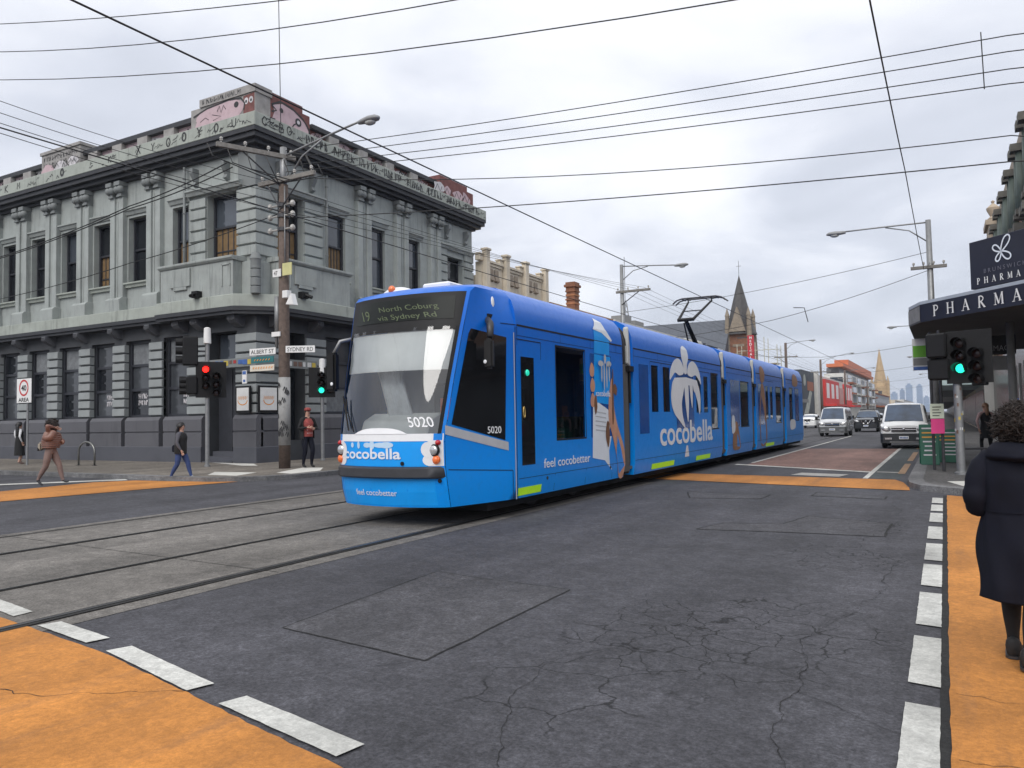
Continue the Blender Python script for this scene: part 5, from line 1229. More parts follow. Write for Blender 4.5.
for k in range(6): b.ribbon([PP+V(-1.05+.13*k, -.31, 3.52), PP+V(-.98+.13*k, -.31, 3.57)], .025, (0, -1, 0))
T.p('sign_marks', b, 'orange_ink')
b = MB(); b.box(PP.x-1.62, PP.x-1.42, PP.y-.3, PP.y-.27, 2.92, 3.35); T.p('parking_sign', b, 'white_paint'); b = MB(); b.box(PP.x-1.65, PP.x-.2, PP.y-.26, PP.y-.24, 3.3, 3.34); T.p('sign_bracket', b, 'dark_steel'); b = MB(); b.box(PP.x-1.60, PP.x-1.44, PP.y-.306, PP.y-.301, 3.22, 3.33); b.box(PP.x-1.57, PP.x-1.47, PP.y-.306, PP.y-.301, 2.97, 3.05); T.p('sign_marks', b, 'sticker_blue')
# ---- 40 AREA sign
T = Thing('speed_sign', 'white 40 area speed sign on a thin grey post', 'road sign', (-31.3, 17.0, .12))
T.p('post', cyl((-31.3, 17.0, .12), (-31.3, 17.0, 3.1), .04), 'galv_steel')
b = MB(); b.box(-31.95, -30.95, 16.93, 16.955, 2.55, 3.5); pl = T.p('sign_plate', b, 'white_paint', bev=.008)
b = MB(); ring = [(-31.45+.29*math.cos(t), 3.14+.29*math.sin(t)) for t in [2*math.pi*i/28 for i in range(29)]]; b.ribbon([(x, 16.924, z) for x, z in ring], .07, (0, -1, 0)); T.p('sign_ring', b, mat('sign_red', (.5, .02, .02), .5, .1, 4), pl)
b = MB(); b.piece(); b.text('40', (-31.45, 16.924, 3.03), (1, 0, 0), (0, 0, 1), .22, .36, .004, 'C', .02); b.piece(); b.text('AREA', (-31.45, 16.924, 2.60), (1, 0, 0), (0, 0, 1), .15, .72, .004, 'C', .015); T.p('lettering', b, 'graffiti_black', pl)
# ---- bike hoop
T = Thing('bike_hoop', 'silver bicycle parking hoop on the footpath by the kerb', 'bike rack', (-28.25, 17.5, .12))
b = MB(); b.tube([(-28.75, 17.5, .12), (-28.75, 17.5, .62)]+[(-28.25-.5*math.cos(t), 17.5, .62+.38*math.sin(t)) for t in [math.pi*i/12 for i in range(1, 12)]]+[(-27.75, 17.5, .62), (-27.75, 17.5, .12)], .035, 8); T.p('hoop', b, mat('hoop_steel', (.22, .22, .21), .35, .2, 5, metal=.8), smooth=True)
for x in (-28.75, -27.75): b = MB(); b.lathe([(.09, 0), (.09, .012), (0, .012)], (x, 17.5, .121), 12); T.p('base_plate', b, 'dark_steel')
# ---- east side lamp pole, kerb post with notices, A-frames
def power_pole(label, x, y, h, arm=None, cross=None, r=.13, m='galv_steel', group='power poles along the street'):
    T = Thing('power_pole', label, 'power pole', (x, y, .12), 0, group)
    T.p('pole', cyl((x, y, .12), (x, y, h), r*1.25, r*.85, 12), m, smooth=True)
    if arm: lamp_arm(T, (x, y, h-.1), (x+arm[0], y+arm[2] if len(arm) > 2 else y, h+arm[1]))
    for (z, a, c) in (cross or []):
        b = MB(); b.box(x+a, x+c, y-.17, y-.05, z-.07, z+.07); ca = T.p('crossarm', b, 'weathered_timber', bev=.01)
        n = 4
        for k in range(n):
            b = MB(); insulator(b, (x+a+.12+(c-a-.24)*k/(n-1), y-.11, z+.07)); T.p('insulator', b, 'porcelain', ca)
        if c-a > 1.4: b = MB(); b.tube([(x+(c if abs(c) > abs(a) else a)*.6, y-.11, z-.07), (x, y-.11, z-.8)], .03, 6); T.p('crossarm_brace', b, 'dark_steel', ca)
    return T
power_pole('lamp pole rising beside the pharmacy awning on the right', -.3, 38.2, 10.0, (-3.4, -.12), [(7.9, -.75, .65)])
T = Thing('notice_post', 'thin twin kerb posts carrying a pale and pink notice by the awning', 'post', (-.20, 22.2, .12))
for x, y in ((-.26, 22.2), (-.05, 21.7)): T.p('post', cyl((x, y, .12), (x, y, 3.6), .035), 'dark_steel')
b = MB(); b.box(-.30, .0, 21.58, 21.61, 1.42, 1.78); T.p('notice', b, mat('notice_cream', (.55, .60, .48), .7, .1, 5)); b = MB(); b.box(-.29, .0, 21.575, 21.605, 1.05, 1.41); T.p('notice', b, mat('notice_pink', (.62, .04, .20), .6, .1, 5))
b = MB()
for k in range(4): b.ribbon([(-.25, 21.57, 1.7-.07*k), (-.06-.04*(k % 2), 21.57, 1.7-.07*k)], .02, (0, -1, 0))
T.p('notice_lines', b, 'graffiti_black')
def aframe(label, x, y, w, h, rz):
    T = Thing('sandwich_board', label, 'sandwich board', (x, y, .12), rz, 'green footpath boards outside the shops')
    gm = mat('board_green', (.012, .10, .06), .5, .1, 4)
    for sy in (-1, 1):
        b = MB(); rot = Matrix.Rotation(R(9*sy), 3, 'X'); b.cbox((0, sy*.14, h/2), w, .025, h, rot); pn = T.p('panel', b, gm, None, False, bev=.006)
        if sy < 0:
            b = MB(); q = random.Random(int(w*100))
            for k in range(7):
                b.cur = 1 if k in (1, 2) else 0; z = h*.9-k*h*.11
                c = rot @ V(0, -.0145, z-h/2)+V(0, -.14, h/2); ww = w*(.38 if k < 3 else q.uniform(.18, .36)); b.ribbon([c-V(ww, 0, 0), c+V(ww, 0, 0)], h*.035, rot @ V(0, -1, 0))
            T.p('lettering', b, ['graffiti_white', mat('menu_orange', (.6, .28, .04), .6, .1, 5)], pn, False)
aframe('green menu board standing nearest the kerb below the pink notice', -.40, 24.4, .46, 1.12, .1); aframe('wider green board beside the outdoor bench', .12, 25.6, .66, .95, -.1)
T = Thing('bench', 'dark outdoor bench behind the signal pole on the footpath', 'bench', (.75, 24.2, .12))
b = MB(); b.box(.25, 1.25, 24.0, 24.4, .55, .60); T.p('seat', b, 'dark_steel', bev=.01)
for x in (.35, 1.15): T.p('leg', cyl((x, 24.2, .12), (x, 24.2, .55), .03), 'galv_steel')
T = Thing('bin_wheel_cart', 'small black trolley by the kerb next to the green board', 'trolley', (-.55, 28.5, .12))
b = MB(); b.box(-.68, -.45, 28.3, 28.7, .22, .62); T.p('body', b, 'black_plastic', bev=.03); b = MB(); b.lathe([(.03, -.04), (.11, -.04), (.11, .04), (.03, .04)], (-.70, 28.35, .24), 12, 'x'); T.p('wheel', b, 'rubber')
# ---- PHARMACY building on the north-east corner
navy = mat('navy_sign', (.012, .014, .030), .4, .15, 3, grime=.25, gscale=2, gcol=(.03, .03, .04)); mat('awning_under', (.06, .055, .05), .8, .2, 2); mat('flashing', (.36, .40, .46), .45, .1, 3)
mat('cream_render', (.40, .33, .25), .8, .14, 2, grime=.4, gscale=1.2, gcol=(.18, .13, .10)); mat('column_green', (.11, .14, .12), .6, .15, 3); mat('brown_brick', (.28, .17, .12), .85, .25, 6, grime=.3, gscale=2)
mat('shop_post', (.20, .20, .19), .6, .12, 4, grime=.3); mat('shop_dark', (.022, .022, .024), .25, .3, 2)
A_ = V(-.43, 21.86, 0); dA = V(2.05, -2.4, 0).normalized(); nA = V(dA.y, -dA.x, 0)
PB = Thing('pharmacy_building', 'corner pharmacy with navy awning and columned brown upper storey', 'building', (2.4, 25.5, 0))
C_ = A_+dA*4.6; E_ = V(-.72, 22.9, 0)
plan = [(E_.x, 34), (E_.x, E_.y), (A_.x, A_.y), (C_.x, C_.y), (30, C_.y+.3), (30, 24), (5.05, 23.3), (3.0, 25.7), (3.0, 34)]
b = MB(); b.prism(plan, 'z', 3.84, 4.28); aw = PB.p('awning', b, [navy])
b = MB(); P = [V(x, y, 0) for x, y in plan[:5]]
ins = [(E_.x+.25, 34), (E_.x+.25, E_.y+.15), (A_.x+.2, A_.y+.25), (C_.x+.1, C_.y+.3), (30, C_.y+.6)]
for i in range(4): b.add([(*plan[i], 4.284), (*plan[i+1], 4.284), (*plan[i+1], 4.36), (*plan[i], 4.36), (*ins[i], 4.284), (*ins[i+1], 4.284), (*ins[i+1], 4.36), (*ins[i], 4.36)], [(0, 1, 2, 3), (3, 2, 6, 7), (7, 6, 5, 4)])
PB.p('awning_edge', b, 'flashing', aw)
b = MB(); b.poly([(x, y, 3.836) for x, y in reversed(plan)]); PB.p('awning_soffit', b, 'awning_under', aw)
b = MB(); b.ribbon([V(E_.x, E_.y, 4.06)-V((A_-E_).y, -(A_-E_).x, 0).normalized()*-.012, V(A_.x, A_.y, 4.06)-V((A_-E_).y, -(A_-E_).x, 0).normalized()*-.012], .36, (A_-E_).cross(V(0, 0, 1)).normalized()); PB.p('awning_end_panel', b, mat('panel_grey', (.17, .17, .17), .45, .3, 4), aw)
# serif capitals built from strokes
def bow(cx, cy, rx, ry, a0, a1, n=12): return [(cx+rx*math.cos(R(a0+(a1-a0)*i/n)), cy+ry*math.sin(R(a0+(a1-a0)*i/n))) for i in range(n+1)]
TH, TN = .16, .06
def serif(x, y, w=.30): return ([(x-w/2, y), (x+w/2, y)], .045)
GL = {'P': ([([(.14, 0), (.14, 1)], TH), (bow(.22, .74, .36, .24, 90, -90), .10), ([(.14, .98), (.24, .98)], TN), ([(.14, .50), (.24, .50)], TN), serif(.14, .02), serif(.10, .98, .2)], .62),
      'H': ([([(.14, 0), (.14, 1)], TH), ([(.72, 0), (.72, 1)], TH), ([(.14, .5), (.72, .5)], TN), serif(.14, .02), serif(.14, .98), serif(.72, .02), serif(.72, .98)], .86),
      'A': ([([(.10, 0), (.42, 1)], TN), ([(.40, 1), (.74, 0)], TH), ([(.20, .34), (.62, .34)], TN), serif(.10, .02), serif(.74, .02)], .84),
      'R': ([([(.14, 0), (.14, 1)], TH), (bow(.22, .75, .34, .23, 90, -90), .10), ([(.14, .98), (.24, .98)], TN), ([(.14, .52), (.24, .52)], TN), ([(.30, .52), (.70, .0)], TH), serif(.14, .02), serif(.72, .02, .22)], .80),
      'M': ([([(.14, 0), (.17, 1)], TN), ([(.17, 1), (.50, .08)], TH), ([(.50, .08), (.83, 1)], TN), ([(.86, 1), (.88, 0)], TH), serif(.14, .02), serif(.88, .02), serif(.14, .98, .2), serif(.88, .98, .2)], 1.02),
      'C': ([(bow(.46, .5, .38, .49, 50, 310, 18), .12), ([(.72, .98), (.72, .78)], .05), ([(.72, .2), (.72, .04)], .05)], .82),
      'Y': ([([(.08, 1), (.42, .45)], TH), ([(.78, 1), (.44, .45)], TN), ([(.43, .5), (.43, 0)], TH), serif(.10, .98), serif(.76, .98), serif(.43, .02)], .86)}
def serif_text(b, t, o, d, step, h, n_, off=.012, wx=1.0):
    o = Vector(o)
    for i, ch in enumerate(t):
        st, w = GL[ch]
        for k, (pts, sw) in enumerate(st): b.ribbon([o+d*(step*i+(x-w/2)*h*wx)+V(0, 0, y*h)+n_*(off+.0008*k) for x, y in pts], sw*h, n_)
b = MB(); serif_text(b, 'PHARMACY', A_+dA*.55+V(0, 0, 3.93), dA, .475, .27, nA, .02); PB.p('fascia_lettering', b, 'white_paint', aw)
# rooftop sign on the awning
S0 = V(.67, 21.54, 0); dS = V(.7, -.714, 0).normalized(); nS = V(dS.y, -dS.x, 0); SW_ = 1.95
sg = Thing('shop_sign', 'dark navy pharmacy sign board with white petal emblem above the awning', 'sign', (S0.x, S0.y, 4.36))
b = MB(); rot = dS.to_track_quat('X', 'Z').to_matrix(); b.cbox(S0+dS*SW_/2-nS*.08+V(0, 0, 5.08), SW_, .14, 1.14, rot); sb = sg.p('board', b, [navy], bev=.008)
b = MB(); c0 = S0+dS*.88+V(0, 0, 5.26)+nS*.004
for ang, ln, w in ((58, .40, .11), (142, .26, .085), (238, .24, .075), (-38, .30, .10)):
    e = V(math.cos(R(ang)), math.sin(R(ang)), 0); pts = []
    for i in range(25):
        t = 2*math.pi*i/24; a = (1-math.cos(t))/2*ln; s = math.sin(t)*w*(.35+.65*a/ln)
        x, z = e.x*a-e.y*s, e.y*a+e.x*s; pts.append(c0+dS*x+V(0, 0, z))
    b.ribbon(pts, .035, nS)
sg.p('emblem', b, 'vinyl_white', sb)
b = MB(); serif_text(b, 'PHARMACY', S0+dS*.24+V(0, 0, 4.60)+nS*.004, dS, .212, .15, nS, .002, .85); sg.p('lettering', b, 'white_paint', sb)
b = MB(); b.text('B R U N S W I C K', S0+dS*.40+V(0, 0, 4.84)+nS*.004, dS, (0, 0, 1), .10, 1.1, .004); sg.p('lettering', b, mat('dim_lettering', (.12, .12, .15), .5, .1, 4), sb)
for t in (.3, 1.6): b = MB(); b.tube([S0+dS*t-nS*.1+V(0, 0, 4.28), S0+dS*t-nS*.1+V(0, 0, 4.55)], .03); sg.p('bracket', b, 'dark_steel')
# walls
FS = Face((2.95, 0, 0), (0, 1, 0), (1, 0, 0)); FA = Face((0, 23.2, 0), (1, 0, 0), (0, 1, 0))
b = MB(); b.prism([(2.95, 60), (2.95, 25.6), (5.0, 23.2), (30, 23.2), (30, 60)], 'z', 0, 10.6); PB.p('wall', b, 'brown_brick')
b = MB()
for F, u0, u1 in ((FS, 25.5, 60), (FA, 4.65, 30)):
    F.prism(b, [(.05, 10.2), (-.2, 10.2), (-.24, 10.45), (-.34, 10.6), (-.38, 10.95), (.05, 11.0)], u0, u1); F.prism(b, [(.05, 4.9), (-.2, 4.9), (-.28, 5.1), (-.28, 5.25), (.05, 5.3)], u0, u1); F.prism(b, [(.05, 7.6), (-.18, 7.6), (-.3, 7.75), (-.3, 7.9), (.05, 7.95)], u0, u1)
PB.p('cornice', b, 'cream_render')
for k in range(9):
    u = 27.0+3.1*k
    for (z0, z1) in ((5.3, 7.4), (7.95, 10.0)):
        b = MB()
        for du in (-.38, .38): b.piece(); b.tube([FS.p(u+du, z0, -.48), FS.p(u+du, z1, -.48)], [.15, .13], 12)
        c = PB.p('column', b, 'column_green', smooth=True); b = MB()
        for du in (-.38, .38): b.piece(); FS.box(b, u+du-.22, u+du+.22, z1, z1+.24, -.76, .05); FS.box(b, u+du-.19, u+du+.19, z0-.02, z0+.15, -.68, .05)
        PB.p('capital', b, mat('capital_grey', (.13, .125, .11), .8, .2, 4), c)
    b = MB(); FS.box(b, u+.95, u+2.15, 8.3, 9.8, -.05, .05); w_ = PB.p('window', b, 'cream_render'); b = MB(); FS.box(b, u+1.05, u+2.05, 8.4, 9.7, -.06, -.051); PB.p('pane', b, 'pane_sky', w_)
    if k == 5:
        b = MB(); FS.box(b, u+1.2, u+3.2, 5.3, 10.6, -.72, .0); FS.box(b, u+1.1, u+3.3, 10.6, 10.85, -.85, .0); FS.box(b, u+1.4, u+3.0, 9.2, 9.35, -.8, .0); PB.p('end_pier', b, 'cream_render')
        b = MB(); p = FS.p(u+2.2, -.15, -.45); b.lathe([(.22, 11.0), (.25, 11.1), (.14, 11.2), (.28, 11.5), (.30, 11.62), (.16, 11.75), (.05, 11.85), (.09, 11.95), (0, 12.02)], (p.x, p.y, 0), 14); PB.p('finial', b, 'cream_render', auto=40)
# shop front under the awning; dark panels also paint the shade over the wall
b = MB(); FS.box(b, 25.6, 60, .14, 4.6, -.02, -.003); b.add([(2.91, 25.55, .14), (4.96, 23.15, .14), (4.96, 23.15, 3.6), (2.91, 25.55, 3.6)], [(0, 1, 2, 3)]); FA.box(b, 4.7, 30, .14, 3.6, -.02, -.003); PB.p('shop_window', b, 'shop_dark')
for p in ((2.8, 25.55), (3.45, 24.8), (4.1, 24.05), (4.9, 23.05), (2.75, 29.5), (2.75, 33.0)):
    b = MB(); b.cbox((p[0], p[1], 1.95), .22, .22, 3.75, Matrix.Rotation(R(45), 3, 'Z')); PB.p('shop_post', b, 'shop_post', bev=.01)
b = MB(); b.tube([(1.55, 23.4, .12), (1.55, 23.4, 3.84)], .09, 10); PB.p('awning_post', b, 'shop_post', smooth=True)
hs = Thing('hanging_sign', 'small black hanging pharmacy sign under the awning', 'sign', (1.7, 24.6, 3.6))
b = MB(); b.box(.75, 1.75, 24.55, 24.62, 3.10, 3.62); h1 = hs.p('board', b, 'black_plastic', bev=.01); b = MB(); b.text('PHARMACY', (.80, 24.545, 3.2), (1, 0, 0), (0, 0, 1), .15, .90, .003); hs.p('lettering', b, 'gangway_grey', h1)
b = MB(); b.box(1.1, 1.72, 24.55, 24.6, 2.68, 3.06); hs.p('notice', b, 'shop_post'); b = MB()
for x in (.9, 1.6): b.tube([(x, 24.58, 3.6), (x, 24.58, 3.84)], .012)
hs.p('hanger', b, 'dark_steel')
q = random.Random(31); pm = ['sticker_white', 'sticker_blue', 'sticker_red', 'notice_cream', 'pale_green_paint', 'menu_orange']
for k in range(16):
    u = 25.8+k*1.15+q.uniform(-.2, .2); z = q.uniform(.9, 1.7); b = MB(); FS.box(b, u, u+q.uniform(.4, .8), z, z+q.uniform(.5, 1.0), -.035, -.021); PB.p('window_poster', b, pm[k % 6])
for k in range(9): b = MB(); FS.box(b, 25.7+k*2.3, 25.78+k*2.3, .14, 3.6, -.08, -.021); PB.p('mullion', b, 'shop_post')
b = MB(); FS.box(b, 25.6, 45, .14, .62, -.06, -.021); PB.p('stall_riser', b, 'plinth_paint')
# green and white shop signs further along
T = Thing('shop_sign', 'green and white box sign standing on the awning edge', 'sign', (-.6, 33, 4.3)); b = MB(); b.box(-.85, .0, 33, 33.12, 4.7, 5.45); T.p('board', b, mat('sign_pale', (.50, .62, .62), .4, .1, 3)); b = MB(); b.box(-.84, -.45, 32.985, 32.996, 4.75, 5.3); T.p('panel', b, mat('sign_green', (.14, .42, .03), .5, .1, 3))
b = MB(); b.box(-.6, -.1, 33.03, 33.09, 4.3, 4.7); T.p('bracket', b, 'dark_steel')
T = Thing('shop_sign', 'hanging green white and blue sign left of the signal head', 'sign', (-.75, 26.5, 3.8)); b = MB(); b.box(-.78, -.20, 26.5, 26.58, 2.85, 3.82); bb_ = T.p('board', b, 'white_paint')
for z0, z1, mm in ((3.25, 3.6, 'sign_green'), (3.0, 3.22, 'gangway_grey'), (2.86, 2.96, 'sticker_blue')): b = MB(); b.box(-.76, -.22, 26.485, 26.496, z0, z1); T.p('panel', b, mm, bb_)
# ================================================================== BUILDINGS ALONG THE STREET
mat('cream_deco', (.62, .55, .44), .8, .10, 1.5, grime=.35, gscale=.8, gcol=(.25, .20, .16), streak=.7); mat('orange_brick', (.33, .15, .075), .85, .2, 3, grime=.3, gscale=1); mat('terracotta_tile', (.40, .24, .15), .8, .25, 4)
mat('white_render', (.55, .54, .51), .8, .08, 1.2, grime=.3, gscale=.7, gcol=(.30, .29, .27), streak=.6); mat('slate', (.085, .095, .115), .6, .2, 3, grime=.2); mat('spire_slate', (.062, .058, .058), .65, .25, 2); mat('church_brick', (.21, .095, .055), .85, .25, 3, grime=.3, gscale=1)
mat('church_stone', (.24, .20, .155), .8, .2, 2); mat('sandstone', (.42, .30, .175), .85, .15, .8, grime=.3, gscale=.4, gcol=(.25, .17, .10)); mat('hoarding_red', (.55, .035, .03), .6, .1, .8); mat('orange_panel', (.50, .14, .055), .6, .1, .5)
mat('tower_glass', (.17, .24, .36), .3, .12, .02); mat('grey_cladding', (.20, .215, .235), .6, .15, .6); mat('dark_mural', (.05, .06, .075), .7, .4, .4); mat('rust_band', (.30, .10, .05), .7, .2, 2)
def row(T, b_or, *a): pass
def shop(label, x, y0, y1, h, m, depth=14, east=False, win='pane_dark', storeys=1, awn=True, parm=None, cat='building', piers=0):
    """plain street building with its front on the street line x"""
    T = Thing('shop_building', label, cat, (x, y0, 0), 0, 'shop rows along the street')
    F = Face((x, 0, 0), (0, 1, 0), (1, 0, 0) if east else (-1, 0, 0)); sg = 1 if east else -1
    b = MB(); b.box(x, x+sg*depth, y0, y1, 0, h); T.p('wall', b, m)
    b = MB(); F.prism(b, [(.05, h-.45), (-.12, h-.45), (-.3, h-.2), (-.3, h-.05), (.05, h)], y0, y1); T.p('cornice', b, parm or m)
    n = max(1, int((y1-y0)/3.6))
    for k in range(n):
        u = y0+(k+.5)*(y1-y0)/n
        for s in range(storeys):
            z = 5.0+s*3.3
            if z+1.9 < h-.4:
                b = MB(); F.box(b, u-.65, u+.65, z-.06, z+1.86, -.06, .02); w = T.p('window', b, 'gangway_grey'); b = MB(); F.box(b, u-.55, u+.55, z, z+1.8, -.075, -.061); T.p('pane', b, win, w)
    b = MB(); F.box(b, y0+.2, y1-.2, .2, 3.0, -.05, .0); T.p('shop_window', b, 'shop_dark')
    if awn: b = MB(); F.box(b, y0+.05, y1-.05, 3.35, 3.9, -2.7, -.01); T.p('awning', b, parm or 'gangway_grey')
    return T
XW = -22.0
# cream fin-fronted building
T = Thing('art_deco_building', 'cream art deco building with stepped fin parapet next to the grey corner building', 'building', (XW, 36, 0)); F = Face((XW, 0, 0), (0, 1, 0), (-1, 0, 0))
b = MB(); b.box(XW-12, XW, 36.0, 44.1, 0, 9.6); b.box(XW-.4, XW, 36.05, 43.9, 9.6, 10.35); T.p('wall', b, 'cream_deco')
for k, u in enumerate((36.3, 38.55, 40.9, 43.55)):
    b = MB(); F.box(b, u-.2, u+.2, 0, 10.95, -.3, .0); F.box(b, u-.26, u+.26, 10.95, 11.08, -.36, .06); F.box(b, u-.62, u-.2, 10.35, 10.68, -.1, .2); F.box(b, u-.68, u-.2, 10.68, 10.76, -.16, .22); T.p('fin', b, 'cream_deco', bev=.02)
for u0, u1 in ((36.6, 38.25), (38.85, 40.6), (41.2, 43.25)):
    b = MB(); b.piece(); F.box(b, u0, u1, 10.36, 10.48, -.16, .3); b.piece(); F.box(b, u0, u1, 10.2, 10.34, -.08, .0); b.piece(); F.box(b, u0, u1, 8.2, 8.32, -.06, .0); T.p('parapet_panel', b, 'cream_deco')
    for t in (.25, .6): b = MB(); m_ = u0+(u1-u0)*t; F.box(b, m_-.22, m_+.22, 9.75, 10.05, -.06, -.04); F.prism(b, [(0, 9.35), (-.16, 9.4), (-.08, 9.7), (0, 9.72)], m_-.22, m_+.22); T.p('relief', b, mat('relief_shade', (.28, .23, .18), .8, .1, 3))
    b = MB(); F.box(b, u0+.3, u1-.4, 5.2, 7.4, -.04, .0); T.p('window', b, 'pane_dark')
# brick shop with tiled roof and chimney
T = Thing('brick_shop', 'orange brick shop with tiled roof and a tall banded chimney', 'building', (XW, 44.2, 0))
b = MB(); b.box(XW-11, XW, 44.2, 55, 0, 8.5); T.p('wall', b, 'orange_brick'); b = MB(); b.prism([(XW+.5, 8.3), (XW+.5, 8.45), (XW-5, 11.0), (XW-11, 8.4)], 'y', 44.15, 55.05)
b = MB(); b.box(XW-.3, XW+.06, 44.2, 55, 8.5, 8.95); b.prism([(XW+.2, 8.96), (XW+.2, 9.05), (XW-1.6, 9.55), (XW-6, 8.8), (XW-6, 8.6), (XW-.3, 8.6)], 'y', 44.3, 54.9); T.p('roof', b, 'terracotta_tile')
b = MB()
for z0, z1, w in ((8.6, 10.0, .32), (10.0, 10.1, .38), (10.1, 10.6, .32), (10.6, 10.7, .38), (10.7, 10.95, .34), (10.95, 11.12, .44), (11.12, 11.3, .36)): b.box(XW-1.0-w, XW-1.0+w, 50.2-w*1.2, 50.2+w*1.2, z0, z1)
c = T.p('chimney', b, 'church_brick'); b = MB(); b.piece(); b.box(XW-1.36, XW-.64, 49.78, 50.62, 9.7, 9.82); b.piece(); b.box(XW-1.36, XW-.64, 49.78, 50.62, 10.3, 10.42); T.p('brick_band', b, 'orange_brick', c)
T2 = shop('long low white parapet shops behind the middle of the tram', XW, 55.1, 88, 9.1, 'white_render', 12)
for y, h_, l_ in ((60.5, 1.0, 1.6), (63, .8, 2.2), (78, .5, 3), (82.5, .6, 1.4)):
    b = MB(); b.box(XW-2.2, XW-1.0, y, y+l_, 9.1, 9.1+h_); T2.p('roof_unit', b, 'gangway_grey' if h_ > .7 else 'white_render')
T = Thing('radio_mast', 'thin lattice radio mast on the white shop roof', 'antenna', (XW-3, 66, 9.1)); b = MB()
for a in range(3):
    dx, dy = .5*math.cos(a*2.09), .5*math.sin(a*2.09); b.tube([(XW-3+dx, 66+dy, 9.1), (XW-3+dx*.25, 66+dy*.25, 12.0)], .05, 5)
for k in range(5): z = 9.4+k*.55; w = .5*(1-.8*(z-9.1)/2.9); b.tube([(XW-3+w, 66, z), (XW-3-w*.5, 66+w*.87, z+.3), (XW-3-w*.5, 66-w*.87, z+.5), (XW-3+w, 66, z+.55)], .035, 4)
T.p('lattice', b, 'galv_steel'); b = MB(); b.tube([(XW-3, 66, 11.8), (XW-3, 66, 16.2)], .035, 5); T.p('whip', b, 'galv_steel')
# church with slate roof, brick tower and broach spire
CX, CY = -28.6, 128.0
T = Thing('brick_church', 'brick church with grey slate roof and dark pointed spire beyond the tram', 'church', (CX, CY, 0))
b = MB(); b.box(-56, CX-2, CY-6, CY+6, 0, 9.5); T.p('wall', b, 'church_brick'); b = MB(); b.prism([(CY-7, 9.0), (CY+7, 9.0), (CY, 17.3)], 'x', -57, CX-1.5); T.p('roof', b, 'slate'); 
b = MB(); b.box(-44.5, -43, CY-4.2, CY-3.4, 12.6, 14.2); T.p('dormer', b, 'white_render')
b = MB(); b.box(CX-1.8, CX+1.8, CY-1.8, CY+1.8, 0, 15.2); tw = T.p('tower', b, 'church_brick')
for sx in (-1, 1):
    for sy in (-1, 1):
        b = MB(); b.tube([(CX+sx*1.8, CY+sy*1.8, 0), (CX+sx*1.8, CY+sy*1.8, 12), (CX+sx*1.7, CY+sy*1.7, 17.6)], [.6, .5, .32], 8); b.tube([(CX+sx*1.7, CY+sy*1.7, 17.6), (CX+sx*1.7, CY+sy*1.7, 19)], [.42, .02], 8); T.p('buttress', b, 'church_stone', tw)
b = MB(); b.rings([[(CX+r*math.cos(R(22.5+45*k)), CY+r*math.sin(R(22.5+45*k)), z) for k in range(8)] for r, z in ((2.7, 14.6), (2.0, 16.4), (1.2, 19.8), (.05, 24.4))]); T.p('spire', b, 'spire_slate')
b = MB(); b.prism([(CX-1.3, 15.0), (CX+1.3, 15.0), (CX, 19.0)], 'y', CY-2.55, CY-1.5); T.p('gable', b, 'church_stone')
b = MB(); b.piece(); b.box(CX-.55, CX+.55, CY-1.86, CY-1.79, 8.8, 11.6); b.piece(); b.box(CX+1.79, CX+1.86, CY-.6, CY+.6, 8.8, 11.6); b.piece(); b.box(CX-.9, CX+.9, CY-1.85, CY-1.79, 12.6, 13.0); T.p('louvre', b, 'church_stone', tw)
b = MB(); b.tube([(CX, CY, 24.2), (CX, CY, 26.9)], .035, 6); b.tube([(CX-.4, CY, 26.0), (CX+.4, CY, 26.0)], .03, 6); T.p('cross', b, 'dark_steel')
T = Thing('scaffold', 'pale pipe scaffold around the foot of the brick church tower', 'scaffolding', (-24, 118, 0)); b = MB()
for x in (-26.5, -24.5, -22.6, -20.8):
    for y in (116, 119): b.tube([(x, y, 0), (x, y, 11.5+(x % 1.5))], .06, 5)
for z in (5, 7, 9, 11): b.tube([(-26.5, 116, z), (-20.8, 116, z)], .05, 5); b.tube([(-20.8, 116, z), (-20.8, 119, z)], .05, 5)
T.p('frame', b, mat('scaffold_pale', (.45, .44, .36), .6, .1, 3)); b = MB(); b.box(-26.4, -21, 116.2, 118.8, 8.9, 9.0); b.box(-26.4, -21, 116.2, 118.8, 6.9, 7.0); T.p('deck', b, 'cream_render')
T = Thing('medical_sign', 'tall red vertical medical sign on a shopfront', 'sign', (-20.3, 96.5, 8)); b = MB(); b.box(-20.75, -20.0, 96.4, 96.7, 8.3, 11.3); s_ = T.p('board', b, mat('medical_red', (.42, .02, .035), .5, .1, 2)); b = MB()
for i, ch in enumerate('MEDICAL'): b.text(ch, (-20.37, 96.38, 10.85-.41*i), (1, 0, 0), (0, 0, 1), .30, None, .01, 'C', .02)
T.p('lettering', b, 'white_paint', s_); b = MB(); b.box(-22, -20.75, 96.5, 96.6, 8.5, 8.55); b.box(-22, -20.75, 96.5, 96.6, 11, 11.15); T.p('bracket', b, 'dark_steel')
shop('low cream shops before the medical sign', XW, 88.1, 104, 7.6, 'cream_deco', 10); shop('grey render shops past the church tower', XW, 116.5, 134, 7.0, 'grey_cladding', 6)
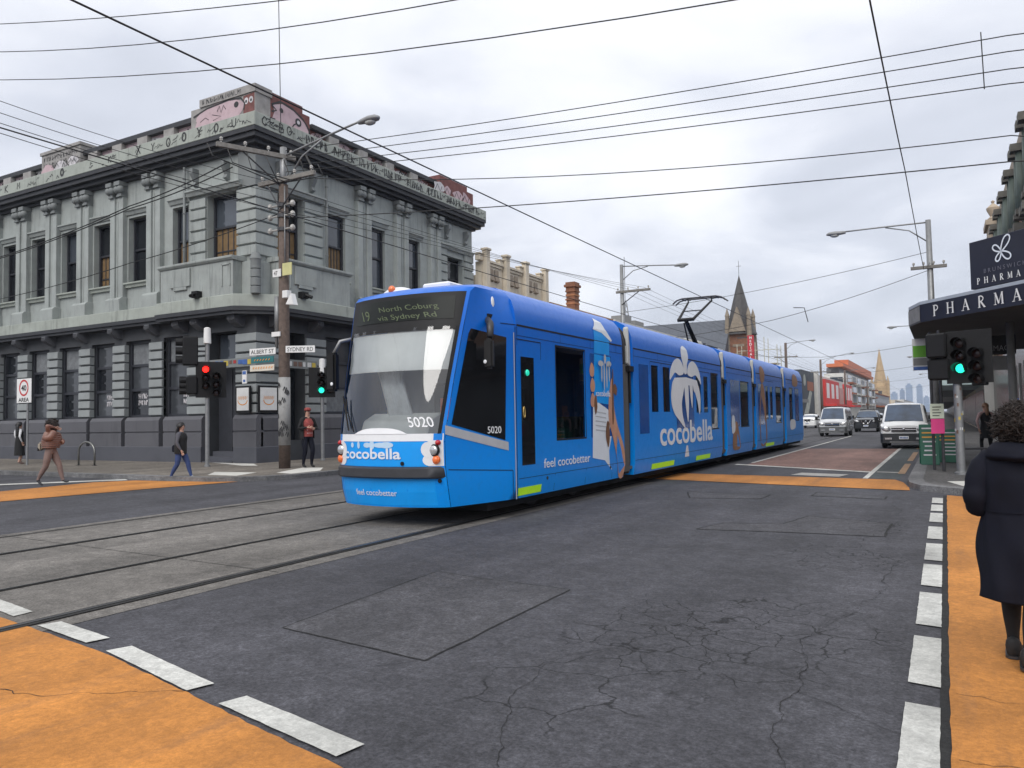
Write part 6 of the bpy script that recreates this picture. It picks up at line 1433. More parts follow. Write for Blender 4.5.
# mural building, white gallery with red hoarding panels, modern flats with orange crown
T = Thing('mural_building', 'dark painted building with a pale round mural beyond the tram tail', 'building', (-21, 136, 0)); b = MB(); b.box(-40, -20.6, 136, 150, 0, 9.0); T.p('wall', b, 'dark_mural')
b = MB(); F = Face((-20.6, 0, 0), (0, 1, 0), (-1, 0, 0)); F.poly(b, [(139+1.3*math.cos(t), 7.3+1.0*math.sin(t)) for t in [2*math.pi*i/16 for i in range(16)]], -.02); F.poly(b, [(137, 1.2), (142, 1.2), (147, 5.2), (145, 6)], -.02); b.poly([(-21.6+.9*math.cos(t), 135.98, 7.4+.9*math.sin(t)) for t in [2*math.pi*i/16 for i in range(16)]]); T.p('mural', b, mat('mural_pale', (.38, .40, .36), .7, .3, .8)); b = MB(); F.box(b, 142, 149, 5.6, 7.2, -.04, 0); T.p('mural_panel', b, 'rust_band')
T = Thing('gallery_building', 'white building faced with red panels carrying pale poster columns', 'building', (-20, 152, 0)); b = MB(); b.box(-36, -20, 150.5, 206, 0, 8.6); T.p('wall', b, 'white_render'); F = Face((-20, 0, 0), (0, 1, 0), (-1, 0, 0))
b = MB(); b.prism([(-36, 8.6), (-20, 8.6), (-20, 9.3), (-28, 8.9)], 'y', 150.5, 152); T.p('parapet', b, 'white_render')
for u0, u1 in ((157, 179), (190, 205.5)):
    b = MB(); F.box(b, u0, u1, 3.3, 8.1, -.5, .0); pn = T.p('hoarding', b, 'hoarding_red'); n_ = 3
    for k in range(n_):
        w = (u1-u0)/n_; b = MB(); F.box(b, u0+w*k+w*.2, u0+w*k+w*.75, 4.5, 7.4, -.53, -.501); po = T.p('poster', b, 'white_paint', pn)
    b = MB(); F.box(b, u0, u1, 2.9, 3.3, -2.4, .0); T.p('awning', b, 'hoarding_red')
b = MB(); F.box(b, 180, 189, 3.4, 7.0, -.3, .0); T.p('poster_panel', b, mat('pinkish_panel', (.5, .25, .22), .6, .2, .7))
T = Thing('apartment_building', 'modern apartment block with stepped glass fronts and an orange crown', 'building', (-21, 210, 0))
b = MB(); b.box(-26, -21, 207, 300, 0, 11.5); T.p('wall', b, 'white_render'); b = MB(); b.box(-26, -23, 212, 300, 11.5, 13.2); T.p('upper_storey', b, 'grey_cladding'); b = MB(); b.box(-25.5, -21.5, 208, 302, 13.2, 14.0); b.box(-25.5, -22, 225, 301, 14.0, 15.9); T.p('crown', b, 'orange_panel')
F = Face((-21, 0, 0), (0, 1, 0), (-1, 0, 0))
for k in range(7):
    for s in range(3):
        u = 211+k*12.6; b = MB(); F.box(b, u, u+8.5, 4.2+2.6*s, 6.0+2.6*s, -.1, .0); w_ = T.p('window', b, 'grey_cladding' if (k+s) % 2 else 'pane_sky'); b = MB(); F.box(b, u-.5, u+9, 3.7+2.6*s, 4.1+2.6*s, -1.3, .0); T.p('balcony', b, 'white_render' if (k % 3) else 'rust_band', w_)
for k in range(1): b = MB(); b.box(-24.6, -21.6, 206.9, 207.02, 5, 10.5); T.p('window', b, 'pane_sky')
shop('rust red awning shops beyond the orange crowned flats', -21, 302, 380, 8.5, 'grey_cladding', 14, parm='rust_band', storeys=1)
# sandstone church spire far down the street
CX, CY = -25.6, 400.0
T = Thing('sandstone_church', 'tall sandstone church spire far down the street', 'church', (CX, CY, 0)); b = MB(); b.box(CX-3.6, CX+3.6, CY-3.6, CY+3.6, 0, 13.5); T.p('tower', b, 'sandstone')
b = MB(); b.rings([[(CX+r*math.cos(R(22.5+45*k)), CY+r*math.sin(R(22.5+45*k)), z) for k in range(8)] for r, z in ((3.7, 13.5), (2.8, 16), (.06, 31.5))]); T.p('spire', b, 'sandstone')
for sx in (-1, 1):
    b = MB(); b.tube([(CX+sx*3.4, CY-3.4, 0), (CX+sx*3.4, CY-3.4, 15)], .8, 6); b.tube([(CX+sx*3.4, CY-3.4, 15), (CX+sx*3.4, CY-3.4, 18.5)], [.9, .05], 6); T.p('pinnacle', b, 'sandstone')
b = MB(); b.box(CX-18, CX-3.6, CY, CY+30, 0, 8); b.prism([(CX-18, 8), (CX-3.6, 8), (CX-10.8, 14)], 'y', CY, CY+30); T.p('nave', b, 'sandstone')
b = MB(); b.box(CX-.8, CX+.8, CY-3.66, CY-3.59, 7, 11.5); T.p('louvre', b, 'spire_slate')
for i, (x, y0, y1, h, m, lab) in enumerate(((-21, 425, 520, 7.5, 'cream_deco', 'distant cream shops past the sandstone spire'), (-21, 525, 700, 9, 'white_render', 'farthest pale shop row on the left of the street'))): shop(lab, x, y0, y1, h, m, 20, storeys=1)
for i, (x, w, h, y, lab) in enumerate(((-128, 22, 66, 2550, 'broad pale blue city tower leftmost of the distant cluster'), (-108, 16, 78, 2600, 'slim blue city tower left of the distant pair'), (-88, 22, 93, 2560, 'taller blue city tower in the middle of the skyline'), (-62, 20, 92, 2620, 'rightmost tall blue city tower on the skyline'), (-44, 20, 50, 2580, 'short pale city block right of the blue towers'))):
    T = Thing('city_tower', lab, 'skyscraper', (x, y, 0), 0, 'distant city towers'); b = MB(); h *= .86; w *= .8; b.box(x-w/2, x+w/2, y, y+25, 0, h); b.box(x-w/4, x+w/4, y+4, y+20, h, h+5); T.p('facade', b, 'tower_glass')
    b = MB()
    for k in range(int(h/8)): b.box(x-w/2-.2, x+w/2+.2, y-.25, y, 6+k*8, 8+k*8)
    T.p('spandrel', b, mat('tower_band', (.24, .30, .40), .5, .1, .02))
# east side
T = shop('pale shop with a white awning past the pharmacy corner', 2.4, 60.1, 76, 8.2, 'white_render', 14, True, parm='sign_pale'); shop('cream east side shops with grey awnings', 2.4, 76.1, 110, 7.4, 'cream_deco', 14, True); shop('brown brick east side shop row', 2.4, 110.1, 170, 8.4, 'brown_brick', 14, True, parm='white_render'); shop('long grey east side row far down the street', 2.4, 170.1, 420, 7.0, 'grey_cladding', 16, True); shop('farthest cream row on the right of the street', 2.4, 421, 800, 8, 'cream_deco', 20, True)
# Albert Street going left
for i, (x0, x1, h, m, lab) in enumerate(((-72, -58.2, 6.5, 'white_render', 'white house west of the grey corner building'), (-100, -73, 5.0, 'orange_brick', 'brick house farther west along the side street'))):
    T = Thing('house', lab, 'house', (x1, 20.4, 0)); b = MB(); b.box(x0, x1, 20.4, 34, 0, h); T.p('wall', b, m); b = MB(); b.prism([(19.9, h), (34.5, h), (27.2, h+3)], 'x', x0-.3, x1+.3); T.p('roof', b, 'slate'); b = MB(); b.box(x0+3, x0+5, 20.33, 20.42, 1.2, 3); T.p('window', b, 'pane_dark')
# ------------------------------------------------------------------ poles down the street
power_pole('grey lamp pole with one long crossarm behind the tram', -17.0, 44.4, 10.95, (3.4, -.45), [(9.25, -.35, 1.85)])
power_pole('timber pole with lamp rising over the tram tail', -18, 106.5, 11.0, (3.0, .1), [(9.1, -1.5, 1.5)], m='pole_wood', r=.19); power_pole('timber pole in front of the red panelled building', -18, 139.5, 10.7, (4.6, .8), [(8.6, -1.6, 1.6)], m='pole_wood', r=.2)
power_pole('thin pole before the orange crowned flats', -18, 176, 10.6, (5.2, .2), [(8.8, -1.4, 1.4)], m='pole_wood', r=.19); power_pole('far pole near the sandstone spire', -18, 230, 10.0, (4.5, .2), [(8.6, -1.4, 1.4)], m='pole_wood', r=.2)
power_pole('second east side lamp pole beyond the awning', -.3, 78, 9.4, (-3.2, -.1), [(8.0, -.8, .8)]); power_pole('third east side lamp pole beyond the awning', -.3, 122, 9.4, (-3.2, -.1), [(8.0, -.8, .8)]); power_pole('farthest east side lamp pole', -.3, 180, 9.4, (-3.2, -.1), [(8.0, -.8, .8)])
# ------------------------------------------------------------------ overhead wires
def wire(label, pts, r=.014, sag=0.0, n=14, group='overhead wires above the intersection'):
    P = []
    for a, c in zip(pts, pts[1:]):
        a, c = Vector(a), Vector(c)
        for i in range(n): t = i/n; P.append(a+(c-a)*t-V(0, 0, sag*4*t*(1-t)))
    P.append(Vector(pts[-1])); b = MB(); b.tube(P, r, 5, False); o = b.build('overhead_wire', M('wire_black'), smooth=True); return tag(o, label, 'wire', group)
def poly3(p0, p1, p2, n=20):
    """smooth hanging curve through three points of one vertical plane"""
    p0, p1, p2 = map(Vector, (p0, p1, p2)); t1 = (p1.x-p0.x)/(p2.x-p0.x); out = []
    for i in range(n+1):
        t = -.9+2.6*i/n; l0 = (t-t1)*(t-1)/((0-t1)*(0-1)); l1 = t*(t-1)/(t1*(t1-1)); l2 = t*(t-t1)/(1-t1); out.append(p0*l0+p1*l1+p2*l2)
    return out
def wpoly(label, P, r): b = MB(); b.tube(P, r, 5, False); return tag(b.build('overhead_wire', M('wire_black'), smooth=True), label, 'wire', 'overhead wires above the intersection')
wire('thick tram contact wire touching the pantograph', [(-7.4, -20, 5.85), (-7.4, 16, 5.82), (-7.4, 60, 5.84), (-7.4, 220, 5.85)], .012); wire('tram contact wire over the far track', [(-10.9, -20, 5.62), (-10.9, 16, 5.62), (-10.9, 60, 5.7), (-10.9, 220, 5.8)], .011)
for z0, z1, nm in ((10.56, 9.60, 'topmost'), (10.3, 9.25, 'second from the top'), (10.05, 8.87, 'third from the top'), (9.85, 8.55, 'lowest')): wire('power wire crossing to the right, %s of the four parallel ones' % nm, [(-18.7, 18.2, z0), (1.47, 19.3, z1), (9, 19.7, z1-.2)], .013, .12)
w_ = wire('short spacer tie joining the four parallel power wires', [(1.0, 19.25, 9.78), (1.02, 19.25, 8.52)], .012, 0, 2)
wire('twisted insulated cable below the four parallel wires', [(-17.3, 18.2, 9.4), (1.47, 19.3, 7.43), (9, 19.7, 6.7)], .013, .35); wire('thick black span wire from the power pole to the right', [(-18.6, 18.2, 8.3), (1.47, 19.3, 6.87), (9, 19.7, 6.4)], .015, .15)
wpoly('highest of the three sagging wires at the upper left', poly3((-17.81, 9, 10.48), (-12.66, 9, 9.27), (-9.2, 9, 8.54)), .009); wpoly('middle of the three sagging wires at the upper left', poly3((-17.8, 9, 9.85), (-10.5, 9, 8.3), (-5.87, 9, 7.58)), .009); wpoly('lowest and longest of the three sagging wires at the upper left', poly3((-17.79, 9, 9.22), (-8.6, 9, 7.38), (-1.92, 9, 6.45)), .009)
wire('vertical wire hanging over the graffitied corner', [(-9.35, 9, 9.2), (-9.3, 9, 6.3)], .007, 0, 2)
for i, (x, y8, z8, nm) in enumerate(((-19.55, 9.90, 9.46, 'outermost'), (-18.85, 9.55, 8.90, 'second'), (-18.05, 9.14, 8.36, 'third'), (-17.35, 8.79, 7.88, 'innermost'))): wire('line along the west kerb, %s on the timber crossarm' % nm, [(x, -26, z8+.9), (x, y8, z8), (x, 18.1, z8+.25), (-17.2+.55*i, 44.3, 9.4), (-19.2+.8*i, 106.4, 9.3), (-19.2+.8*i, 139.4, 8.8)], .009, .12)
wire('upper service cable running left along the side street', [(-21.3, 18.1, 10.6), (-26.75, 18.2, 9.95), (-35.8, 18.2, 9.06), (-48, 18.2, 8.6)], .022, .10); wire('doubled service cable just under the upper side street one', [(-21.0, 18.1, 10.4), (-26.75, 18.2, 9.85), (-35.8, 18.2, 9.0), (-48, 18.2, 8.5)], .022, .10); wire('lower side street cable across the first floor windows', [(-18.9, 18.1, 8.45), (-26.73, 18.2, 7.75), (-35.75, 18.2, 7.21), (-48, 18.2, 6.9)], .016, .08)
wire('kerbside wire descending to the pole by the awning', [(-.6, -6, 6.4), (-.6, 10.2, 6.6), (-.6, 20.5, 7.38), (-.5, 35.2, 7.35), (-.3, 38.1, 8.1)], .012, .05); wire('span wire between the two kerb lamp poles behind the tram', [(-17, 44.4, 8.0), (-.3, 38.2, 8.6)], .012, .25)
wire('tram suspension span in front of the brick spire', [(-17, 47, 6.4), (-7.4, 40, 6.3), (-.3, 38.2, 7.8)], .013, .12); wire('drop bracket wire over the far contact wire', [(-6.2, 39.2, 6.75), (-5.7, 39.2, 6.7), (-5.55, 39.2, 6.0)], .02, 0, 3)
for k, y in enumerate((72, 104, 140, 185)): wire('distant cross street span wire, number %s from the tram' % ('one', 'two', 'three', 'four')[k], [(-18, y, 7.4), (-9, y, 6.5), (-.4, y, 7.4)], .015, .15, group='distant span wires')
wire('pole line along the east kerb', [(-.3, 38.2, 7.95), (-.3, 78, 8.05), (-.3, 122, 8.05), (-.3, 180, 8.05)], .012, .5)
# ================================================================== VEHICLES
def vehicle(name, label, cat, loc, st, paintm, lower=None, ws=None, W=.9, kind='van', L=4.7, wr=.34, rz=0.0, plate=True, mir=True):
    """front at local y=0 looking along -Y. st: stations (y, zbot, zbelt, ztop, wbelt, wtop)"""
    T = Thing(name, label, cat, loc, rz, 'vehicles waiting and passing along the street')
    def P(n, b, m, par=None, **k): return T.p(n, b, m, par, False, **k)
    rs = []
    for y, zb, ze, zt, we, wt in st:
        h = [(we*.95, zb), (we, zb+.14), (we, ze), (wt+(we-wt)*.12, zt-.10), (wt-.06, zt-.02), (wt*.5, zt+.02)]
        rs.append([(x, y, z) for x, z in h]+[(0, y, zt+.03)]+[(-x, y, z) for x, z in reversed(h)])
    b = MB(); b.rings(rs); body = P('body', b, paintm, auto=32)
    (ya, za, wa), (yb, zb_, wb) = ws
    nrm = V(0, -(zb_-za), (yb-ya)).normalized()
    if nrm.y > 0: nrm = -nrm
    b = MB(); o = nrm*.02
    b.poly([V(-wa, ya, za)+o, V(0, ya-.05, za-.01)+o, V(wa, ya, za)+o, V(wb, yb, zb_)+o, V(0, yb-.03, zb_+.02)+o, V(-wb, yb, zb_)+o]); P('windscreen', b, mat('car_glass', (.03, .055, .10), .04, .5, 1.3, spec=.9))  # car_glass: reflected sky put into its blue base colour
    return T, P, body
def wheel(P, x, y, r):
    b = MB(); b.lathe([(.04, -.10), (r-.05, -.11), (r, -.07), (r, .07), (r-.05, .11), (.04, .10)], (x, y, r), 20, 'x'); w = P('wheel', b, 'rubber', auto=40)
    b = MB(); s = 1 if x > 0 else -1; b.lathe([(.05, .112*s), (r*.6, .118*s), (r*.62, .10*s), (0, .10*s)], (x, y, r), 14, 'x'); P('rim', b, 'galv_steel', w)
def lamp(P, x, y, z, rx, rz, m='lamp_glass', rot=0):
    b = MB(); b.ell((x, y, z), rx, .06, rz, 14, 8, Matrix.Rotation(rot, 3, 'Y')); h = P('headlight', b, m, smooth=True); b = MB(); b.ell((x, y-.03, z), rx*.45, .045, rz*.6, 10, 6); P('bulb', b, 'white_paint', h, smooth=True)
def numplate(P, y, z, w=.37):
    b = MB(); b.box(-w/2, w/2, y-.02, y, z-.065, z+.065); p_ = P('number_plate', b, 'white_paint'); b = MB()
    for k in range(6): b.box(-w/2+.03+k*.053, -w/2+.065+k*.053, y-.026, y-.021, z-.035, z+.035)
    P('plate_marks', b, 'sticker_blue', p_)
def mirror(P, sx, y, z, m='black_plastic'):
    b = MB(); b.box(sx*.0, sx*.0, 0, 0, 0, 0); b = MB(); b.tube([(sx*.8, y, z-.08), (sx*1.0, y-.06, z-.02)], .03, 6); b.cbox((sx*1.06, y-.06, z+.03), .16, .12, .26); P('mirror', b, m, bev=.02)
WHT = mat('van_white', (.80, .81, .81), .25, .04, 2, coat=.5); SLV = mat('van_silver', (.62, .64, .66), .25, .05, 2, metal=.2, coat=.6); BLK = mat('suv_dark', (.025, .027, .032), .22, .2, 2, coat=.7)
def van(label, loc, m, lowm, W=.9, H=1.95):
    st = [(-.02, .42, .92, .98, W*.86, W*.80), (.05, .34, .98, 1.06, W*.95, W*.86), (.30, .32, 1.04, 1.20, W, W*.88), (.62, .32, 1.06, H-.40, W, W*.84), (.98, .32, 1.08, H-.05, W, W*.78), (1.3, .32, 1.08, H, W, W*.78), (4.5, .32, 1.08, H, W, W*.78), (4.7, .4, 1.08, H-.1, W*.97, W*.74)]
    T, P, body = vehicle('van', label, 'van', loc, st, m, ws=((.27, 1.17, W*.82), (.93, H-.08, W*.70)), W=W)
    b = MB(); b.rings([[(-W*1.0*s, y, z) for s, y in ((1, .42), (1.0, .10), (.88, -.07), (0, -.13), (-.88, -.07), (-1.0, .10), (-1, .42))] for z in (.24, .36, .60, .66)], True, True); P('bumper', b, lowm, auto=40)
    b = MB(); b.box(-W*.52, W*.52, -.075, .02, .74, .80); b.box(-W*.52, W*.52, -.075, .02, .86, .90); g = P('grille', b, 'black_plastic'); b = MB(); b.box(-W*.5, W*.5, -.10, -.02, .805, .855); b.ell((0, -.085, .84), .07, .03, .05, 12, 6); P('grille_trim', b, 'chrome', g)
    for sx in (-1, 1):
        lamp(P, sx*W*.74, -.01, .86, .20, .12, 'lamp_glass', -sx*.25); wheel(P, sx*(W-.12), .85, .33); wheel(P, sx*(W-.12), 3.5, .33); mirror(P, sx*W/.9, .55, 1.22)
        b = MB(); x = sx*(W+.006)
        for y0, y1 in ((.72, 1.45), (1.55, 2.7), (2.8, 4.3)): b.add([(sx*(W*.99), y0, 1.14), (sx*(W*.99), y1, 1.14), (sx*W*.845, y1, H-.22), (sx*W*.845, y0+.18, H-.22)], [(0, 1, 2, 3)])
        P('side_window', b, 'car_glass')
        b = MB(); b.box(sx*W*.5, sx*W*.8, -.12, -.06, .40, .48); P('fog_lamp', b, 'lamp_glass')
    b = MB(); b.box(-W*.6, W*.6, -.14, -.10, .27, .31); P('bumper_trim', b, 'galv_steel'); numplate(P, -.125, .48)
    b = MB()
    for sx in (-.3, .25): b.tube([(sx-.3, .24, 1.2), (sx+.15, .30, 1.24)], .012, 5)
    P('wiper', b, 'black_plastic'); b = MB(); b.ell((-.3, 1.3, 1.35), .18, .12, .25, 10, 6); return T
van('white delivery van with dark front bumper nearest the kerb', (-1.55, 37.4, 0), WHT, mat('van_bumper', (.03, .032, .036), .5, .2, 3), .93, 1.97)
van('silver van waiting just beyond the tail of the tram', (-6.65, 56.2, 0), SLV, mat('silver_bumper', (.10, .105, .11), .4, .2, 3), .90, 1.98)
def suv(label, loc, m, W=.93, H=1.78, low=None):
    st = [(-.02, .45, .85, .98, W*.84, W*.80), (.08, .38, .92, 1.04, W*.94, W*.88), (.35, .36, 1.0, 1.10, W, W*.92), (1.15, .36, 1.04, 1.18, W, W*.90), (1.75, .36, 1.05, H-.12, W, W*.74), (2.1, .36, 1.05, H, W, W*.72), (4.0, .36, 1.05, H-.02, W, W*.72), (4.6, .40, 1.05, H-.3, W*.96, W*.68)]
    T, P, body = vehicle('suv' if H > 1.6 else 'car', label, 'car', loc, st, m, ws=((1.12, 1.20, W*.84), (1.72, H-.14, W*.68)), W=W)
    b = MB(); b.rings([[(-W*s, y, z) for s, y in ((1, .45), (1.0, .12), (.86, -.09), (0, -.14), (-.86, -.09), (-1.0, .12), (-1, .45))] for z in (.30, .40, .62, .68)]); P('bumper', b, low or m, auto=40)
    b = MB(); b.prism([(-.36, .96), (-.22, .72), (.22, .72), (.36, .96)], 'y', -.10, .0); g = P('grille', b, 'black_plastic')
    b = MB()
    for sx in (-1, 1): b.tube([(sx*.38, -.09, .97), (sx*.22, -.11, .72), (sx*.12, -.11, .72)], .03, 6)
    b.lathe([(.075, .01), (.085, -.01), (.05, -.015)], (0, -.11, .86), 16, 'y'); P('grille_trim', b, 'chrome', g)
    for sx in (-1, 1):
        lamp(P, sx*W*.70, .0, .88, .19, .09, 'lamp_glass', -sx*.2); wheel(P, sx*(W-.12), .85, .37); wheel(P, sx*(W-.12), 3.6, .37); mirror(P, sx*W/.93, 1.35, 1.20, 'black_plastic')
        b = MB()
        for y0, y1 in ((1.6, 2.5), (2.6, 3.5), (3.6, 4.2)): b.add([(sx*W*.985, y0, 1.10), (sx*W*.985, y1, 1.10), (sx*W*.80, y1-.05, H-.2), (sx*W*.80, y0+.3, H-.2)], [(0, 1, 2, 3)])
        P('side_window', b, 'car_glass')
    numplate(P, -.14, .52); b = MB(); b.box(-W*.62, W*.62, 2.2, 2.26, H+.03, H+.09); b.box(-W*.62, W*.62, 3.4, 3.46, H+.03, H+.09); P('roof_rack', b, 'dark_steel')
    return T
suv('dark four wheel drive between the silver and white vans', (-5.55, 68.4, 0), BLK)
suv('white car half hidden between the dark four wheel drive and white van', (-4.3, 86, 0), WHT, .86, 1.5)
suv('white hatchback partly hidden behind the tail of the tram', (-12.9, 88, 0), WHT, .86, 1.5)
suv('dark sedan seen past the tram tail near the far kerb', (-13.6, 76, 0), BLK, .86, 1.48)
suv('grey car far down the street behind the vans', (-7.4, 104, 0), SLV, .86, 1.5); suv('red car far down the street', (-12.5, 118, 0), mat('car_red', (.25, .02, .02), .3, .1, 2, coat=.6), .86, 1.5)
suv('parked white car beyond the white van at the right kerb', (-1.75, 52, 0), WHT, .86, 1.5)
# ================================================================== PEOPLE
def skin_mesh(name, verts, edges, radii, root, matof, mats, sub=2):
    me = bpy.data.meshes.new(name); me.from_pydata(verts, edges, []); o = bpy.data.objects.new(name, me); COL.objects.link(o)
    sm = o.modifiers.new('s', 'SKIN'); sm.use_smooth_shade = True; sm.branch_smoothing = .6
    for i, r in enumerate(radii):
        d = me.skin_vertices[0].data[i]; d.radius = r if isinstance(r, tuple) else (r, r); d.use_root = (i == root)
    ss = o.modifiers.new('u', 'SUBSURF'); ss.levels = sub; ss.render_levels = sub
    dg = bpy.context.evaluated_depsgraph_get(); dg.update(); nm = bpy.data.meshes.new_from_object(o.evaluated_get(dg))
    bpy.data.objects.remove(o); bpy.data.meshes.remove(me)
    nm.materials.clear()
    for m in mats: nm.materials.append(m)
    segs = [(Vector(verts[a]), Vector(verts[b]), matof[k]) for k, (a, b) in enumerate(edges)]
    for p in nm.polygons:
        c = p.center; best = 1e9
        for a, b, mi in segs:
            d = b-a; t = max(0, min(1, (c-a).dot(d)/max(d.length_squared, 1e-9))); e = (c-(a+d*t)).length
            if e < best: best = e; p.material_index = mi
        p.use_smooth = True
    nm.name = name; return nm
def arm_ik(s, w, bend, l1, l2):
    s, w = Vector(s), Vector(w); d = w-s; L = min(d.length, (l1+l2)*.995); a = (l1*l1-l2*l2+L*L)/(2*L); h = math.sqrt(max(l1*l1-a*a, 0)); n = d.normalized(); b = Vector(bend); b = (b-n*b.dot(n)).normalized()
    return s+n*a+b*h
def person(label, loc, rz, H, feet, wrists, lean=0.0, mats=('skin', 'black_cloth', 'black_cloth', 'black_cloth'), bulk=1.0, head_turn=(0, 0), curl=1.0, cat='person', feet_pitch=(0, 0), sleeve=1, shoe_white=False, bare_ankle=False):
    """local frame: front is -Y; feet and wrists given as (right, left) for a 1.70 m body"""
    T = Thing('person', label, cat, loc, rz); k = H/1.70
    V_, E_, R_, MO = [], [], [], []
    def add(p, r, par=None, m=0):
        V_.append(Vector(p)*k); R_.append((r[0]*k, r[1]*k) if isinstance(r, tuple) else r*k)
        if par is not None: E_.append((par, len(V_)-1)); MO.append(m)
        return len(V_)-1
    ln = lambda z: -lean*(z-.93)
    pel = add((0, 0, .93), (.135*bulk, .105*bulk)); sp = add((0, ln(1.12), 1.12), (.125*bulk, .10*bulk), pel, 1); ch = add((0, ln(1.30), 1.30), (.15*bulk, .11*bulk), sp, 1); nb = add((0, ln(1.42)+.01, 1.42), (.09, .08), ch, 1); nk = add((0, ln(1.49), 1.49), .052, nb, 0)
    hd0 = add((head_turn[0]*.3, ln(1.55)-.012, 1.55), (.066, .075), nk, 0); hd1 = add((head_turn[0]*.6, ln(1.62)-.012, 1.62), (.075, .092), hd0, 0); hd2 = add((head_turn[0], ln(1.68)-.005, 1.675), (.055, .065), hd1, 0)
    hx, hy = head_turn[0], head_turn[1]
    for i, sx in enumerate((-1, 1)):
        hp = add((sx*.09, 0, .90), .095*bulk, pel, 2); f = Vector(feet[i]); kn = arm_ik((sx*.09, 0, .90), f+Vector((0, 0, .0)), (sx*.1, -1, 0), .42, .42)
        th = add((Vector((sx*.09, 0, .90))+kn)/2, .078*bulk, hp, 2); kk = add(kn, .058*bulk, th, 2); ca = add(kn*.6+f*.4+Vector((0, .012, 0)), .054*bulk, kk, 2); an = add(f, .038, ca, 0 if bare_ankle else 2)
        pitch = feet_pitch[i]; fd = Vector((sx*.02, -math.cos(pitch), math.sin(pitch)))
        he = add(f+Vector((0, .03, -.04)), .036, an, 3); mf = add(f+fd*.08+Vector((0, 0, -.045)), (.042, .034), an, 3); add(f+fd*.165+Vector((0, 0, -.055)), (.038, .024), mf, 3)
    for i, sx in enumerate((-1, 1)):
        s = Vector((sx*.165, ln(1.40), 1.40)); w = Vector(wrists[i]); el = arm_ik(s, w, (sx*.9, .7, -.5), .29, .26); sh = add(s, .062*bulk, nb, 1); ua = add((s+el)/2, .050*bulk, sh, 1); ee = add(el, .042*bulk, ua, 1); fa = add(el*.5+w*.5, .038*bulk, ee, sleeve); wi = add(w, .026, fa, sleeve if sleeve else 0)
        d = (w-el).normalized(); side = d.cross(Vector((sx, 0, .2))).normalized(); nrm = side.cross(d).normalized()
        pa = add(w+d*.055, (.036, .018), wi, 0)
        for j, (o_, L) in enumerate(((-.028, .070), (-.010, .080), (.009, .075), (.027, .060))):
            k1 = add(w+d*.095+side*o_, .0085, pa, 0); k2 = add(w+d*(.095+L*.5)+side*o_*1.1-nrm*sx*.012*curl, .0078, k1, 0); add(w+d*(.095+L*.85)+side*o_*1.1-nrm*sx*.035*curl, .0068, k2, 0)
        t1 = add(w+d*.03+side*-.035-nrm*sx*.01, .010, wi, 0); add(w+d*.075+side*-.055-nrm*sx*.025, .008, t1, 0)
    me = skin_mesh('body', V_, E_, R_, pel, MO, [M(x) for x in mats]); o = bpy.data.objects.new('body', me); COL.objects.link(o); o.parent = T.r
    hc = Vector((hx*.6, ln(1.62)-.012, 1.615))*k; T.hc = hc; T.k = k; T.ln = ln; T.body = o
    # face
    fa = Matrix.Rotation(hy, 3, 'Z'); b = MB()
    for sx in (-1, 1): b.ell(hc+fa @ Vector((sx*.030, -.086, .012))*k, .011*k, .008*k, .007*k, 8, 6)
    T.p('eye', b, 'graffiti_black', o, False, smooth=True)
    b = MB(); b.rings([[hc+fa @ Vector((x*w, -.088-d, z))*k for x in (-1, -.5, .5, 1)] for w, d, z in ((.006, .004, .015), (.011, .020, -.012), (.016, .022, -.022), (.012, .004, -.032))], True, True); T.p('nose', b, mats[0], o, False, smooth=True)
    b = MB(); b.ell(hc+fa @ Vector((0, -.082, -.052))*k, .022*k, .012*k, .006*k, 10, 6); T.p('mouth', b, mat('lip', (.30, .10, .09), .5, .1, 5), o, False, smooth=True)
    b = MB()
    for sx in (-1, 1): b.ell(hc+fa @ Vector((sx*.076, .0, -.005))*k, .010*k, .018*k, .030*k, 8, 6)
    T.p('ear', b, mats[0], o, False, smooth=True)
    return T
def hair_cap(T, m, r=(.092, .108, .105), off=(0, .018, .022), drop=0.0, drop_w=.10, back=.06, n=18, seed=1):
    """cap of hair, with an optional fall of long hair down the back"""
    k = T.k; b = MB(); c = T.hc+Vector(off)*k; q = random.Random(seed); rs = []
    rows = [(-.35, 1.0), (0, 1.03), (.35, .95), (.7, .74), (.95, .35), (1.0, .05)]
    for z, s in rows:
        g = []
        for j in range(n):
            a = 2*math.pi*j/n; face = max(0, -math.sin(a))**2*(.42 if z < .5 else 0)
            w = 1+q.uniform(-.05, .05); g.append(c+Vector((r[0]*s*w*math.cos(a), r[1]*s*w*math.sin(a)*(1-face*.8), r[2]*(z if not (face > .12 and z < .2) else .2)))*k)
        rs.append(g)
    b.rings(rs); o = T.p('hair', b, m, T.body, False, smooth=True)
    if drop:
        b = MB(); rs = []
        for t in [i/6 for i in range(7)]:
            z = -drop*t; w = drop_w*(.85+.35*math.sin(t*2.4))*(1-.45*t*t); d = .05*(1-.4*t)
            rs.append([c+Vector((w*math.cos(2*math.pi*j/12)*(1+q.uniform(-.08, .08)), back*(1+.3*t)+d*math.sin(2*math.pi*j/12)*1.2, z))*k for j in range(12)])
        b.rings(rs); T.p('hair_length', b, m, o, False, smooth=True)
    return o
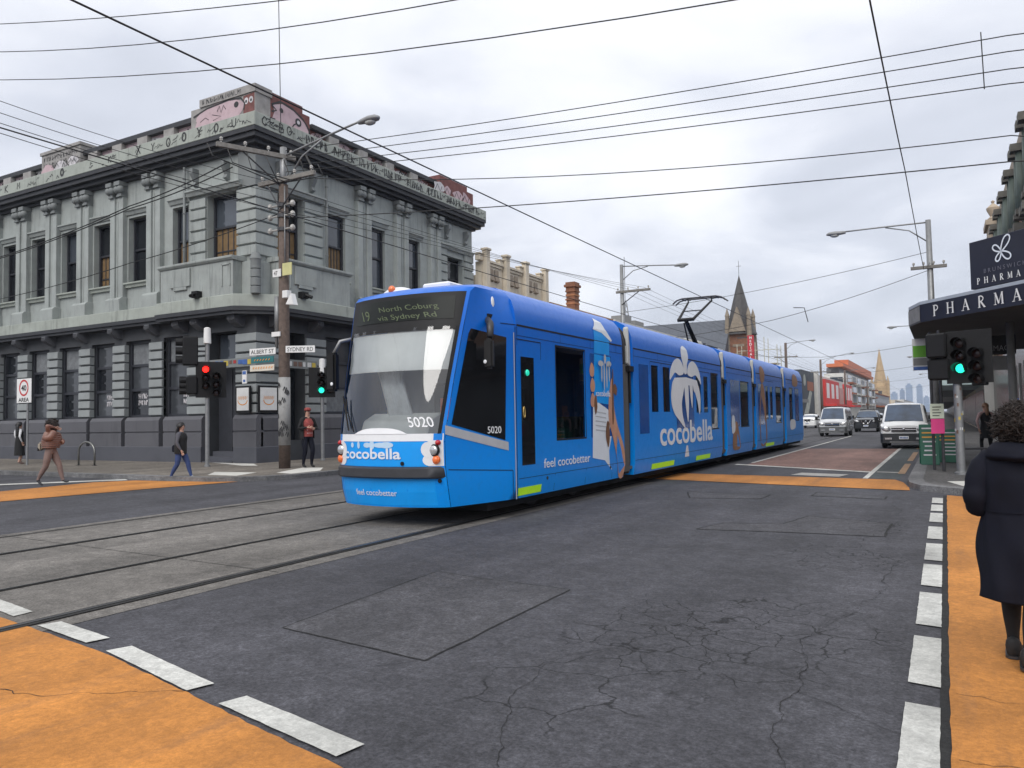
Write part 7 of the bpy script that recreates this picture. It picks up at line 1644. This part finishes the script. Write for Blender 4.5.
def shell_rings(T, name, m, rings, n=20, parent=None, fold=.0, seed=0, caps=False):
    """garment: rings (cx, cy, z, rx, ry), wrinkled a little"""
    k = T.k; b = MB(); rs = []
    for i, (cx, cy, z, rx, ry) in enumerate(rings):
        rs.append([Vector((cx+rx*math.cos(a)*(1+fold*noise.noise((math.cos(a)*2.2+seed, math.sin(a)*2.2, z*3.2))), cy+ry*math.sin(a)*(1+fold*noise.noise((math.cos(a)*2.2, math.sin(a)*2.2+seed, z*3.2+7))), z+fold*.12*noise.noise((a, z*5, seed))))*k for a in [2*math.pi*j/n for j in range(n)]])
    b.rings(rs, caps); return T.p(name, b, m, parent or T.body, False, smooth=True)
def dense(rings, per=4):
    out = []
    for a, c in zip(rings, rings[1:]): out += [tuple(x+(y-x)*i/per for x, y in zip(a, c)) for i in range(per)]
    return out+[rings[-1]]
# -- the near walker in the navy coat
T = person('person in a long hooded navy coat with curly hair walking away along the orange crossing', (.415, 5.85, .012), math.pi-.12, 1.56, ((.0, .20, .10), (.10, -.10, .09)), ((-.20, -.26, 1.08), (.20, -.26, 1.10)), .02, ('skin', 'navy_cloth', 'black_cloth', 'black_cloth'), 1.22, feet_pitch=(-.25, .1))
coat = shell_rings(T, 'coat', 'navy_cloth', dense([(0, 0, 1.46, .10, .09), (0, .01, 1.43, .17, .115), (0, .015, 1.37, .215, .145), (0, .01, 1.25, .245, .17), (0, .0, 1.08, .248, .178), (0, 0, 1.02, .244, .176), (0, 0, .90, .262, .19), (0, .01, .70, .272, .20), (0, .02, .50, .280, .21), (0, .02, .43, .284, .213), (0, .02, .432, .27, .20), (0, .01, .60, .26, .19)], 6), 56, None, .17, 3)
b = MB(); k = T.k
for z in (1.035, 1.045): pass
rs = [[Vector((.252*math.cos(a), .002+.184*math.sin(a), z))*k for a in [2*math.pi*j/30 for j in range(30)]] for z in (1.03, 1.036, 1.042)]; b.rings(rs, False); T.p('waist_seam', b, 'navy_cloth', coat, False, smooth=True)
b = MB(); b.ribbon([Vector((.0, .213-.0, .44))*k, Vector((0, .197, .6))*k, Vector((0, .19, .72))*k], .006, (0, 1, 0)); T.p('vent_seam', b, 'black_cloth', coat, False)
for sx in (-1, 1):
    b = MB(); pts = [(sx*.15, .0, 1.40), (sx*.215, .01, 1.33), (sx*.255, .035, 1.22), (sx*.272, .05, 1.12), (sx*.265, .02, 1.06), (sx*.255, -.08, 1.05), (sx*.225, -.20, 1.07), (sx*.21, -.24, 1.08)]
    rr = [.085, .094, .090, .084, .080, .072, .064, .058]; P = []; RR = []
    for i in range(len(pts)-1):
        for j in range(4): t = j/4; P.append((Vector(pts[i])+(Vector(pts[i+1])-Vector(pts[i]))*t)*k); RR.append((rr[i]+(rr[i+1]-rr[i])*t)*k*(1+.07*noise.noise((i+t)*2.2*Vector((1, .3*sx, 0)))+.03*math.sin((i+t)*5)))
    P.append(Vector(pts[-1])*k); RR.append(rr[-1]*k); b.tube(P, RR, 18); T.p('sleeve', b, 'navy_cloth', coat, False, smooth=True)
for f_, pt_ in (((.0, .20, .10), -.25), ((.10, -.10, .09), .1)):
    k = T.k; b = MB(); rs = []
    for y, w, h0, h1 in ((.075, .020, -.075, .03), (.06, .042, -.09, .06), (.0, .050, -.092, .06), (-.07, .052, -.092, .0), (-.14, .054, -.09, -.02), (-.20, .040, -.088, -.04), (-.225, .015, -.08, -.055)):
        rs.append([(Vector(f_)+Vector((x*w, y, (h0+h1)/2+(h1-h0)/2*z)))*k for x, z in [(math.cos(a), math.sin(a)) for a in [2*math.pi*j/14 for j in range(14)]]])
    b.rings(rs); sh_ = T.p('shoe', b, 'rubber', None, False, smooth=True)
    b = MB(); b.rings([[(Vector(f_)+Vector((x*w*1.05, y, -.088+dz)))*k for x in (-1, 1) for dz in ((0, .018) if x < 0 else (.018, 0))] for y, w in ((.08, .025), (.05, .045), (-.07, .053), (-.15, .055), (-.215, .03))]); T.p('sole', b, 'dark_steel', sh_, False)
hood = shell_rings(T, 'hood', 'navy_cloth', dense([(0, .02, 1.40, .13, .10), (0, .075, 1.385, .165, .115), (0, .10, 1.41, .185, .125), (0, .09, 1.46, .178, .115), (0, .06, 1.505, .15, .095), (0, .03, 1.51, .115, .085), (0, .02, 1.47, .09, .075)], 3), 30, None, .16, 9)
def curls(T, r, n, off, seed, thick=1.0):
    k = T.k; b = MB(); q = random.Random(seed); hc = T.hc+Vector(off)*k
    b.ell(hc, r*.9, r*.95, r*.93, 18, 12)
    for i in range(n):
        z = q.uniform(-.75, 1); a = q.uniform(0, 6.283); s = math.sqrt(1-z*z)
        if math.sin(a) < -.55 and z < .45: continue
        d = Vector((s*math.cos(a), s*math.sin(a), z)); u = d.cross(Vector((.3, .2, 1))).normalized(); w = d.cross(u); r0 = q.uniform(.80, 1.04)*r; cr = q.uniform(.008, .017); ph = q.uniform(0, 6); L = q.uniform(.05, .11)
        dr_ = (u*math.cos(ph)*.7+w*math.sin(ph)*.7+Vector((0, 0, -.7))+d*q.uniform(-.1, .55)).normalized(); e1 = dr_.cross(d).normalized(); tw = q.uniform(1.0, 1.9)
        b.tube([hc+d*(r0+cr*math.cos(t*6.3*tw+ph))+dr_*(L*(t-.3))+e1*cr*math.sin(t*6.3*tw+ph) for t in [j/8 for j in range(9)]], [thick*(.0012+.0036*math.sin(3.14*(j+.6)/9.2)) for j in range(9)], 4)
    return T.p('hair', b, 'hair_dark', None, False, smooth=True)
curls(T, .138, 900, (0, .02, .02), 21, .85)
# -- woman in the brown puffer jacket, phone at her ear
mat('puffer_brown', (.20, .10, .075), .45, .2, 6); mat('trouser_brown', (.19, .13, .115), .8, .15, 6); mat('shoe_dark', (.02, .02, .025), .5, .2, 6); mat('sole_white', (.55, .54, .5), .6, .1, 5); mat('denim', (.030, .055, .16), .85, .2, 7); mat('plaid_red', (.24, .045, .04), .8, .35, 14); mat('grey_sleeve', (.075, .075, .09), .8, .2, 6); mat('beige_bag', (.30, .27, .22), .7, .2, 5); mat('pale_pink', (.55, .36, .34), .7, .1, 5); mat('white_cloth', (.62, .62, .64), .8, .1, 6)
T = person('person in a brown puffer jacket walking with a phone at the ear', (-21.5, 12.3, .01), R(119), 1.70, ((-.09, .30, .13), (.09, -.30, .10)), ((-.10, -.17, 1.56), (.16, -.22, 1.18)), .10, ('skin', 'puffer_brown', 'trouser_brown', 'shoe_dark'), 1.32, feet_pitch=(-.5, .25), curl=1.8)
pz = []
for i in range(8):
    z = 1.0+.055*i; g = [.235, .26, .27, .275, .27, .26, .24, .18][i]; y = -.10*(z-.93)
    pz += [(0, y, z, g*.94, g*.78), (0, y, z+.012, g*1.04, g*.88), (0, y, z+.042, g*1.05, g*.88), (0, y, z+.054, g*.95, g*.80)]
shell_rings(T, 'jacket', 'puffer_brown', pz+[(0, -.05, 1.47, .08, .08)], 20, None, .05)
for pts in ([(-.17, -.04, 1.40), (-.25, -.03, 1.28), (-.25, -.14, 1.30), (-.14, -.19, 1.50)], [(.17, -.04, 1.40), (.24, -.03, 1.22), (.21, -.14, 1.17), (.17, -.21, 1.18)]):
    b = MB(); P = []; RR = []
    for i in range(3):
        for j in range(5): t = j/5; P.append((Vector(pts[i])*(1-t)+Vector(pts[i+1])*t)*T.k); RR.append((.108-.008*(i+t))*T.k*(1+.10*abs(math.sin((i*5+j)*1.3))))
    b.tube(P, RR, 12); T.p('sleeve', b, 'puffer_brown', None, False, smooth=True)
curls(T, .165, 320, (0, .045, .03), 33, 2.0)
b = MB(); b.cbox(T.hc+Vector((-.095, -.03, -.03)), .015, .05, .13); T.p('phone', b, 'black_plastic', None, False)
b = MB(); b.cbox(Vector((.0, .24, 1.06)), .26, .12, .22); bg = T.p('bag', b, 'beige_bag', None, False, bev=.04, seg=2); b = MB(); b.cbox(Vector((.0, .30, .98)), .2, .06, .10); T.p('bag_pocket', b, 'shoe_dark', bg, False, bev=.02)
# -- walker with long dark hair, dark vest and jeans
T = person('person with long dark hair in a dark vest and blue jeans stepping off the kerb', (-19.1, 14.6, .01), R(115), 1.60, ((-.09, .26, .12), (.09, -.30, .10)), ((-.24, -.14, .90), (.22, .06, .88)), .04, ('skin', 'grey_sleeve', 'denim', 'sole_white'), 1.28, feet_pitch=(-.4, .2), sleeve=1)
shell_rings(T, 'vest', 'black_cloth', dense([(0, 0, .80, .21, .17), (0, 0, .95, .215, .175), (0, -.01, 1.12, .20, .165), (0, -.02, 1.30, .215, .165), (0, -.02, 1.40, .17, .13), (0, -.01, 1.45, .08, .08)], 3), 20, None, .08, 5)
hair_cap(T, 'hair_black', (.125, .14, .125), (0, .03, .02), .52, .17, .06, seed=6)
b = MB(); b.cbox(Vector((.10, .20, .90)), .28, .10, .20); T.p('bag', b, 'navy_cloth', None, False, bev=.03)
# -- man in red plaid shirt and cap leaning near the pole
T = person('person in a red plaid shirt, dark jacket and cap standing behind the power pole', (-18.05, 18.55, .13), R(72), 1.90, ((-.12, .02, .09), (.11, -.04, .09)), ((-.12, -.24, 1.16), (.10, -.24, 1.14)), .03, ('skin', 'black_cloth', 'navy_cloth', 'black_cloth'), 1.22, sleeve=1)
shell_rings(T, 'shirt', 'plaid_red', dense([(0, -.015, .90, .165, .150), (0, -.02, 1.1, .165, .155), (0, -.035, 1.30, .17, .15), (0, -.03, 1.42, .10, .10)], 3), 18, None, .04, 3)
k = T.k; b = MB()
for sx in (-1, 1): pass
rs = []
for z, rx, ry in ((.84, .22, .19), (1.0, .22, .19), (1.15, .215, .185), (1.30, .235, .185), (1.40, .20, .145), (1.46, .10, .095)): rs.append([Vector((rx*math.cos(a), ry*math.sin(a)+.01, z))*k for a in [R(-40)+R(260)*j/18 for j in range(19)]])
b.rings(rs, False, False); T.p('jacket', b, 'black_cloth', None, False, smooth=True)
b = MB(); q = random.Random(2)
for i in range(4): b.ribbon([Vector((-.09, -.155-.0*i, 1.0+.09*i))*k, Vector((0, -.172, 1.0+.09*i))*k, Vector((.09, -.155, 1.0+.09*i))*k], .012, (0, -1, 0))
T.p('plaid_line', b, 'white_cloth', None, False); hair_cap(T, 'hair_dark', (.088, .10, .095), (0, .02, .01), seed=8)
b = MB(); b.rings([[T.hc+Vector((.098*s*math.cos(a), .112*s*math.sin(a)+.0, z))*k for a in [2*math.pi*j/18 for j in range(18)]] for s, z in ((1.0, .035), (1.0, .065), (.88, .10), (.55, .122), (.05, .128))]); c_ = T.p('cap', b, 'plaid_red', None, False, smooth=True)
b = MB(); b.poly([T.hc+Vector((x, y, .042))*k for x, y in ((-.075, -.07), (-.05, -.16), (0, -.18), (.05, -.16), (.075, -.07))]); b.poly([T.hc+Vector((x, y, .034))*k for x, y in ((.075, -.07), (.05, -.16), (0, -.18), (-.05, -.16), (-.075, -.07))]); T.p('cap_peak', b, 'plaid_red', c_, False)
# -- long black dress by the speed sign
T = person('person in a long black dress with a white sleeve standing by the speed sign', (-32.4, 17.3, .12), R(165), 1.64, ((-.08, .05, .09), (.08, -.04, .09)), ((-.23, -.03, .92), (.22, -.02, .90)), 0, ('skin', 'white_cloth', 'skin', 'trouser_brown'), 1.0, bare_ankle=True)
shell_rings(T, 'dress', 'black_cloth', dense([(0, 0, .36, .24, .19), (0, 0, .6, .225, .18), (0, 0, .9, .215, .17), (0, 0, 1.1, .165, .135), (0, 0, 1.30, .185, .14), (0, 0, 1.42, .13, .11)], 3), 20, None, .08, 2)
hair_cap(T, 'hair_black', (.13, .145, .13), (0, .03, .02), .46, .17, .07, seed=9)
b = MB(); b.ell(Vector((.27, .02, 1.22)), .10, .12, .22, 10, 8); T.p('bag', b, 'white_cloth', None, False, smooth=True)
# -- pedestrian under the awning
T = person('person with tied back auburn hair walking away under the pharmacy awning', (1.13, 28.1, .12), R(200), 1.68, ((-.09, .18, .10), (.09, -.15, .09)), ((-.20, -.20, 1.05), (.24, .05, .92)), .03, ('skin', 'pale_pink', 'black_cloth', 'black_cloth'), 1.0, sleeve=1)
shell_rings(T, 'top', 'black_cloth', dense([(0, 0, .62, .17, .14), (0, 0, .9, .175, .14), (0, 0, 1.12, .15, .12), (0, -.01, 1.32, .17, .125), (0, -.01, 1.43, .12, .10)], 3), 18, None, .07, 4)
hair_cap(T, 'hair_blond', (.095, .11, .105), (0, .02, .02), .30, .055, .09, seed=12)
# ================================================================== AIR
hz = bpy.data.materials.new('haze_air'); hz.use_nodes = True; _n = hz.node_tree; _n.nodes.clear()
_o = _n.nodes.new('ShaderNodeOutputMaterial'); _v = _n.nodes.new('ShaderNodeVolumePrincipled'); _v.inputs['Color'].default_value = (.74, .84, 1.0, 1); _v.inputs['Density'].default_value = .00022; _v.inputs['Anisotropy'].default_value = 0.0
_n.links.new(_v.outputs[0], _o.inputs['Volume'])
b = MB(); b.box(-700, 700, -80, 2800, -1.0, 110); h_ = b.build('haze', hz); h_['kind'] = 'stuff'
